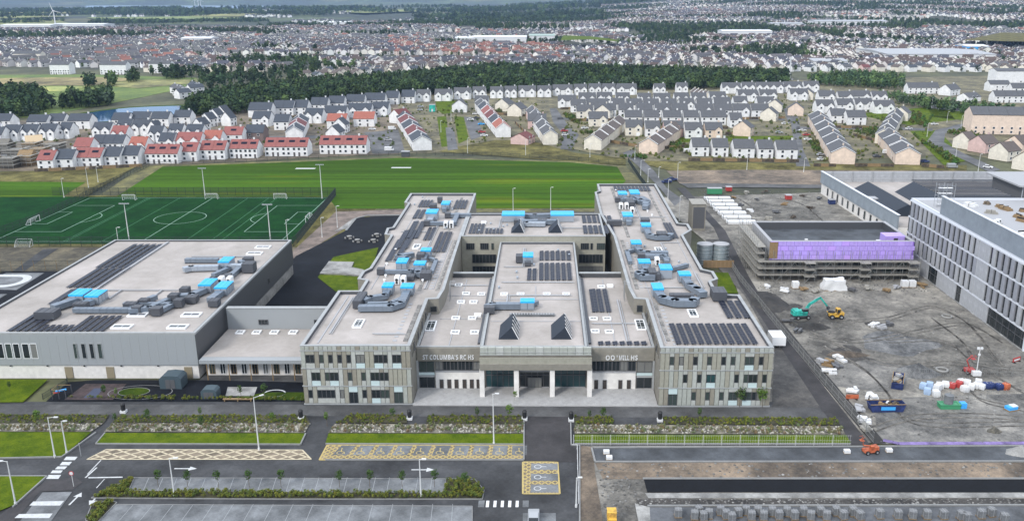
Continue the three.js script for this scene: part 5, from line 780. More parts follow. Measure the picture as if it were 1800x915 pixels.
terrace('in white terrace right of the green', 'terrace right of the green', [-24.15,-510.49,8.33], [-46.78,-640.23], 6, { mix: [{ roof: 'terracotta' }, { roof: 'slate' }, { roof: 'maroon' }, { roof: 'red' }, { roof: 'slate' }, {}] });
terrace('in grey terrace left of the curving road', 'terrace by the curving road', [3.17,-484.16,8.23], [-8.9,-597.15], 5, { mix: [{ wall: 'cream' }, {}, {}, {}, { wall: 'pink' }] });
terrace('in cream terrace at end of curving road', 'cream terrace', [25.57,-467.39,9.49], [46.06,-544.49], 4, { wall: 'cream', roof: 'brown' });
terrace('in peach terrace behind the brown fence', 'peach terrace', [54.05,-455.1,10.15], [78.18,-521.36], 4, { wall: 'peach', roof: 'brown' });
terrace('in long peach terrace beside the parked cars', 'long peach terrace', [146.89,-426.14,11.5], [176.85,-569.65], 6, { wall: 'peach' });
terrace('in peach terrace next to the blue car', 'terrace by the blue car', [178.28,-424.64,11.47], [193.6,-491.98], 3, { wall: 'peach' });
terrace('in pale terrace facing the road bend', 'terrace at the road bend', [189.41,-488.04,8.62], [232.39,-580.36], 4, { wall: 'cream' });
terrace('in white row near the woods corner', 'row at the woods corner', [120.37,-713.25,7.35], [126.3,-682.2], 4, { wall: 'cream', roof: 'brown', d: 7 });
// rows of grey-roofed detached houses
terrace('in maroon gabled group left of the bare plots', 'maroon gabled group', [-142.76,-495.98,9.4], [-154.26,-554.29], 3, { mix: [{ roof: 'slate' }, { roof: 'maroon' }, { roof: 'slate' }] });
row('behind the long front red terrace, gable on', 'gable on slate houses', [[-116.28,-500.05,9.8], [-119.9,-530.38,7.6]], { roof: 'slate', turn: 1.45, d: 8 });
const G2 = { gables: 2 }, G1 = { gables: 1 };
row('in the farthest row against the woods', 'row against the woods', [[-95.4,-689.71,10.23], [-80.04,-693.53,13.41], [-66.12,-705.24,13.18], [-53.29,-713.25,10.11], [-39.05,-713.25,10.11], [-27.95,-717.33,9.7], [-14.63,-721.45,14.4], [-0.46,-721.45,11.15], [14.56,-729.83,15.97], [29.53,-734.09,10.87], [41.81,-738.4,10.45], [53.45,-738.4,10.93], [68.41,-738.4,16.15], [95.97,-738.4,9.5], [116.05,-747.16,9.13], [157.62,-747.16,15.38], [173.03,-751.62,10.63], [185.11,-751.62,10.63], [196.96,-751.62,11.12], [212.2,-756.14,15.07], [229.33,-760.7,12.71]], { gables: 2 });
row('in the second row from the woods', 'second row from the woods', [[[-46.62,-646.87,9.62], {}], [[16.39,-650.24,13.45], {}], [[32.11,-667.63,12.5], {}], [[45.49,-671.21,11.26], {}], [[59.05,-667.63,10.34], {}], [[75.25,-664.08,9.86], {}], [[88.33,-664.08,12.01], {}], [[103.66,-667.63,10.78], {}], [[116.8,-667.63,11.21], {}], [[132.39,-674.84,12.19], {}], [[158.78,-689.71,15.12], {}], [[174.79,-689.71,13.34], {}], [[200.95,-697.39,13.49], {}]], { gables: 2 });
row('in the third row from the woods', 'third row from the woods', [[[-55.61,-627.32,7.31], { turn: Math.PI / 2 }], [[-24.18,-633.71,10.66], { wall: 'cream', turn: 1.2 }], [[23.63,-624.17,10.1], G1], [37.55,-627.32,15.02], [52.41,-630.5,9.38], [[63.73,-627.32,10.55], G1], [75.9,-627.32,10.55], [88.69,-627.32,10.96], [[101.77,-630.5,10.2], G1], [114.41,-630.5,11.01], [128.51,-636.95,11.53], [[143.1,-643.53,9.98], G1], [[160.61,-640.23,11.59], G1], [[169.26,-627.32,7.31], { wall: 'cream', turn: 1.2 }]]);
row('in the fourth row from the woods', 'fourth row from the woods', [[[26.85,-591.45,10.74], { wall: 'cream', gables: 1 }], [41.22,-600.04,14.78], [[55.42,-600.04,9.72], G1], [68.06,-600.04,10.89], [[80.5,-600.04,10.11], G1], [92.17,-600.04,10.89], [[108.2,-597.15,12], G1], [121.17,-597.15,11.61], [[133.75,-597.15,11.23], G1], [146.52,-597.15,12], [[153.67,-580.36,7.53], { wall: 'cream', turn: 1.1 }]]);
row('in the fifth row from the woods', 'fifth row from the woods', [[[33.88,-554.29,11.53], { wall: 'cream', gables: 1 }], [56.78,-561.87,10.59], [68.46,-561.87,9.13], [81.61,-561.87,11.32], [93.84,-561.87,9.49], [[108.26,-561.87,15.7], { units: 2 }], [[120.06,-549.35,7.15], G1]]);
row('in the sixth row from the woods', 'sixth row from the woods', [[[52.77,-516.96,9.78], { wall: 'cream', gables: 1 }], [[63.38,-512.63,8.36], G1], [[75.59,-512.63,10.7], { wall: 'pink', gables: 1 }], [[86.43,-506.27,9.58], G1], [[98.16,-506.27,9.91], { wall: 'peach', gables: 1 }], [[122.73,-516.96,8.09], { wall: 'peach', turn: 1.1 }]]);
row('in the row of five facing the brown field', 'five houses facing the brown field', [[80.52,-448.35,8.54], [90.51,-446.69,7.92], [101.97,-443.41,10.49], [112.65,-441.78,7.55], [123.11,-440.17,10.13]]);
row('in the close right of the village road', 'houses in the right hand close', [[[179.06,-608.88,7.89], { wall: 'peach', turn: 1.3 }], [[198.19,-621.06,12.06], G2], [[214.32,-627.32,11.37], G1], [[228.82,-630.5,12.24], G2], [[238.85,-617.97,13.6], G2], [[191.1,-569.65,9.99], {}], [[200.09,-561.87,11.68], {}], [[242.33,-583.09,10.22], { turn: 1, wall: 'cream' }], [[231.59,-678.5,11.38], G1], [[245.13,-682.2,13.2], G1], [[257.85,-678.5,11.38], G2], [[218.28,-682.2,12.32], G1], [[214.49,-705.24,9.09], { turn: 1.2, wall: 'cream' }]]);
row('left of the green lamp-lined lawn', 'single houses by the green', [[[-58.08,-636.95,6.59], { turn: 1.57, d: 6 }], [[-14.33,-605.91,10.6], { turn: 1.2, wall: 'cream' }], [[-7.66,-488.04,10.21], { roof: 'maroon', wall: 'pink', turn: 1.2, e: 3.4, r: 6 }], [[-4.96,-544.49,11.34], { wall: 'pink' }], [[45.68,-597.15,10.84], { turn: 1.2, wall: 'cream' }]]);
// bigger blocks on the right
row('beyond the sloping hedge road', 'long white blocks', [[[319.81,-747.16,25.47], { units: 3, d: 10 }], [[340.6,-734.09,14.17], { turn: .6 }], [[336.02,-689.71,14.68], { turn: .5, e: 3.6, r: 6.4 }], [[366.15,-682.2,35.21], { units: 4 }], [[409.48,-742.76,33.45], { units: 3 }], [[393.24,-765.32,17.22], { e: 6, r: 9 }]]);
row('on the slope below the flats', 'houses below the flats', [[[231.48,-469.2,6.76], { wall: 'cream' }], [[236.11,-458.55,10.23], { wall: 'pink' }], [[235.96,-435.4,10.31], { wall: 'cream' }], [[255.96,-458.55,12.63], { wall: 'peach' }], [[234.66,-408.71,11.87], { wall: 'cream' }]], { roof: 'brown', turn: .5 });
{ const [x, z, w] = [281.1,-521.36,50.99]; house('four storey peach block of flats with long grey roof', 'flats', [x, z], w, { wall: 'peach', d: 15, e: 11.5, r: 15.5, units: 5, turn: -.12 }); }
{ const [x, z, w] = [447.87,-814.67,67.94]; house('tall white and pink block of flats at right edge', 'flats', [x, z], w, { wall: 'white', d: 16, e: 13, r: 15, units: 4 }); }
// unfinished plots at the far left: timber frames and scaffold lifts
for (let i = 0; i < 7; i++) { const p = [[-259.59,-414.37], [-254.17,-420.18], [-269.88,-438.57], [-260.14,-441.78], [-286.09,-455.1], [-273.71,-458.55], [-259.21,-455.1]][i], t = thing('scaffolded_plot', ordinal(i) + ' scaffolded unfinished house counted from front left', 'scaffold', [p[0], 0, p[1]], 0, 'unfinished plots'); const w = 7; part('frame_walls', gablePrism(w, 7, 4.6, i % 3 === 1 ? 7.4 : 4.8).translate(0, 0, -5), i % 2 ? M.timber : M.wallTaupeDark, t); for (const y of [1.8, 3.6, 5.2]) part('board_lift', mg([span(-w / 2 - 1.3, w / 2 + 1.3, y, y + .15, -.2, 1), span(w / 2 + .2, w / 2 + 1.3, y, y + .15, -9, -.2)]), M.boards, t); for (let k = 0; k < 5; k++) part('standard', cyl(.07, .07, 6.6, -w / 2 - 1.2 + k * (w + 2.4) / 4, 0, 1, 5), M.scaffold, t); part('ledger', mg([2.8, 4.6, 6.2].map(y => bar([-w / 2 - 1.3, y, 1], [w / 2 + 1.3, y, 1], .06))), M.scaffold, t); }
{ const p = [-275.44,-469.2], t = thing('timber_roof_frame', 'bare tan timber roof on unfinished house at left', 'house', [p[0], 0, p[1]], .5); part('wall', gablePrism(8, 7, 4.6, 4.9), M.timber, t); part('roof_boards', roofSlabs(8, 7, 4.7, 7.6), mat('ply', lin(.5, .38, .24)), t); }

// timber garden fences between the rows
[[[-240.66,-405.93],[-195.38,-418.71]], [[-197.91,-458.55],[-162.83,-480.33]], [[-181.67,-585.85],[-108.78,-627.32]], [[11.18,-640.23],[106.42,-653.65]], [[18.08,-580.36],[95.34,-583.09]], [[99.88,-583.09],[161.86,-591.45]], [[50.31,-544.49],[114.09,-544.49]], [[33.06,-495.98],[50.54,-476.57]], [[107.75,-521.36],[118.01,-516.96]], [[72.16,-435.4],[126.7,-430.72]], [[130.68,-420.18],[141.29,-418.71]], [[150.62,-420.18],[169.44,-418.71]], [[179.38,-549.35],[204.43,-544.49]], [[182.74,-516.96],[188.78,-491.98]], [[183.29,-420.18],[191.82,-414.37]], [[-39.02,-614.91],[-3.1,-597.15]], [[-19.61,-569.65],[-9.36,-512.63]], [[62.1,-469.2],[78.62,-476.57]]].sort((a, b) => a[0][0] / -a[0][1] - b[0][0] / -b[0][1]).forEach((P, i) => { const t = thing('garden_fence', `${ordinal(i)} brown timber garden fence among estate rows, counting from the left`, 'fence', [P[0][0], 0, P[0][1]], 0, 'garden fences'); const dx = P[1][0] - P[0][0], dz = P[1][1] - P[0][1], L = Math.hypot(dx, dz), n = Math.max(3, Math.round(L / 6)), g = box(L / n * .98, 1.7, .12), a = -Math.atan2(dz, dx); for (let k = 0; k < n; k++) { const q = part('fence_panel', g, k % 2 ? M.timber : M.soilBrown, t); q.position.set(dx * (k + .5) / n, 0, dz * (k + .5) / n); q.rotation.y = a; } part('rail', rail([[0, 0], [dx, dz]], .18, 1.5, 1.6), M.timber, t); });
// ---------------------------------------------------------------- woods, far town and fields
const treeGeo = [leafCloud(70, 3.4, 5.2, 3.4, 6.6, .95, .25), leafCloud(70, 3.8, 4.4, 3.8, 6, 1.05, .25), leafCloud(70, 2.9, 6, 2.9, 7.2, .9, .25)];
mat('leafTint', lin(1, 1, 1), { roughness: .95, spec: .2 });
const greens = [[.036, .06, .026], [.028, .05, .024], [.048, .075, .03], [.06, .09, .03], [.04, .058, .034]];
const tintTree = (k = 1) => (c, i) => { const g = greens[Math.floor(hash2(i, 3, 19) * greens.length)], v = k * (.62 + .85 * hash2(i, 8, 20) * (.5 + hash2(i, 9, 21))); return c.setRGB(g[0] * v, g[1] * v, g[2] * v); };
function fillTrees(P, sp, list, s0 = .8, s1 = 1.3) { const [a, b, c, d] = bounds(P); for (let x = a; x < b; x += sp) for (let z = c; z < d; z += sp) { const p = [x + rr(-.5, .5) * sp, z + rr(-.5, .5) * sp]; if (inside(p, P)) { const s = rr(s0, s1); list.push([p[0], T(p[0], p[1]) - .1, p[1], s, rr(0, 6), s * rr(.85, 1.2)]); } } }
function wood(name, label, P, sp, s0, s1, k) { const L = []; (Array.isArray(P[0][0]) ? P : [P]).forEach(q => fillTrees(q, sp, L, s0, s1)); for (let v = 0; v < 3; v++) scatter(name, label + [', rounder crowns', ', broad crowns', ', taller crowns'][v], 'woodland', treeGeo[v], M.leafTint, L.filter((_, i) => i % 3 === v), tintTree(k)); return L.length; }
wood('woodland', 'dark woodland belt behind the estates', [[-247.75,-597.15],[-214.22,-614.91],[-196.89,-636.95],[-159.23,-689.71],[-120.52,-725.61],[-28.03,-751.62],[85.61,-774.72],[147.08,-784.34],[223.15,-814.67],[249.68,-914.41],[173.16,-927.73],[87.3,-962.73],[1.27,-992.64],[-67.39,-977.46],[-144.78,-876.61],[-226.07,-804.31],[-265.1,-738.4],[-265.78,-660.57]], 4.6, .68, 1.02, 1);
wood('hedgerow_trees', 'trees and hedges round the left meadows', [[[-386.91,-585.85],[-349.24,-600.04],[-362.06,-646.87],[-388.28,-689.71],[-399.79,-674.84],[-434.29,-660.57]], [[-448,-682.2],[-403.69,-697.39],[-414.32,-729.83],[-441.15,-747.16],[-483.64,-738.4]], [[-353.09,-640.23],[-325.5,-660.57],[-340.76,-697.39],[-357.43,-713.25],[-369.3,-674.84]], [[-394.5,-836.18],[-389.85,-847.36],[-405.65,-882.7],[-409.16,-870.6]], [[-375.99,-876.61],[-357.06,-882.7],[-372.15,-921.02],[-390.6,-914.41]], [[-411.96,-794.21],[-406.28,-799.23],[-424.51,-836.18],[-429.26,-830.7]], [[-396.4,-804.31],[-392.11,-809.46],[-402.1,-830.7],[-409.03,-830.7]]], 5, .7, 1.2, 1);
wood('shrub_wood', 'bright young trees beside the right hand road', [[[246.67,-814.67],[314.55,-774.72],[352.3,-870.6],[314.72,-907.89],[257.54,-870.6]], [[273.4,-729.83],[282.53,-682.2],[317.42,-627.32],[331.28,-614.91],[325.09,-602.96],[291.28,-605.91],[271.12,-653.65]]], 5.2, .55, .85, 1.7);
// ---- far town: houses too many and too small to count
const pine = { exclude: [[[-486.98,-597.15],[-751.35,-934.53],[-568.11,-927.73],[-405.12,-921.02],[-348.68,-888.87],[-316.4,-804.31],[-325.27,-713.25],[-324.4,-597.15]], [[-247.75,-597.15],[-120.52,-725.61],[220.39,-804.31],[258.72,-948.42],[179.53,-962.73],[90.64,-1000.4],[1.32,-1032.68],[-70,-1016.29],[-151.92,-921.02],[-233.27,-830.7],[-271.27,-756.14]], [[24.54,-1434.79],[93.2,-1374],[122.64,-1467.22],[81.62,-1573.76],[32.63,-1612.74]]] };
const far = { white: [], brown: [], grey: [], red: [], trees: [], block: [] };
{
  const sheds = [[-89.73,-1612.74], [376.27,-1741.98], [717.48,-2140.82], [518.09,-1291.74], [-627.61,-1554.96]];
  const beltU = [[-400, 1015], [300, 1015], [335, 690], [400, 760], [520, 830], [700, 905], [850, 1010], [960, 1030], [1100, 1000], [1250, 960], [1385, 950], [3000, 960]], beltD = u => { for (let i = 0; i + 1 < beltU.length; i++) if (u < beltU[i + 1][0]) { const [a, b] = [beltU[i], beltU[i + 1]]; return a[1] + (b[1] - a[1]) * (u - a[0]) / (b[0] - a[0]); } return 960; };
  for (let D = 690; D < 5200;) {
    const rowStep = 17 + D * .004; D += rowStep;
    const half0 = -.68 * D, half1 = .6 * D;
    for (let x = half0; x < half1;) {
      const dens = vnoise(x / 180, D / 180, 0, 91), step = 10 + 8 * vnoise(x / 260, D / 260, 0, 95) + D * .002; x += step;
      const px = x + rr(-2, 2), wob = 34 * (vnoise(x / 240, D / 500, 0, 92) - .5) + rr(-2, 2), z = -(D + wob), u = 958 + 1480 * px / D;
      if (pine.exclude.some(P => inside([px, z], P))) continue;
      if (-z < beltD(u) + 12) continue;
      const wood2 = vnoise(px / 330 + 4, z / 260, 0, 97) * .62 + vnoise(px / 110, z / 90, 0, 98) * .38;
      const rural = (u < 640 && D > 2050 + 400 * vnoise(px / 500, 3, 0, 99)) || (u < 1050 && D > 2700) || D > 4300;
      const y = T(px, z) - .2;
      if (rural) { if (wood2 > .6) for (let k = 0; k < (D > 3000 ? 1 : 2); k++) { const s = rr(.9, 1.5) * (D > 3000 ? 1.7 : 1); far.trees.push([px + rr(-6, 6), y, z + rr(-6, 6), s * 1.3, rr(0, 6), s]); } else if (hash2(Math.floor(px / 160), Math.floor(z / 160), 5) < .08 && rnd() < .35) far.white.push([px, y, z, rr(.9, 1.4), rr(0, 3)]); continue; }
      const gap = vnoise(px / 210 + 20, z / 170, 0, 101);
      if (wood2 > (D < 1500 ? .72 : D < 1800 ? .6 : .515) - (u < 520 && D > 1350 ? .06 : 0)) { for (let k = 0; k < 2; k++) { const s = rr(.7, 1.2); far.trees.push([px + rr(-5, 5), y, z + rr(-5, 5), s, rr(0, 6), s]); } continue; }
      if (rnd() < .32) { const s = rr(.5, .85); far.trees.push([px + rr(-4, 4), y, z + rr(3, 9), s, rr(0, 6), s]); }
      if (gap > .8) continue;
      const street = Math.floor(vnoise(px / 420, z / 420, 0, 103) * 5), turn = street * .5 + (vnoise(px / 200, z / 200, 0, 104) - .5) * .8 + (hash2(Math.floor(px / 60), Math.floor(z / 40), 6) < .3 ? 1.57 : 0);
      const zone = vnoise(px / 300 + 50, z / 300, 0, 107), pk = rnd();
      const kind = u > 700 && u < 1000 && D < 1600 && D > 1150 ? (pk < .4 ? 'red' : pk < .7 ? 'brown' : 'white') : zone < .42 ? (pk < .7 ? 'brown' : 'white') : zone < .6 ? (pk < .55 ? 'white' : 'brown') : (pk < .65 ? 'grey' : pk < .9 ? 'white' : 'red');
      const s = rr(.85, 1.15); far[kind].push([px, y, z, s, turn + (rnd() < .12 ? 1.57 : 0)]);
      if (rnd() < .035) far.block.push([px, y, z - 6, rr(.8, 1.2), turn]);
    }
  }
}
{ // the nearest of the town houses still show as single houses: build those one by one, up to three hundred in all
  let n = 0; scene.children.forEach(o => { if (o.userData.category === 'house') n++; });
  const all = ['white', 'brown', 'grey', 'red'].flatMap(k => far[k].map(a => [k, a])).filter(([, a]) => Math.abs(a[0] / a[2]) < .58).sort((p, q) => q[1][2] - p[1][2]).slice(0, Math.max(0, 300 - n)), nm = { white: ['white', 'slate'], brown: ['cream', 'brown'], grey: ['white', 'grey'], red: ['pink', 'maroon'] };
  all.sort((p, q) => p[1][0] / p[1][2] - q[1][0] / q[1][2]).reverse();
  all.forEach(([k, a], i) => { far[k].splice(far[k].indexOf(a), 1); const [x, y, z, s, t] = a; house(`${nm[k][0]} ${nm[k][1]}-roofed house just beyond woods, ${ordinal(i)} from left of the near town edge`, 'near edge of the far town', [x + Math.sin(t) * 4, z + Math.cos(t) * 4], 11 * s, { wall: nm[k][0], roof: nm[k][1], d: 8, r: 7.6, turn: t, y }); });
}
function colored(list) { const g = mg(list.map(([q]) => q)); let n = 0; const c = []; list.forEach(([q, rgb]) => { for (let i = 0; i < q.attributes.position.count; i++) c.push(...rgb); }); g.setAttribute('color', new THREE.Float32BufferAttribute(c, 3)); return g; }
mat('townTint', lin(1, 1, 1), { vertexColors: true });
const townHouse = (wall, roof, w = 11) => colored([[gablePrism(w, 8, 5, 7.6), wall], [roofSlabs(w, 8, 5, 7.6, .4), roof], [box(.9, 1.4, .7, w * .4, 7.2, 0), wall], ...[-.3, .3].flatMap(k => [3.2, .9].flatMap(y => [1, -1].map(s => [box(1.5, 1.3, .06, k * w, y, s * 4.03), [.05, .05, .06]])))]);
const vary = (c, i) => { const v = .78 + .36 * hash2(i, 5, 33); return c.setRGB(v, v * (.97 + .05 * hash2(i, 6, 34)), v * (.94 + .1 * hash2(i, 7, 35))); };
scatter('town_houses', 'far town houses with white walls and dark slate roofs', 'houses', townHouse([.8, .79, .77], [.06, .06, .075], 12), M.townTint, far.white, vary);
scatter('town_houses', 'far town houses with pale walls and brown tiled roofs', 'houses', townHouse([.7, .66, .62], [.085, .058, .052], 11), M.townTint, far.brown, vary);
scatter('town_houses', 'far town houses with grey walls and grey roofs', 'houses', townHouse([.6, .58, .55], [.1, .097, .1], 12), M.townTint, far.grey, vary);
scatter('town_houses', 'far town houses with pink walls and red roofs', 'houses', townHouse([.68, .56, .5], [.2, .085, .065], 11), M.townTint, far.red, vary);
scatter('town_blocks', 'long pale blocks and terraces scattered through the far town', 'houses', colored([[gablePrism(26, 9, 6.5, 8.8), [.68, .66, .63]], [roofSlabs(26, 9, 6.5, 8.8, .4), [.09, .085, .09]], ...Array.from({ length: 8 }, (_, k) => [box(1.5, 4.6, .06, -11 + k * 3.1, 1.2, 4.53), [.1, .1, .11]])]), M.townTint, far.block, vary);
for (let v = 0; v < 3; v++) scatter('far_trees', ['far garden trees and copses through the town, dark', 'far copses and shelter belts among distant fields', 'far mixed trees between the town streets'][v], 'trees', treeGeo[v], M.leafTint, far.trees.filter((_, i) => i % 3 === v), tintTree(1.05));
console.log('far', Object.entries(far).map(([k, v]) => k + v.length).join(' '));
// ---- large sheds and works in the town, each a building of its own
function shed(label, [x, z, w], d, h, roofC, wallC = M.sheetWhite) { const t = thing('warehouse', label, 'building', [x, T(x, z) - .3, z], 0, 'large pale sheds in the far town'); part('wall', span(-w / 2, w / 2, 0, h, -d, 0), wallC, t); part('roof', gablePrism(w + 1, d + 1, .5, 2.4).translate(0, h, -d / 2), roofC, t); part('loading_doors', mg(Array.from({ length: Math.max(2, Math.floor(w / 9)) }, (_, i, n = Math.max(2, Math.floor(w / 9))) => span(-w / 2 + w * (i + .3) / n, -w / 2 + w * (i + .7) / n, 0, h * .55, 0, .1))), M.tray, t); return t; }
mat('shedRoof', lin(.42, .43, .45), { tex: 'wall', m: 14 }); mat('shedRoofPale', lin(.62, .63, .64)); mat('shedRoofGreen', lin(.3, .38, .34));
shed('long white works with pale roofs in the middle of town', [-77.3,-1536.59,90.42], 70, 12, M.shedRoofPale); shed('green-grey works right of the white works', [-5.61,-1612.74,45.89], 60, 11, M.shedRoofGreen); shed('small white shed on left of the town works', [-140.36,-1573.76,33.84], 40, 9, M.shedRoofPale);
shed('wide white factory above the right hand woods', [371.57,-1653.66,90.93], 50, 11, M.shedRoofPale); shed('low white works behind the wide factory', [547.36,-2040.89,73.32], 40, 9, M.shedRoof); shed('long silver shed in trees at upper right', [702.9,-2073.16,167.23], 60, 11, M.shedRoof); shed('white shed roofs high in right town', [1204.07,-5345.23,267.57], 90, 9, M.shedRoofPale);
shed('big grey roofed store behind the right estate', [502.42,-1132.91,136.96], 120, 8, M.shedRoof); shed('blue fronted store at upper right', [623.84,-1291.74,31.15], 40, 9, M.shedRoofPale, M.blueBright); shed('grey store with rooflights left of the estate road', [333.14,-1041.06,39.82], 40, 6, M.shedRoof);
shed('pale shed at left end of the town', [-1317.67,-2290.14,126.87], 60, 9, M.shedRoofPale); shed('white sheds below the wind turbine', [-1227.36,-2372.8,137.37], 60, 9, M.shedRoofPale); shed('white hall at centre of left town', [-596.98,-1536.59,50.56], 40, 9, M.shedRoofPale); shed('white shed far behind the left town', [-548.64,-2330.74,82.15], 60, 10, M.shedRoofPale);
for (const [P, m] of [[[[24.02,-1403.75],[74.53,-1434.79],[113.79,-1359.58],[110.88,-1434.79],[79.73,-1536.59],[31.85,-1573.76]], M.lawn], [[[651.14,-1403.75],[761.07,-1345.46],[932.32,-1653.66],[859.74,-1696.69]], M.rough]]) sheet('park', P.map(p => p), 12, m);
for (const [l, p] of [['white four storey flats at left town edge above meadow', [-453.32,-934.53,27.47]], ['pale flats left of the white flats at town edge', [-509.46,-934.53,20.31]], ['cream flats at far left of town', [-644.83,-1113.29,34.01]], ['white flats right of the meadow oak', [-410.2,-948.42,23.02]]]) house(l, 'flats', [p[0], p[1]], p[2], { wall: l[0] === 'c' ? 'cream' : 'white', d: 12, e: 10, r: 13, units: 4, y: T(p[0], p[1]) - .2 });
// wind turbine
{ const [x, z] = [-1308.97,-2416.38], t = thing('wind_turbine', 'white three bladed wind turbine beyond the left of town', 'wind turbine', [x, T(x, z), z]); part('tower', cyl(2, 1.1, 42, 0, 0, 0, 14), M.white, t); const n = part('nacelle', span(-1.2, 1.2, 41.5, 44, -3, 2.4), M.white, t); for (const a of [.3, 2.4, 4.5]) part('blade', new THREE.CylinderGeometry(.25, 1, 22, 6).translate(0, 11, 0).rotateZ(a).translate(0, 42.8, 2.8), M.white, n); }
for (let i = 0; i < 3; i++) { const [x, z] = [[-3029.84,-7872.08], [-2833.65,-7433.39], [-2980.66,-7872.08]][i], t = thing('wind_turbine', ['left', 'middle', 'right'][i] + ' one of three tiny wind turbines on the horizon', 'wind turbine', [x, T(x, z), z]); part('tower', cyl(3, 1.6, 70, 0, 0, 0, 10), M.white, t); const n = part('nacelle', span(-2, 2, 69, 73, -4, 4), M.white, t); for (const a of [.1 + i, 2.2 + i, 4.3 + i]) part('blade', new THREE.CylinderGeometry(.4, 1.6, 36, 6).translate(0, 18, 0).rotateZ(a).translate(0, 71, 5), M.white, n); }
// distant field patches in the open country at upper left
for (const P of [[[-2027.68,-2372.8],[-2365.63,-2772.32],[-1559.62,-2893.91],[-1285.21,-2461.58],[-1340.84,-2372.8]], [[-1608.61,-3171.84],[-1312.77,-3331.65],[-1007.28,-3097.51],[-1196.07,-2893.91],[-1432.38,-2893.91]], [[-1419.21,-3603.75],[-1200.13,-3923.88],[-1124.63,-3331.65],[-1260.36,-3249.79]], [[-2565.58,-3249.79],[-1975.97,-3508.28],[-1730.85,-3331.65],[-1820.54,-3026.56]], [[-978.8,-3923.88],[-719.1,-4450.3],[-501.69,-4043.52],[-718.64,-3603.75]], [[-2764.55,-4170.64],[-2112.69,-4450.3],[-1667.09,-4170.64],[-2049.78,-3811.07]]]) { const g = flat(P, 0), p = g.attributes.position; let h = -99; for (let i = 0; i < p.count; i++) h = Math.max(h, T(p.getX(i), p.getZ(i))); g.translate(0, h + 1.2, 0); land('far_field', g, mat('farField' + Math.round(P[0][1]), lin(.34 + .14 * hash2(P[0][1] | 0, 1), .44, .12), { tex: 'soil', m: 300 })); }
// ---------------------------------------------------------------- lamp posts and floodlights
const lampGeo = {};
function lamp([x, z], h, label, o = {}) {
  const { arm = 1.2, turn = 0, double = false, m = M.pole, group = 'lamp posts' } = o; const t = thing('lamp_post', label, 'lamp post', [x, 0, z], turn, group);
  part('pole', cyl(.14, .07, h, 0, .1, 0, 8), m, t); part('base_plate', cyl(.22, .2, .5, 0, .08, 0, 8), m, t);
  for (const s of double ? [1, -1] : [1]) { const a = part('arm', bar([0, h, 0], [s * arm, h + .15, 0], .055), m, t); part('lamp_head', mg([box(.75, .14, .32, s * (arm + .25), h + .08, 0), box(.5, .05, .24, s * (arm + .25), h + .04, 0)]), m, a); }
  return t;
}
for (const [p, h, l, o] of [[[-88.55,-140.59], 8, 'tall lamp post on lawn at left, arm to the right'], [[-87.14,-142.02], 6.5, 'shorter camera post on left lawn edge', { arm: .4 }], [[-86.79,-125.33], 8, 'lamp post on lawn at lower left corner', { arm: .8, turn: Math.PI }], [[-61.88,-128.05], 7, 'lamp post in hedge by left half of grey bays', { arm: .8 }], [[-52.51,-143.27], 10.6, 'tall lamp post at right end of cream hatching', { turn: .6 }], [[-9.51,-145.38], 10.3, 'tall lamp post behind the accessible bays', { arm: .5 }], [[-20.64,-127.7], 7, 'lamp post in hedge by right half of grey bays', { arm: .5 }], [[5.1,-124.67], 5.4, 'short post beside the earth strip', { arm: .3 }], [[-142.53,-280.77], 6, 'short lamp post behind hall near the pitch', { arm: .6 }], [[-87.88,-287.14], 7, 'lamp post at right corner of the hall roof edge', { arm: .5 }], [[-76.76,-290.05], 7, 'lamp post on pinkish ground by the pitch', { arm: .4 }], [[-74.44,-303.09], 8, 'lamp post beside tarmac yard ramp', { arm: .5 }],
  [[-12.29,-328.01], 9, 'left lamp post behind back block against field', { arm: .4 }], [[2.21,-329.87], 9, 'right lamp post behind back block against field', { arm: .4 }], [[43.09,-387.45], 9, 'leftmost lamp post on road behind right wing'], [[45.86,-382.46], 6, 'short lamp post on road behind right wing', { arm: .3 }], [[51.94,-392.57], 5, 'small post right of the short lamp post', { arm: .3 }], [[59.76,-387.45], 8, 'lamp post by the blue cars', { arm: .5 }], [[49.62,-344.47], 9, 'lamp post beside the right wing back corner', { arm: .4 }], [[49.58,-312.96], 9.5, 'lamp post near the timber hoarding', { arm: .4 }], [[96.38,-411.52], 6.5, 'lamp post on verge below five houses', { arm: .3 }], [[121.94,-405.93], 6.5, 'lamp post at brown field corner', { arm: .3 }], [[-198.15,-351.7], 8, 'lamp post on left playing field edge', { arm: .4 }], [[-199.16,-382.46], 7, 'lamp post on rough ground by left houses', { arm: .4 }], [[-197.48,-370.5], 9, 'lamp post near path to the left houses', { arm: .4 }],
  [[-40.76,-456.82], 8, 'left lamp post on dry verge', { arm: .4 }], [[-10.08,-451.7], 8, 'right lamp post on dry verge', { arm: .4 }], [[23.1,-445.04], 7, 'lamp post before the cream terrace', { arm: .4 }], [[45.56,-438.57], 7, 'lamp post before the peach terrace', { arm: .4 }], [[-62.15,-580.36], 7, 'upper lamp post on the green', { arm: .4 }], [[-63.23,-530.38], 7, 'lower lamp post on the green', { arm: .4 }], [[224.76,-512.63], 8, 'lamp post at the road bend', { arm: .4 }], [[208.17,-438.57], 8, 'lamp post near right hand car', { arm: .4 }], [[205.53,-408.71], 8, 'lamp post left of white car', { arm: .4 }], [[262.74,-572.29], 7, 'left lamp post on right lawn', { arm: .4 }], [[263.82,-554.29], 7, 'right lamp post on right lawn', { arm: .4 }], [[284.29,-646.87], 8, 'left lamp post on hedge road', { arm: .4 }], [[286.45,-640.23], 8, 'right lamp post on hedge road', { arm: .4 }]]) lamp(p, h, l, o);
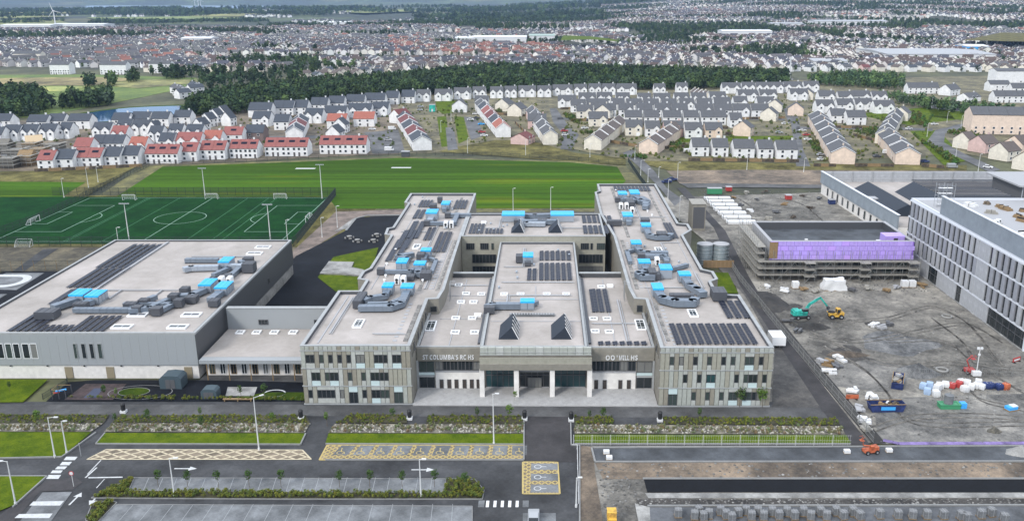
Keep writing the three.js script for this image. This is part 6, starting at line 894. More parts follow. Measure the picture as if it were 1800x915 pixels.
for (const [p, h, l] of [[[-138.1,-279.38], 14.3, 'floodlight at left of pitch near side'], [[-91.18,-279.38], 14, 'floodlight at right of pitch near side'], [[-141.25,-354.88], 11.5, 'floodlight at middle of pitch far side'], [[-91.3,-349.6], 14, 'floodlight at right corner of pitch far side']]) {
  const t = thing('floodlight', l, 'floodlight', [p[0], 0, p[1]], 0, 'pitch floodlights'); part('mast', cyl(.2, .1, h, 0, .1, 0, 8), M.pole, t); part('crossbar', span(-1.6, 1.6, h, h + .12, -.06, .06), M.pole, t); for (const x of [-1.3, -.45, .45, 1.3]) part('lamp_head', box(.7, .2, .5, x, h + .15, .1), M.steel, t); part('base', cyl(.4, .4, .4, 0, .05, 0, 8), M.concrete, t);
}
{ const [x, z] = [239.7,-870.6], t = thing('telecom_mast', 'tall white mast with aerials at woodland end', 'mast', [x, 0, z]); part('pole', cyl(.9, .5, 22, 0, 0, 0, 10), M.white, t); part('aerial_cluster', mg([0, 1, 2].map(k => box(.5, 3, .4, Math.cos(k * 2.1) * 1.3, 19, Math.sin(k * 2.1) * 1.3))), M.white, t); part('cabinet', box(2, 1.8, 1, 2.4, 0, .4), M.tray, t); }
// ---------------------------------------------------------------- fences
const barPanel = (w, h, n, r) => mg([...Array.from({ length: n }, (_, i) => box(r, h, r, -w / 2 + w * (i + .5) / n, .1, 0)), box(w, r * 1.6, r * 1.6, 0, h * .5, 0), box(w, r * 1.6, r * 1.6, 0, h, 0), box(w, r * 1.6, r * 1.6, 0, .15, 0)]);
function fence(name, label, pts, h, pm, mm, o = {}) {
  const { step = 3, n = 14, r = .035, pr = .06, group } = o; const t = thing(name, label, 'fence', [pts[0][0], 0, pts[0][1]], 0, group); const g = {}; let post = cyl(pr, pr, h + .2, 0, 0, 0, 5);
  for (let i = 0; i + 1 < pts.length; i++) { const [a, b] = [pts[i], pts[i + 1]], L = Math.hypot(b[0] - a[0], b[1] - a[1]), k = Math.max(1, Math.round(L / step)), w = L / k, ang = -Math.atan2(b[1] - a[1], b[0] - a[0]); const pg = g[w.toFixed(3)] || (g[w.toFixed(3)] = barPanel(w, h, n, r)); for (let j = 0; j < k; j++) { const q = (j + .5) / k, c = part('mesh_panel', pg, mm, t); c.position.set(a[0] + (b[0] - a[0]) * q - pts[0][0], 0, a[1] + (b[1] - a[1]) * q - pts[0][1]); c.rotation.y = ang; const p = part('post', post, pm, t); p.position.set(a[0] + (b[0] - a[0]) * j / k - pts[0][0], 0, a[1] + (b[1] - a[1]) * j / k - pts[0][1]); } }
  return t;
}
mat('fenceDark', lin(.02, .03, .028)); 
fence('pitch_fence', 'dark mesh fence round the synthetic pitch', [[-210, -278.5], [-83.5, -278.5], [-83.2, -282], [-87, -355.5], [-205, -355.5]], 3.4, M.fenceDark, M.fenceDark, { step: 3.5, n: 12, r: .05 });
fence('field_fence', 'dark fence along the path between the two fields', [[-192.58,-279.38],[-187.72,-311.27],[-188.94,-346.5],[-190.91,-380.01],[-192.7,-420.18]], 2.6, M.fenceDark, M.fenceDark, { step: 3.5, n: 9, r: .05 });
fence('boundary_fence', 'low dark fence between playing field and new houses', [[-193.34,-421.65],[-115.15,-440.17],[-76.5,-451.7],[-22.96,-448.35],[12.07,-436.98],[41.25,-423.14]], 1.8, M.fenceDark, M.fenceDark, { step: 5, n: 9, r: .06 });
fence('court_fence', 'tall bronze mesh fence behind the sports court', [[-171,-250.76],[-157.94,-251.89],[-141.03,-252.46]], 3.2, M.timber, M.fenceDark, { step: 3.2, n: 12, r: .035 });
fence('site_fence', 'steel mesh panel fence along the site edge', [[57.6,-273.99],[56.97,-243.09],[58.67,-195.74],[61.33,-146.03]], 2.1, M.scaffold, M.scaffold, { step: 3.5, n: 10, r: .03 });
fence('temporary_fence', 'light mesh panel fence across the right hand lawn', [[5.28,-145.17],[56.8,-145.17]], 2, M.pole, M.pole, { step: 3.5, n: 8, r: .014, pr: .045 });
fence('roadside_fence', 'dark fence beside road behind the right wing', [[41.52,-432.27],[43.07,-382.46],[47.9,-307.13]], 2.2, M.fenceDark, M.fenceDark, { step: 3.5, n: 12, r: .06 });
fence('compound_fence', 'mesh fence round the rubbish bags', [[81.87,-175.44],[102.59,-176.03],[105.08,-176.03]], 1.9, M.scaffold, M.scaffold, { step: 3.5, n: 8, r: .02 });
fence('compound_fence', 'mesh fence in front of the green bin', [[78.55,-160.58],[83.5,-163.95],[99.16,-164.75]], 1.9, M.scaffold, M.scaffold, { step: 3.5, n: 8, r: .02 });
fence('play_fence', 'low dark fence round nursery play yard', [[-103.7,-164.21],[-102.39,-171.36],[-103.59,-173.67]], 1.3, M.fenceDark, M.fenceDark, { step: 2.4, n: 14, r: .03 });
{ const [x, z] = [4.91,-143.48], t = thing('white_barrier', 'white tubular barrier beside the earth strip', 'barrier', [x, 0, z]); const z2 = [5.51,-125.66]; part('top_rail', mg([bar([0, 1.1, 0], [1, 1.1, 0], .05), bar([1, 1.1, 0], [z2[0] - x, 1.1, z2[1] - z], .05)]), M.white, t); for (let i = 0; i < 6; i++) part('post', cyl(.07, .07, 1.1, 1 + (z2[0] - x - 1) * i / 5, 0, (z2[1] - z) * i / 5, 6), M.white, t); }
// brown timber hoarding and tanks beside the right wing
{ const P = [[48.43,-255.34],[57.83,-255.34]], t = thing('timber_hoarding', 'brown timber hoarding below the two grey tanks', 'fence', [P[0][0], 0, P[0][1]]); const n = 22, w = (P[1][0] - P[0][0]) / n, g = box(w * .94, 2.4, .1); for (let i = 0; i < n; i++) { const q = part('board', g, i % 3 ? M.timber : mat('timberB' + i, lin(.26, .17, .09)), t); q.position.set(w * (i + .5), 0, 0); } part('backing_rail', mg([span(0, w * n, .5, .65, -.15, -.05), span(0, w * n, 1.8, 1.95, -.15, -.05)]), M.timber, t); }
for (const [p, l] of [[[49.6,-260.08], 'left grey corrugated water tank behind timber hoarding'], [[54.56,-260.08], 'right grey corrugated water tank behind timber hoarding']]) { const t = thing('water_tank', l, 'tank', [p[0], 0, p[1]], 0, 'grey water tanks'); const pr = []; for (let i = 0; i <= 40; i++) pr.push(new THREE.Vector2(2.4 + .06 * Math.sin(i * 1.6), .2 + i * .155)); part('shell', new THREE.LatheGeometry(pr, 28), mat('galv' + l.length, lin(.3, .35, .37), { roughness: .4, metalness: .4 }), t); part('lid', new THREE.ConeGeometry(2.5, .6, 28).translate(0, 6.7, 0), M.tray, t); part('foundation', cyl(2.8, 2.8, .2, 0, 0, 0, 24), M.concrete, t); for (let k = 0; k < 6; k++) part('hoop', new THREE.TorusGeometry(2.47, .06, 5, 28).rotateX(Math.PI / 2).translate(0, .6 + k * 1.1, 0), M.steel, t); }
{ const [x, z] = [54.25,-303.09], t = thing('plant_hut', 'tall tan clad hut with dark side beside right wing', 'building', [x, 0, z]); part('wall', span(-2.4, 2.4, 0, 9.6, -4, 4), M.wallTaupe, t); part('roof', span(-2.6, 2.6, 9.6, 9.8, -4.2, 4.2), M.boards, t); part('side_louvre', span(-2, 2, 1, 8.6, 4, 4.08), M.frame, t); }
// formwork bays: white panels framed by dark rails
for (let i = 0; i < 7; i++) { const p = [[70.61,-348.56], [70.82,-342.45], [71.03,-336.53], [71.04,-329.87], [71.49,-323.45], [71.73,-316.38], [71.97,-309.6]][i], t = thing('formwork_bay', ordinal(i) + ' white framed panel bay from the far end, right of the wing', 'formwork', [p[0], 0, p[1]], 0, 'white panel bays'); part('panel', span(-5.5, 5, .1, 1 + .1 * (i % 2), -1.6, 1.6), M.sheetWhite, t); part('frame', mg([bar([-5.5, 2.1, 1.7], [5, 2.1, 1.7], .08), bar([-5.5, 0, 1.7], [-5.5, 2.1, 1.7], .08), bar([5, 0, 1.7], [5, 2.1, 1.7], .08), bar([-5.5, 2.1, -1.7], [-5.5, 2.1, 1.7], .08), bar([0, 0, 1.7], [0, 2.1, 1.7], .08)]), M.frame, t); }
// ---------------------------------------------------------------- machines on the site
function wheelSet(t, list, r, w) { for (const [x, z] of list) { const a = part('wheel', new THREE.CylinderGeometry(r, r, w, 16).rotateX(Math.PI / 2).translate(x, r, z), M.black, t); part('rim', new THREE.CylinderGeometry(r * .5, r * .5, w + .06, 10).rotateX(Math.PI / 2).translate(x, r, z), M.steel, a); } }
{ const [x, z] = [66.28,-211.6], t = thing('excavator', 'teal wheeled excavator with raised arm on bare ground', 'excavator', [x, .1, z], .1); t.scale.setScalar(.9);
  part('undercarriage', mg([span(-2.1, 2.1, .7, 1.15, -1.1, 1.1), span(-2.9, -2.1, .3, .9, -1.2, 1.2)]), M.ductDark, t); wheelSet(t, [[-1.5, 1.2], [1.5, 1.2], [-1.5, -1.2], [1.5, -1.2]], .58, .5);
  const b = part('upper_body', mg([span(-2.5, 1.2, 1.2, 2.3, -1.25, 1.25), span(-2.5, -.9, 2.3, 2.7, -1.2, 1.2)]), M.teal, t); part('counterweight', span(-2.9, -2.5, 1.25, 2.4, -1.2, 1.2), M.teal, b);
  const c = part('cab', mg([span(-.3, 1.5, 1.2, 1.9, .3, 1.25), span(-.3, 1.5, 2.95, 3.1, .25, 1.3), ...[[-.25, .35], [-.25, 1.2], [1.45, .35], [1.45, 1.2]].map(([a, d]) => span(a - .05, a + .05, 1.9, 2.95, d - .05, d + .05))]), M.frame, t); part('cab_glass', span(-.22, 1.42, 1.9, 2.95, .36, 1.2), M.glass, c);
  const arm = (a, b2, w) => { const L = Math.hypot(b2[0] - a[0], b2[1] - a[1]); return box(L, w, .45, 0, -w / 2, 0).rotateZ(Math.atan2(b2[1] - a[1], b2[0] - a[0])).translate((a[0] + b2[0]) / 2, (a[1] + b2[1]) / 2, -.2); };
  part('boom', mg([arm([.8, 2], [2.2, 4.2], .7), arm([2.1, 4.1], [5.2, 6], .6)]), M.teal, t); part('dipper', arm([5.1, 6.1], [7.4, 3.4], .45), M.teal, t); part('hydraulic_ram', mg([bar([1.6, 2.4, -.2], [3.4, 4.4, -.2], .12), bar([3.4, 5.6, -.2], [5.4, 6.5, -.2], .1)]), M.steel, t); part('bucket', new THREE.CylinderGeometry(.6, .6, 1, 12, 1, false, 0, 4).rotateX(Math.PI / 2).translate(7.5, 2.9, -.2), M.ductDark, t); }
{ const [x, z] = [75.09,-211.6], t = thing('dumper', 'yellow site dumper beside the teal excavator', 'dumper', [x, .1, z]); t.scale.setScalar(.85);
  part('chassis', span(-2, 2.2, .7, 1.2, -.9, .9), M.plantYellow, t); wheelSet(t, [[-1.4, 1.05], [1.4, 1.05], [-1.4, -1.05], [1.4, -1.05]], .72, .6); const s = new THREE.Shape([[-2.6, 1.9], [-.1, 1.9], [-.4, 1.2], [-2, 1.2]].map(p => new THREE.Vector2(...p))); part('skip', new THREE.ExtrudeGeometry(s, { depth: 2.1, bevelEnabled: false }).translate(0, 0, -1.05), M.plantYellow, t); part('load', (() => { const g = new THREE.SphereGeometry(1, 12, 8); g.scale(1.2, .5, .95); g.translate(-1.35, 1.9, 0); return g; })(), M.soilDark, t); part('engine_cover', span(.9, 2.3, 1.2, 2, -.8, .8), M.plantYellow, t);
  const c = part('cab', mg([span(0, 1.2, 3, 3.2, -.85, .85), ...[[.05, -.8], [.05, .8], [1.15, -.8], [1.15, .8]].map(([a, d]) => span(a - .06, a + .06, 1.2, 3, d - .06, d + .06))]), M.plantYellow, t); part('cab_glass', span(.08, 1.1, 1.9, 2.95, -.76, .76), M.glass, c); }
function skip(p, turn, label, L, m, fillM) { const t = thing('skip', label, 'skip', [p[0], .1, p[1]], turn, 'blue skips on the site'); const s = [[-L / 2 + .5, 0], [L / 2 - .5, 0], [L / 2, 1.6], [-L / 2, 1.6]]; for (const z of [-1.1, 1.1]) part('side', new THREE.ExtrudeGeometry(new THREE.Shape(s.map(q => new THREE.Vector2(...q))), { depth: .1, bevelEnabled: false }).translate(0, 0, z - .05), m, t); part('floor', span(-L / 2 + .5, L / 2 - .5, 0, .1, -1.05, 1.05), m, t); for (const e of [-1, 1]) part('end', span(-.05, .05, 0, 1.68, -1.05, 1.05).rotateZ(-e * .3).translate(e * (L / 2 - .5), 0, 0), m, t); part('rim', mg([span(-L / 2, L / 2, 1.6, 1.7, 1.03, 1.2), span(-L / 2, L / 2, 1.6, 1.7, -1.2, -1.03)]), M.rust || M.timber, t); for (const x of [-L * .25, 0, L * .25]) part('rib', span(x - .06, x + .06, .05, 1.6, 1.15, 1.22), m, t); part('sign_panel', span(-L * .2, L * .2, .5, 1.2, 1.23, 1.27), M.blueBright, t); for (let i = 0; i < 12; i++) part('rubble', box(rr(.5, 1.4), rr(.2, .5), rr(.3, .9), rr(-.36, .36) * L, rr(1, 1.5), rr(-.7, .7), rr(0, 3)), pick(fillM), t); }
skip([68.61,-159.57], .02, 'long blue skip heaped with white and brown waste', 7.2, M.blue, [M.sheetWhite, M.timber, M.soilBrown]); skip([75.57,-171.36], 1.15, 'blue skip with board waste standing at an angle', 6, M.blue, [M.boards, M.timber, M.tray]);
const bagM = [M.sheetWhite, M.sheetWhite, mat('bagBlue', lin(.3, .4, .55)), M.sheetWhite, M.red, M.sheetWhite, M.sheetWhite, M.blue, mat('bagGreen', lin(.3, .45, .35))];
const bagU = [[80.24,-169.38], [81.68,-169.66], [81.37,-165.82], [83.86,-169.66], [85.31,-170.23], [86.52,-169.66], [88.22,-170.23], [88.41,-168], [90.18,-170.79], [90.36,-169.1], [91.59,-169.66], [92.53,-169.1], [93.77,-169.66], [94.73,-169.66], [96.15,-169.1], [97.59,-169.1], [80.04,-166.9], [89.22,-171.36], [92.88,-171.36], [82.89,-168.55]];
const bagC = ['pale blue', 'pale blue', 'white', 'white', 'white', 'red', 'red', 'white', 'white', 'white', 'white', 'white', 'blue', 'blue', 'blue', 'orange', 'pale blue', 'white', 'white', 'white'];
const bagOrder = bagU.map((p, i) => i).sort((a, b) => bagU[a][0] / -bagU[a][1] - bagU[b][0] / -bagU[b][1]), bagRank = bagOrder.reduce((m, k, r) => (m[k] = r, m), []);
bagU.forEach((p, i) => { const t = thing('rubble_bag', `${bagC[i]} bulk bag, ${ordinal(bagRank[i])} from left among the bags right of skips`, 'bag', [p[0], .1, p[1]], rr(0, 3), 'bags and bins in the compound'); const g = new THREE.BoxGeometry(1.5, 1.5, 1.5, 4, 4, 4), q = g.attributes.position; for (let k = 0; k < q.count; k++) { const b = 1 + .18 * Math.cos(q.getY(k) * 1.6) + .12 * (hash2(Math.round(q.getX(k) * 7) + i, Math.round(q.getY(k) * 7), Math.round(q.getZ(k) * 7)) - .5); q.setXYZ(k, q.getX(k) * b * (.92 + .1 * hash2(i, 1)), q.getY(k) * (.8 + .5 * hash2(i, 2)) + .02, q.getZ(k) * b); } g.translate(0, .8, 0); g.computeVertexNormals(); part('sack', clean(g.toNonIndexed()), { 'pale blue': M.bagBlue, white: M.sheetWhite, red: M.red, blue: M.blue, orange: M.orange }[bagC[i]], t); t.scale.setScalar(.78); part('loops', mg([-.5, .5].map(k => bar([k, 1.3, -.5], [k * .6, 1.75, .1], .04))), M.sheetWhite, t); });
{ const [x, z] = [81.77,-160.58], t = thing('green_bin', 'green open tank with grey drum beside compound fence', 'bin', [x, .1, z]); part('tank', mg([span(-2, 2, 0, .9, -.9, .9)]), M.green, t); part('rim', prism(rect(-2.1, 2.1, -1, 1), .9, 1, [rect(-1.7, 1.7, -.7, .7)]), M.green, t); part('drum', cyl(.9, .9, 1.9, -.2, .9, 0, 14), M.bayGrey, t); part('blue_crate', span(2.2, 3.4, 0, 1.1, -.6, .6), M.blueBright, t); }
{ const [x, z] = [94.46,-175.73], t = thing('lighting_tower', 'slim mast light tower behind the rubbish bags', 'light tower', [x, .1, z]); part('mast', cyl(.12, .08, 6.6, 0, 0, 0, 8), M.pole, t); part('trailer', span(-.9, .9, .2, 1.2, -.5, .5), M.sheetWhite, t); part('lamp_head', mg([box(.5, .5, .3, -.35, 6.3, 0), box(.5, .5, .3, .35, 6.3, 0), box(.4, .4, .3, 0, 4.9, 0)]), M.sheetWhite, t); }
{ const [x, z] = [93.8,-177.54], t = thing('access_lift', 'small red boom lift behind the bags', 'access lift', [x, .1, z]); part('base', span(-1, 1, .3, 1, -.8, .8), M.red, t); wheelSet(t, [[-.8, .8], [.8, .8], [-.8, -.8], [.8, -.8]], .35, .3); part('boom', mg([bar([0, 1, 0], [-.9, 3, 0], .14), bar([-.9, 3, 0], [.2, 4.2, 0], .12)]), M.red, t); part('basket', mg([bar([0, 4, -.5], [0, 4, .5], .06), bar([.9, 4, -.5], [.9, 4, .5], .06), span(0, .9, 3.3, 3.4, -.5, .5), bar([0, 4, .5], [.9, 4, .5], .06)]), M.red, t); }
{ const [x, z] = [59.34,-142.23], t = thing('telehandler', 'orange boom machine parked at end of the site fence', 'site machine', [x, .1, z], .2); t.scale.setScalar(.72); part('chassis', mg([span(-1.9, 1.9, .5, 1.2, -.9, .9), span(.5, 1.9, 1.2, 1.9, -.8, .8)]), M.orange, t); wheelSet(t, [[-1.3, 1], [1.3, 1], [-1.3, -1], [1.3, -1]], .55, .4); part('boom', mg([bar([1.4, 1.7, 0], [-2.2, 2.4, 0], .2), bar([-2.2, 2.4, 0], [-2.6, 4.6, 0], .12)]), M.orange, t); part('cab', span(-.5, .5, 1.2, 2.3, .2, .9), M.orange, t); part('work_basket', mg([span(-3.2, -2.2, 3.8, 3.9, -.5, .5), bar([-3.2, 4.8, -.5], [-2.2, 4.8, -.5], .06), bar([-3.2, 4.8, .5], [-2.2, 4.8, .5], .06), bar([-3.2, 3.9, .5], [-3.2, 4.8, .5], .06)]), M.orange, t); }
for (const [p, l, m] of [[[63.42,-164.21], 'orange plastic barrier leaning by the site fence', M.orange], [[107.3,-183.48], 'red and white barrier at right edge of site', M.red]]) { const big = m === M.white, w = big ? 6.5 : 2.6, hh = big ? 4 : 1.1, t = thing('site_barrier', l, 'barrier', [p[0], .1, p[1]], m === M.red ? .5 : 0); part('board', span(-w / 2, w / 2, big ? .6 : .2, hh, -.1, .1), m, t); part('foot', mg([-1, 1].map(s => span(s * w * .35 - .15, s * w * .35 + .15, 0, big ? .6 : .2, -.4, .4))), M.black, t); if (m === M.red) part('white_band', span(-w / 2 + .3, w / 2 - .3, .4, .8, .1, .13), M.white, t); }
{ const [x, z] = [55.25,-191.5], t = thing('white_site_trailer', 'white box trailer beside outer corner of the right wing', 'trailer', [x, .14, z]); part('box_body', span(-1.6, 1.6, .6, 2.7, -4.6, 0), M.whiteFrame, t); part('drawbar', span(-.1, .1, .5, .65, 0, 1.2), M.black, t); wheelSet(t, [[-1.2, -2.4], [1.2, -2.4]], .36, .25); }
{ const [x, z] = [10.51,-119.86], t = thing('yellow_roller', 'yellow machine on brown earth at bottom edge', 'site machine', [x, .13, z]); part('body', mg([span(-.7, .7, .7, 1.5, -1.2, 1.2)]), M.plantYellow, t); part('canopy', mg([span(-.75, .75, 2.3, 2.42, -.9, .7), ...[[-.65, -.8], [.65, -.8], [-.65, .6], [.65, .6]].map(([a, b]) => span(a - .04, a + .04, 1.5, 2.3, b - .04, b + .04))]), M.plantYellow, t); for (const d of [-1.1, 1.1]) part('drum', new THREE.CylinderGeometry(.5, .5, 1.2, 18).rotateZ(Math.PI / 2).translate(0, .5, d), M.steel, t); }
// rubble, spoil and loose materials
function mound(name, label, p, rx, rz, h, m, cat = 'spoil heap') { const g = new THREE.PlaneGeometry(2, 2, 18, 18); g.rotateX(-Math.PI / 2); const q = g.attributes.position; for (let i = 0; i < q.count; i++) { const X = q.getX(i), Z = q.getZ(i), r = Math.hypot(X, Z), k = Math.max(0, 1 - r) ; q.setXYZ(i, X * rx * (1 + .1 * Math.sin(Z * 5)), k * h * (.75 + .5 * vnoise(X * 3 + rx, Z * 3, 0, 14)) - .12 * (r > .95 ? 1 : 0), Z * rz); } g.computeVertexNormals(); const o = mesh(numbered(name), metreUV(clean(g)), m); o.position.set(p[0], .12, p[1]); o.userData = { label, category: cat }; scene.add(o); }
mound('gravel_heap', 'grey gravel heap behind the angled skip', [82.23,-177.54], 4.8, 3.4, 2.2, M.gravel); mound('spoil_heap', 'dark spoil heap below the excavator', [67.29,-205.54], 4.4, 2.6, 1.1, M.soilDark); mound('spoil_heap', 'brown spoil ridge along left of site', [60.7,-224.27], 5, 9, 1.2, M.soilDark); mound('spoil_heap', 'low spoil bank below the grey gravel patch', [70.27,-187.74], 5, 2, .9, M.soilBrown); mound('spoil_heap', 'rubble heap in front of the site kerb at lower right', [86.01,-150.47], 1.4, 1, .9, M.stone); mound('spoil_heap', 'pale sand heap at right end of new road', [86.83,-142.23], 3, 1.8, 1.3, M.concrete);
for (const [where, list] of [['along the foot of the scaffold', [[63.52,-235.83], [67.28,-232.84], [72.86,-233.33], [76.28,-231.86], [86.82,-232.84], [91.83,-234.33], [95.61,-232.35], [99.79,-235.33], [107.9,-237.35]]], ['on the rear site ground', [[77.54,-350.65], [84.57,-359.22], [85.93,-346.5], [92.99,-361.42], [87.97,-325.26], [94.92,-338.48], [93.43,-318.12], [106.93,-353.81], [103.85,-332.7], [111.95,-348.56], [79.24,-327.09], [82.77,-314.66], [76.87,-336.53]]], ['along the inside of the site fence', [[62.13,-208.73], [62.5,-201.67], [62.78,-182.2], [62.87,-177.54], [67.21,-184.77], [64.74,-167.45], [63.28,-159.06], [62.38,-154.19], [61.78,-150.92], [67.41,-164.21]]], ['in the middle of the site', [[82.76,-205.54], [84.47,-203.97], [86.92,-206.33], [63.55,-182.2], [65.26,-180.31]]]]) list.sort((a, b) => a[0] / -a[1] - b[0] / -b[1]).forEach((p, i) => { const [m, c] = pick([[M.sheetWhite, 'white'], [M.boards, 'grey board'], [M.timber, 'timber'], [M.tray, 'grey'], [M.frame, 'dark metal'], [M.soilBrown, 'brown'], [M.sheetWhite, 'white']]), t = thing('material_pile', `${c} material pile ${where}, ${ordinal(i)} of those listed left to right`.replace(' of those listed left to right', ' from left'), 'building material', [p[0], .1, p[1]], rr(0, 3), 'loose material piles'); for (let k = 0; k < 4; k++) part('piece', box(rr(.8, 2.6), rr(.2, .6), rr(.5, 1.2), rr(-.9, .9), k * .22, rr(-.7, .7), rr(0, 1.5)), m, t); });
{ const p = [81.84,-234.83], t = thing('wrapped_pallet_stack', 'large white sheeted stack in front of scaffold', 'building material', [p[0], .1, p[1]]); part('sheeting', (() => { const g = new THREE.BoxGeometry(6, 3, 3, 6, 3, 3), q = g.attributes.position; for (let i = 0; i < q.count; i++) { const k = hash2(Math.round(q.getX(i) * 5), Math.round(q.getY(i) * 5), Math.round(q.getZ(i) * 5)); q.setXYZ(i, q.getX(i) * (1 + .12 * (k - .5)) * (q.getY(i) < 0 ? 1.15 : .95), q.getY(i) * (.85 + .3 * k), q.getZ(i) * (1 + .2 * (k - .5))); } g.translate(0, 1.6, 0); g.computeVertexNormals(); return clean(g.toNonIndexed()); })(), M.sheetWhite, t); part('pallet', span(-3, 3, 0, .15, -1.5, 1.5), M.timber, t); }
for (const [p, l] of [[[11.19,-142.02], 'left white sack on the new road'], [[11.56,-139.98], 'pale sack at near edge of new road'], [[55.09,-142.23], 'white sack left of the orange machine'], [[62.92,-142.64], 'white sack right of the orange machine'], [[71.3,-235.83], 'small white crate left of the sheeted stack'], [[102.81,-236.84], 'left white crate by the college corner'], [[104.93,-236.84], 'right white crate by the college corner']]) { const t = thing('white_crate', l, 'crate', [p[0], .15, p[1]]); if (l.includes('sack')) t.scale.set(.6, .32, .5); part('body', span(-.9, .9, .15, 1.9, -.8, .8), M.sheetWhite, t); part('pallet', span(-1, 1, 0, .15, -.9, .9), M.timber, t); }
for (const [p, l, m] of [[[71.19,-359.22], 'green site container behind the right wing', M.green], [[78.28,-364.78], 'red stack of barriers near green container', M.red], [[99.41,-348.56], 'red and white stack on rear site ground', M.red], [[114.52,-340.46], 'blue bin against the low grey building', M.blue]]) { const t = thing('site_container', l, 'container', [p[0], .1, p[1]]); const w = m === M.green ? 6 : 2.4, h = m === M.green ? 2.4 : 1.8; part('body', span(-w / 2, w / 2, .1, h, -1.2, 1.2), m, t); part('lid', span(-w / 2 - .08, w / 2 + .08, h, h + .1, -1.3, 1.3), M.tray, t); for (let k = 0; k < 5; k++) part('rib', span(-w / 2 + w * (k + .5) / 5 - .08, -w / 2 + w * (k + .5) / 5 + .08, .2, h - .1, 1.2, 1.27), m, t); }
for (const [p, l] of [[[104.26,-212.43], 'upper manhole ring on the site'], [[88.3,-178.76], 'lower manhole ring on the site']]) { const o = mesh(numbered('manhole_ring'), new THREE.TorusGeometry(1.2, .25, 8, 24).rotateX(Math.PI / 2).translate(0, .2, 0), M.concrete); o.position.set(p[0], .1, p[1]); o.userData = { label: l, category: 'manhole' }; scene.add(o); }
// stacked block pallets at the bottom right
{
  const mk = () => { const t = thing('block_pallet', 'x', 'pallet', [0, .18, 0], 0, 'pallets of grey blocks'); part('pallet', mg([span(-.6, .6, 0, .12, -.55, -.4), span(-.6, .6, 0, .12, .4, .55), span(-.6, .6, .12, .16, -.6, .6)]), M.timber, t); for (let y = 0; y < 5; y++) part('block_course', mg([[-.28, -.28], [.28, -.28], [-.28, .28], [.28, .28]].map(([a, b], k) => box(.53, .23, .53, a + .02 * ((y + k) % 2), .17 + y * .25, b))), y % 2 ? M.bayGrey : mat('blockGrey' + y, lin(.21, .215, .22), { tex: 'grain', m: 2 }), t); part('strap', mg([span(-.59, .59, .17, 1.43, -.02, .02), span(-.02, .02, .17, 1.43, -.59, .59)]), M.tray, t); return t; };
  const U = [[21.31,-121.91], [23.85,-121.27], [24.7,-122.55], [25.16,-120.96], [26.18,-121.59], [28.18,-122.55], [28.87,-121.43], [29.62,-120.64], [30.88,-121.91], [32.29,-122.55], [32.88,-121.11], [34.18,-122.39], [34.79,-121.11], [36.42,-122.23], [37.27,-121.27], [38.8,-122.23], [39.72,-121.27], [41.44,-122.23], [42.31,-121.11], [44.18,-122.23], [44.84,-121.11], [46.7,-122.39], [47.52,-121.27], [49.38,-122.23], [50.1,-121.11], [53.44,-121.59], [56.29,-121.43], [58.65,-121.43], [60.92,-121.43], [63.55,-121.43], [66.22,-121.11], [66.91,-120.64], [69.62,-121.59], [71.49,-122.07], [72.79,-120.49]];
  let p0; U.forEach((u, i) => { const l = `grey block pallet, ${ordinal(i)} from left along the bottom edge`; if (!i) { p0 = mk(); p0.position.set(u[0], .18, u[1]); p0.userData.label = l; } else copy(p0, [u[0], .18, u[1]], rr(-.25, .25), l); });
}
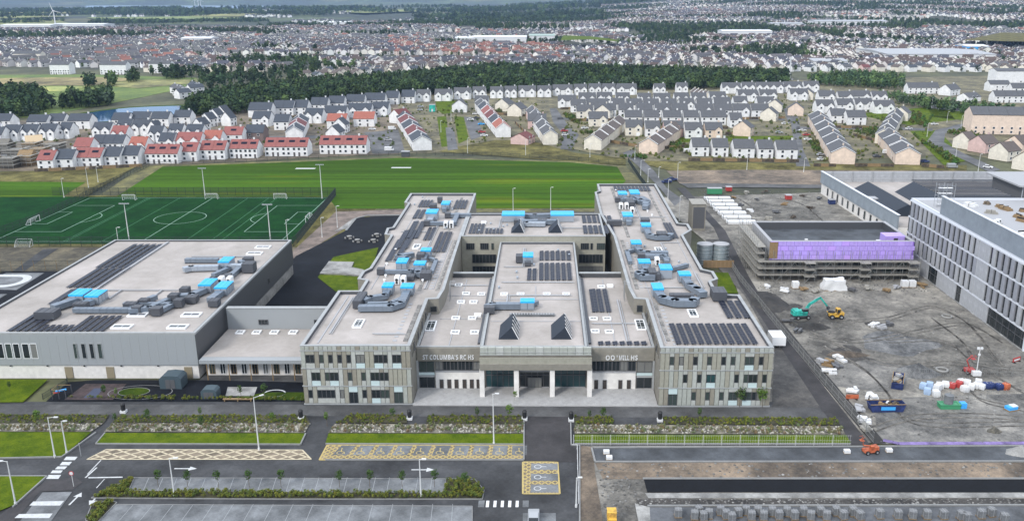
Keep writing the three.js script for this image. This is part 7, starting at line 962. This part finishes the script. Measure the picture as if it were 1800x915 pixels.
// ---------------------------------------------------------------- cars
{
  const cols = { white: M.white, silver: M.steel, black: M.ductDark, red: M.red, blue: M.blue, 'light blue': M.blueBright, grey: M.tray };
  const body = new THREE.ExtrudeGeometry(new THREE.Shape([[-2.1, .3], [2.1, .3], [2.15, .75], [1.2, .9], [-1.9, .95], [-2.15, .7]].map(p => new THREE.Vector2(...p))), { depth: 1.7, bevelEnabled: true, bevelSize: .06, bevelThickness: .06, bevelSegments: 1 }).translate(0, 0, -.85), cabin = new THREE.ExtrudeGeometry(new THREE.Shape([[-1.8, .9], [1, .88], [.3, 1.42], [-1.4, 1.45]].map(p => new THREE.Vector2(...p))), { depth: 1.5, bevelEnabled: false }).translate(0, 0, -.75), roof = span(-1.35, .3, 1.43, 1.5, -.72, .72), van = mg([span(-2.4, 1.5, .4, 2.2, -.95, .95), span(1.5, 2.4, .4, 1.3, -.9, .9)]);
  for (const [p, turn, c, where, v] of [[[-106.8,-539.71], .1, 'white', 'in front of terracotta house'], [[-94.51,-539.71], .1, 'white', 'at head of the parking court', 1], [[-89.8,-498.01], 0, 'grey', 'in the parking court middle'], [[-83.31,-463.82], 0, 'white', 'at foot of the parking court', 1], [[-92.48,-653.65], .1, 'silver', 'upper one on drive by green'], [[-90.17,-633.71], .1, 'silver', 'lower one on drive by green'], [[-48.35,-611.88], .1, 'white', 'top of the row beside white terrace'], [[-46.03,-591.45], .1, 'black', 'second in the row beside white terrace'], [[-49.56,-583.09], .1, 'white', 'left of the row beside white terrace'], [[-40.9,-561.87], .1, 'light blue', 'beside white terrace'], [[-38.19,-528.1], .1, 'red', 'near foot of white terrace'], [[-35.93,-514.79], .1, 'white', 'at foot of white terrace'], [[24.8,-544.49], .3, 'white', 'on bend of curving road'], [[11.8,-532.68], .2, 'red', 'on curving road drive'], [[12.14,-516.96], .2, 'white', 'below the red car on curving road'], [[29.38,-580.36], .4, 'black', 'on upper curving road'], [[157.82,-535.01], .1, 'white', 'upper one beside long peach terrace'], [[155.09,-516.96], .1, 'red', 'beside long peach terrace'], [[150.9,-500.05], .1, 'white', 'lower one beside long peach terrace'], [[143.3,-450.02], .3, 'silver', 'upper one at front of long peach terrace'], [[139.65,-436.98], .3, 'white', 'lower one at front of long peach terrace'], [[189.34,-430.72], .1, 'blue', 'beside end peach terrace'], [[225.8,-542.09], .4, 'white', 'near road bend'], [[250.12,-561.87], .1, 'white', 'on right lawn road'], [[180.89,-640.23], .2, 'white', 'in upper village road'], [[154.76,-564.44], .2, 'white', 'in middle village road'], [[75.8,-458.55], .1, 'white', 'left of five houses', 1], [[141.19,-525.84], 0, 'silver', 'by peach gable house'], [[213.56,-415.8], -.6, 'white', 'on road at right edge'], [[196.29,-415.8], 0, 'silver', 'van on verge at right', 1], [[57.28,-386.19], .3, 'blue', 'behind right wing, upper'], [[54.06,-381.23], .3, 'blue', 'behind right wing, lower'], [[179.77,-455.1], .2, 'white', 'in yard between peach terraces', 1], [[170.74,-445.04], .2, 'black', 'in yard between peach terraces'], [[-1.81,-120.64], 1.57, 'silver', 'parked in bay at bottom edge near the crossing']]) {
    const t = thing(v ? 'parked_van' : 'parked_car', `${c} ${v ? 'van' : 'car'} ${where}`, v ? 'van' : 'car', [p[0], .14, p[1]], turn, 'cars parked in the estates'); const b = part('body', v ? van : body, cols[c], t); part('windows', v ? span(1.4, 1.9, 1.2, 1.9, -.9, .9) : cabin, M.glass, t); if (!v) part('roof', roof, cols[c], t); for (const [x, z] of [[-1.3, .8], [1.3, .8], [-1.3, -.8], [1.3, -.8]]) part('wheel', memo('cw', () => new THREE.CylinderGeometry(.33, .33, .25, 12).rotateX(Math.PI / 2)), M.black, t).position.set(x, .33, z);
  }
}
// ---------------------------------------------------------------- pitch goals, play yard, street furniture
mat('net', lin(.7, .72, .72));
for (const [p, turn, w, l] of [[[-186.37,-309.6], Math.PI / 2, 6, 'white goal at left end of synthetic pitch'], [[-87.61,-312.96], -Math.PI / 2, 6, 'white goal at right end of synthetic pitch'], [[-169.08,-346.5], 0, 5, 'left one of three goals beyond the pitch'], [[-136.34,-348.56], 0, 5, 'middle one of three goals beyond the pitch'], [[-108.24,-348.56], 0, 5, 'right one of three goals beyond the pitch'], [[-172.91,-279.38], Math.PI, 5, 'small goal at near left side of pitch']]) { const t = thing('goal', l, 'goal', [p[0], .2, p[1]], turn, 'football goals'); for (const x of [-w / 2, w / 2]) part('goalpost', mg([cyl(.09, .09, 2.3, x, 0, 0, 8), bar([x, 2.3, 0], [x, 1.9, -.8], .06), bar([x, 1.9, -.8], [x, 0, -2], .06), bar([x, .05, 0], [x, .05, -2], .06)]), M.white, t); part('crossbar', bar([-w / 2, 2.3, 0], [w / 2, 2.3, 0], .09, 8), M.white, t); const nt = []; for (let i = 0; i <= 12; i++) nt.push(bar([-w / 2 + w * i / 12, 1.9, -.8], [-w / 2 + w * i / 12, .05, -2], .02, 3)); for (let i = 0; i <= 5; i++) nt.push(bar([-w / 2, 1.9 - i * .37, -.8 - i * .24], [w / 2, 1.9 - i * .37, -.8 - i * .24], .02, 3)); part('net', mg(nt), M.net, t); }
{ const p = [-71.88,-446.69], t = thing('black_shelter', 'small black box shelter at far edge of playing field', 'shelter', [p[0], .2, p[1]]); part('wall', span(-2, 2, 0, 2.6, -1.3, 1.3), M.ductDark, t); part('roof', span(-2.2, 2.2, 2.6, 2.8, -1.5, 1.5), M.tray, t); }
{ const p = [-80.37,-627.32], t = thing('teal_cabin', 'teal site cabin beside the green', 'cabin', [p[0], .1, p[1]]); part('wall', span(-2, 2, .2, 5, -1.6, 1.6), M.teal, t); part('roof', span(-2.1, 2.1, 5, 5.2, -1.7, 1.7), M.tray, t); part('door', span(-.5, .5, .2, 2.2, 1.6, 1.66), M.white, t); }
// nursery play yard
sheet('play_yard', [[-102.99,-172.51],[-97.8,-173.67],[-76.22,-173.67],[-51.86,-172.51],[-49.4,-163.16],[-102.53,-163.16]], .15, M.asphaltYard); sheet('play_lawn', [[-66.12,-164.21],[-49.54,-163.69],[-50.53,-167.45],[-58.29,-167.45]], .2, M.lawnDark); sheet('soft_surface', [[-99.21,-163.95],[-98.63,-171.65],[-89.84,-171.65],[-89.13,-163.95]], .18, mat('softPink', lin(.09, .06, .06), { tex: 'patch', m: 6 })); sheet('sand_bed', [[-66.47,-165.55],[-67.52,-169.94],[-61.23,-169.94],[-60.55,-165.55]], .26, M.concrete);
{ const e = (c, a, b, w, m, n) => { const P = []; for (let i = 0; i < 40; i++) P.push([c[0] + Math.cos(i / 40 * 6.283) * a, c[1] + Math.sin(i / 40 * 6.283) * b]); land(n, ribbon(P, w, .2, true), m); return P; }; const c = [-85.05,-167.45]; e(c, 6.6, 3.4, .16, M.kerb, 'track_line'); const P = e([-86.49,-167.72], 3.2, 2, .14, M.kerb, 'track_line'); sheet('track_island', P, .19, M.lawnDark); e([-56.7,-166.9], 2.2, 1.7, .35, M.linePaint, 'ring_path'); }
sheet('play_mat', [[-95.63,-164.75],[-95.68,-169.38],[-93.75,-169.38],[-93.04,-164.75]], .2, mat('matBlue', lin(.05, .06, .1)));
for (const [p, l, w, h, d] of [[[-79.28,-169.1], 'dark curved roof store against the hall wall', 4.6, 3, 3.4], [[-69.41,-164.21], 'small dark shed in the nursery yard', 3.2, 2.2, 2.4]]) { const t = thing('garden_store', l, 'shed', [p[0], .15, p[1]]); const s = new THREE.Shape([[-w / 2, 0], [w / 2, 0], [w / 2, h * .75], [w * .36, h * .95], [0, h], [-w * .36, h * .95], [-w / 2, h * .75]].map(q => new THREE.Vector2(...q))); part('shell', metreUV(clean(new THREE.ExtrudeGeometry(s, { depth: d, bevelEnabled: false }).translate(0, 0, -d))), mat('storeSlate' + w, lin(.05, .075, .09), { roughness: .6 }), t); part('door', mg([span(-1, -.03, .1, h * .7, 0, .06), span(.03, 1, .1, h * .7, 0, .06)]), M.frame, t); }
{ const p = [-100.29,-164.21], t = thing('playground_climber', 'climbing frame with red and blue board in nursery yard', 'climber', [p[0], .15, p[1]]); for (const [x, z] of [[-1.4, 0], [0, 0], [1.4, 0], [-1.4, -2.4], [1.4, -2.4]]) part('post', cyl(.09, .09, 2.2, x, 0, z, 6), M.ductDark, t); part('board', box(2, .12, .7, 0, 1.5, -1, .5), M.blueBright, t); part('red_board', box(1.2, .1, .6, -.6, 1.3, -.4, .5), M.red, t); part('beam', mg([bar([-1.4, 2.1, 0], [1.4, 2.1, 0], .07), bar([-1.4, 2.1, -2.4], [1.4, 2.1, -2.4], .07), bar([-1.4, 2.1, 0], [-1.4, 2.1, -2.4], .07)]), M.timber, t); }
{ const p = [-63.15,-163.42], t = thing('timber_bench', 'timber edge bench in front of the sand bed', 'bench', [p[0], .15, p[1]]); part('seat', span(-3, 3, .4, .55, -.3, .3), M.timber, t); for (const x of [-2.7, 0, 2.7]) part('leg', span(x - .1, x + .1, 0, .4, -.25, .25), M.timber, t); }
for (const [p, l] of [[[-48.02,-155.38], 'black and white bin at end of left path'], [[-26.64,-155.38], 'black and white bin in front of left wing'], [[5.13,-154.66], 'black and white bin at right side of the drive'], [[22.52,-154.66], 'black and white bin before right wing'], [[-4.02,-155.14], 'pale post box at left side of the drive'], [[-84.3,-158.31], 'black twin bin near the diagonal path']]) { const t = thing('litter_bin', l, 'litter bin', [p[0], .12, p[1]], 0, 'bins along the service road'); part('body', cyl(.42, .42, 1.3, 0, .5, 0, 12), M.black, t); part('hood', cyl(.5, .3, .3, 0, 1.8, 0, 12), M.black, t); part('plinth', span(-.55, .55, 0, .5, -.5, .5), M.white, t); }
for (const [p, l] of [[[-67.05,-288.59], 'left picnic table on the yard'], [[-63.43,-284.27], 'front picnic table on the yard'], [[-58.24,-291.53], 'rear picnic table on the yard'], [[-58.05,-284.27], 'right picnic table on the yard']]) { const t = thing('picnic_table', l, 'table', [p[0], .22, p[1]], .4, 'round picnic tables'); part('tabletop', cyl(.9, .9, .1, 0, .72, 0, 14), M.concrete, t); part('leg', cyl(.3, .2, .72, 0, 0, 0, 8), M.concrete, t); for (let k = 0; k < 4; k++) part('seat', box(1, .45, .4, Math.cos(k * 1.571) * 1.4, 0, Math.sin(k * 1.571) * 1.4, -k * 1.571 + 1.571), M.concrete, t); }
{ const p = [-80.14,-130.87], t = thing('road_sign', 'round red-rimmed sign on a post at the junction', 'sign', [p[0], .15, p[1]]); part('post', cyl(.05, .05, 2.4, 0, 0, 0, 6), M.pole, t); const d = part('disc', new THREE.CylinderGeometry(.42, .42, .05, 20).rotateX(Math.PI / 2).translate(0, 2.5, .05), M.red, t); part('face', new THREE.CylinderGeometry(.3, .3, .06, 20).rotateX(Math.PI / 2).translate(0, 2.5, .07), M.white, d); }
{ const p = [-84.03,-141], t = thing('grey_post', 'plain grey post at top of the crossing', 'post', [p[0], .12, p[1]]); part('pole', cyl(.07, .07, 2.6, 0, 0, 0, 8), M.steel, t); part('cap', cyl(.09, .02, .1, 0, 2.6, 0, 8), M.steel, t); }
// ---------------------------------------------------------------- young trees, shrubs and hedges
const crownG = [leafCloud(150, .95, 1.25, .95, 2.9, .17), leafCloud(90, .7, 1.1, .7, 2.7, .14), leafCloud(240, 1.5, 1.7, 1.5, 3.6, .2)];
function tree(p, label, k, s = 1, m = M.leafMid) { const t = thing('young_tree', label, 'tree', [p[0], .2, p[1]], rr(0, 6), 'young trees in the grounds'); const h = [2.9, 2.7, 3.6][k]; part('trunk', mg([cyl(.07 * s, .035 * s, h, 0, 0, 0, 6), ...[0, 1, 2, 3].map(i => bar([0, h * .55 + i * .12, 0], [Math.cos(i * 1.7) * .6, h * .8 + i * .15, Math.sin(i * 1.7) * .6], .02, 4))]), M.bark, t); part('crown', crownG[k], m, t); t.scale.setScalar(s); }
[[-65.58,-130.51], [-60.57,-130.51], [-55.36,-130.51], [-50.15,-130.51], [-44.75,-130.51]].forEach((p, i) => tree(p, `${ordinal(i)} small tree from left in grey parking bays`, 0, .8));
[[-34.82,-130.51], [-29.7,-130.51], [-24.21,-130.51], [-18.71,-130.51], [-13.52,-129.62]].forEach((p, i) => tree(p, `${ordinal(i + 5)} small tree from left in grey parking bays`, 0, .8));
[[-97.88,-151.84], [-91.41,-151.84], [-77,-152.77], [-67.74,-155.14], [-65.59,-150.01], [-82.85,-152.31], [-52.59,-152.31], [-112.4,-167.45], [-91.27,-164.75], [-88.43,-164.21], [-29.8,-154.19], [-13.34,-154.19], [-7.01,-154.19], [8.65,-153.71], [39.39,-160.58], [44,-160.58], [11.34,-154.19], [30.24,-154.19], [-6.19,-163.16], [-62.71,-164.21], [-57.73,-163.69], [-42.14,-152.31]].forEach((p, i) => tree(p, `${ordinal(i)} sapling along the front beds, counted from the far left group rightwards`.replace('counted from the far left group rightwards', ['by left lawn', 'left of diagonal path', 'right of diagonal path', 'by nursery yard', 'on rock bed', 'beside path', 'under tall lamp', 'on front left lawn', 'at play yard', 'at track', 'before left wing', 'before terrace', 'near drive', 'right of drive', 'at right wing wall', 'at right wing corner', 'by temporary fence', 'mid right bed', 'on terrace edge', 'by sand bed', 'by ring path', 'right of cross path'][i]), i === 14 || i === 15 ? 2 : i % 2, i === 18 ? .55 : i === 14 || i === 15 ? .85 : rr(.7, .95), i % 3 ? M.leafMid : M.leafFresh));
const shrubG = [leafCloud(46, .55, .42, .55, .35, .13), leafCloud(40, .45, .6, .45, .45, .12)];
function bedScatter(P, n, list, s0, s1) { const [a, b, c, d] = bounds(P); let k = 0; while (k < n) { const p = [rr(a, b), rr(c, d)]; if (inside(p, P)) { k++; list.push([p[0], .28, p[1], rr(s0, s1), rr(0, 6)]); } } }
{
  const A = [], B = [], H = [];
  for (const [P, n] of [[[[-119.71,-157.33],[-86.44,-156.84],[-85.94,-153.48],[-117.33,-153.71]], 330], [[[-84.74,-156.84],[-47.39,-156.84],[-45.74,-153.48],[-84.5,-153.71]], 520], [[[-38.58,-157.33],[-27.8,-157.08],[-26.8,-153.48],[-40.76,-153.48]], 190], [[[-23.25,-156.84],[-4.17,-156.59],[-4.09,-153.24],[-23.23,-153.24]], 240], [[[5.85,-156.35],[13.28,-156.35],[13.49,-153.24],[5.75,-153.24]], 120], [[[23.26,-156.11],[57.16,-155.62],[57.29,-152.54],[23.2,-153.01]], 480]]) bedScatter(P, Math.round(n * .75), A, .34, .62);
  for (const [P, n] of [[[[-117.02,-153.24],[-86.05,-153.24],[-86.77,-150.24],[-115.19,-150.47]], 130], [[[-84.06,-153.24],[-45.68,-153.24],[-45.77,-149.79],[-84.38,-150.24]], 210], [[[-40.87,-153.01],[-4.08,-152.77],[-4.01,-149.56],[-41.43,-149.79]], 200], [[[5.74,-152.77],[57.14,-152.07],[57.15,-149.11],[5.63,-149.56]], 260]]) bedScatter(P, n, B, .4, .85);
  for (const [P, n] of [[[[-75.31,-127.19],[-72.68,-129.62],[-70.03,-129.27],[-16.95,-128.57],[-10.45,-128.22],[-10.37,-127.02],[-43.17,-127.02]], 620], [[[-74.54,-127.53],[-71.75,-133.05],[-70.97,-133.05],[-70.3,-129.44]], 110], [[[-17.06,-133.05],[-12.13,-132.68],[-10.36,-129.62],[-10.37,-127.02],[-16.91,-128.22]], 190], [[[-72.94,-120.96],[-73.95,-124.83],[-72.07,-126.34],[-70.9,-125.83],[-70.88,-119.71]], 90], [[[-99.87,-164.75],[-85.26,-163.69],[-49.4,-163.16],[-49.68,-164.21],[-85.86,-165.01]], 180]]) bedScatter(P, n, H, .42, .8);
  const tg = k => (c, i) => { const v = k * (.75 + .5 * hash2(i, 2, 61)), h = hash2(i, 3, 62); return c.setRGB(v * (.08 + .1 * h), v * (.12 + .06 * h), v * .03); };
  scatter('bed_planting', 'low green plants filling the front planting beds', 'planting', shrubG[0], M.leafTint, A, tg(1.05)); scatter('rock_bed_plants', 'sparse grey-green plants in the pale stone bed', 'planting', shrubG[0], M.leafTint, B, (c, i) => c.setRGB(.14 + .08 * hash2(i, 1, 7), .15 + .05 * hash2(i, 2, 7), .09)); scatter('hedge_shrubs', 'leafy hedge shrubs round the parking courts', 'planting', shrubG[1], M.leafTint, H, tg(.85));
  const st = []; for (const [P, n] of [[[[-117.02,-153.24],[-86.05,-153.24],[-86.77,-150.24],[-115.19,-150.47]], 240], [[[-84.06,-153.24],[-45.68,-153.24],[-45.77,-149.79],[-84.38,-150.24]], 330], [[[-40.87,-153.01],[-4.08,-152.77],[-4.01,-149.56],[-41.43,-149.79]], 310], [[[5.74,-152.77],[57.14,-152.07],[57.15,-149.11],[5.63,-149.56]], 420]]) bedScatter(P, n, st, .08, .27); scatter('bed_stones', 'scattered pale boulders in the stone bed', 'stones', new THREE.IcosahedronGeometry(1, 0), mat('boulder', lin(.36, .34, .29)), st);
}
// garden hedges and shrubs of the estates
{ const L = []; for (const P of [[[12.74,-614.91],[20.22,-600.04],[22.35,-554.29],[15.96,-585.85]], [[21.42,-530.38],[31.79,-530.38],[31.02,-516.96],[20.9,-516.96]], [[150.19,-491.98],[154.47,-488.04],[144.97,-458.55],[143.56,-469.2]], [[68.25,-469.2],[83.62,-469.2],[133.91,-462.05],[131.06,-451.7],[66.3,-455.1]], [[34.33,-446.69],[51.93,-446.69],[50.86,-436.98],[33.62,-436.98]], [[190.42,-539.71],[215.11,-549.35],[196.63,-500.05],[180.3,-500.05]], [[212.9,-491.98],[215.19,-482.24],[204.02,-423.14],[199.9,-420.18]], [[261.86,-630.5],[265.24,-600.04],[239.11,-546.91],[238.58,-572.29]], [[242.55,-530.38],[260.68,-539.71],[252.69,-469.2],[240.4,-469.2]], [[-67.4,-660.57],[-62.93,-667.63],[-58.69,-621.06],[-63.52,-621.06]], [[-36.79,-646.87],[-32.61,-646.87],[-31.06,-614.91],[-35.04,-614.91]], [[162.97,-660.57],[180.03,-660.57],[174.68,-640.23],[158.12,-640.23]], [[55.32,-491.98],[77.83,-491.98],[79,-469.2],[71.32,-469.2]]]) { const [a, b, c, d] = bounds(P); bedScatter(P, Math.min(60, Math.ceil((b - a) * (d - c) / 14)), L, 1.6, 3.4); } scatter('garden_shrubs', 'garden shrubs and hedges between the estate houses', 'planting', shrubG[0], M.leafTint, L, (c, i) => c.setRGB(.05 + .06 * hash2(i, 1, 9), .08 + .06 * hash2(i, 2, 9), .03)); }

{ const L = []; for (const [P, n] of [[[[56.6,-233.83],[109.67,-233.83],[111.75,-188.75],[89.12,-145.6],[62.13,-145.6]], 420], [[[63.5,-364.78],[116.82,-364.78],[102.85,-311.27],[74.51,-315.52]], 320], [[[8.93,-138.59],[85.44,-138.59],[82.63,-133.23],[16.88,-133.23]], 260], [[[9.27,-137.41],[15.82,-132.5],[14.89,-123.19],[9.56,-123.19]], 120], [[[15.27,-127.02],[79.37,-127.02],[78.4,-125.16],[15.08,-125.16]], 520], [[[59.82,-240.97],[112.26,-239.93],[109.25,-232.84],[59.36,-231.86]], 260]]) bedScatter(P, n, L, .06, .3); scatter('site_rubble', 'loose grey stones and rubble scattered over the building site', 'rubble', new THREE.IcosahedronGeometry(1, 0), M.leafTint, L.map(a => [a[0], .12, a[2], a[3], a[4], a[3] * .6]), (c, i) => { const v = .09 + .24 * hash2(i, 4, 13) * hash2(i, 5, 13); return c.setRGB(v, v * .97, v * .92); }); }
{ const L = []; for (const [P, n] of [[[[6.76,-469.2],[13.38,-646.87],[74.43,-713.25],[209.99,-738.4],[273.73,-682.2],[237.61,-535.01],[193.31,-430.72],[130.95,-430.72],[43.83,-438.57]], 1100], [[[-79.31,-469.2],[-113.54,-682.2],[0.92,-713.25],[0.67,-512.63]], 220], [[[-261.78,-414.37],[-331.01,-530.38],[-233.13,-544.49],[-194.31,-614.91],[-107.86,-646.87],[-82.39,-469.2]], 380]]) bedScatter(P, n, L, 1, 2.6); scatter('garden_plants', 'low garden plants dotted over the estate plots', 'planting', shrubG[0], M.leafTint, L.map(a => [a[0], .05, a[2], a[3], a[4], a[3] * .9]), (c, i) => { const k = hash2(i, 6, 17); return c.setRGB(.06 + .09 * k, .09 + .08 * k, .03); }); }

land('membrane_strip', ribbon([[63.46,-146.9],[65.83,-145.6],[94.53,-145.81]], 1.1, .2), mat('membranePurple', lin(.3, .22, .5), { tex: 'patch', m: 7 }));
{ const p = [93.92,-159.57], t = thing('blue_pallet', 'small blue and white pallet load at right edge of compound', 'pallet', [p[0], .1, p[1]], .3); part('pallet', span(-1.3, 1.3, 0, .2, -.8, .8), M.timber, t); part('load', span(-1.1, 1, .2, .8, -.7, .7), M.blueBright, t); part('sheet', span(-.2, 1.1, .8, .95, -.6, .6), M.sheetWhite, t); }
renderer.render(scene, camera);
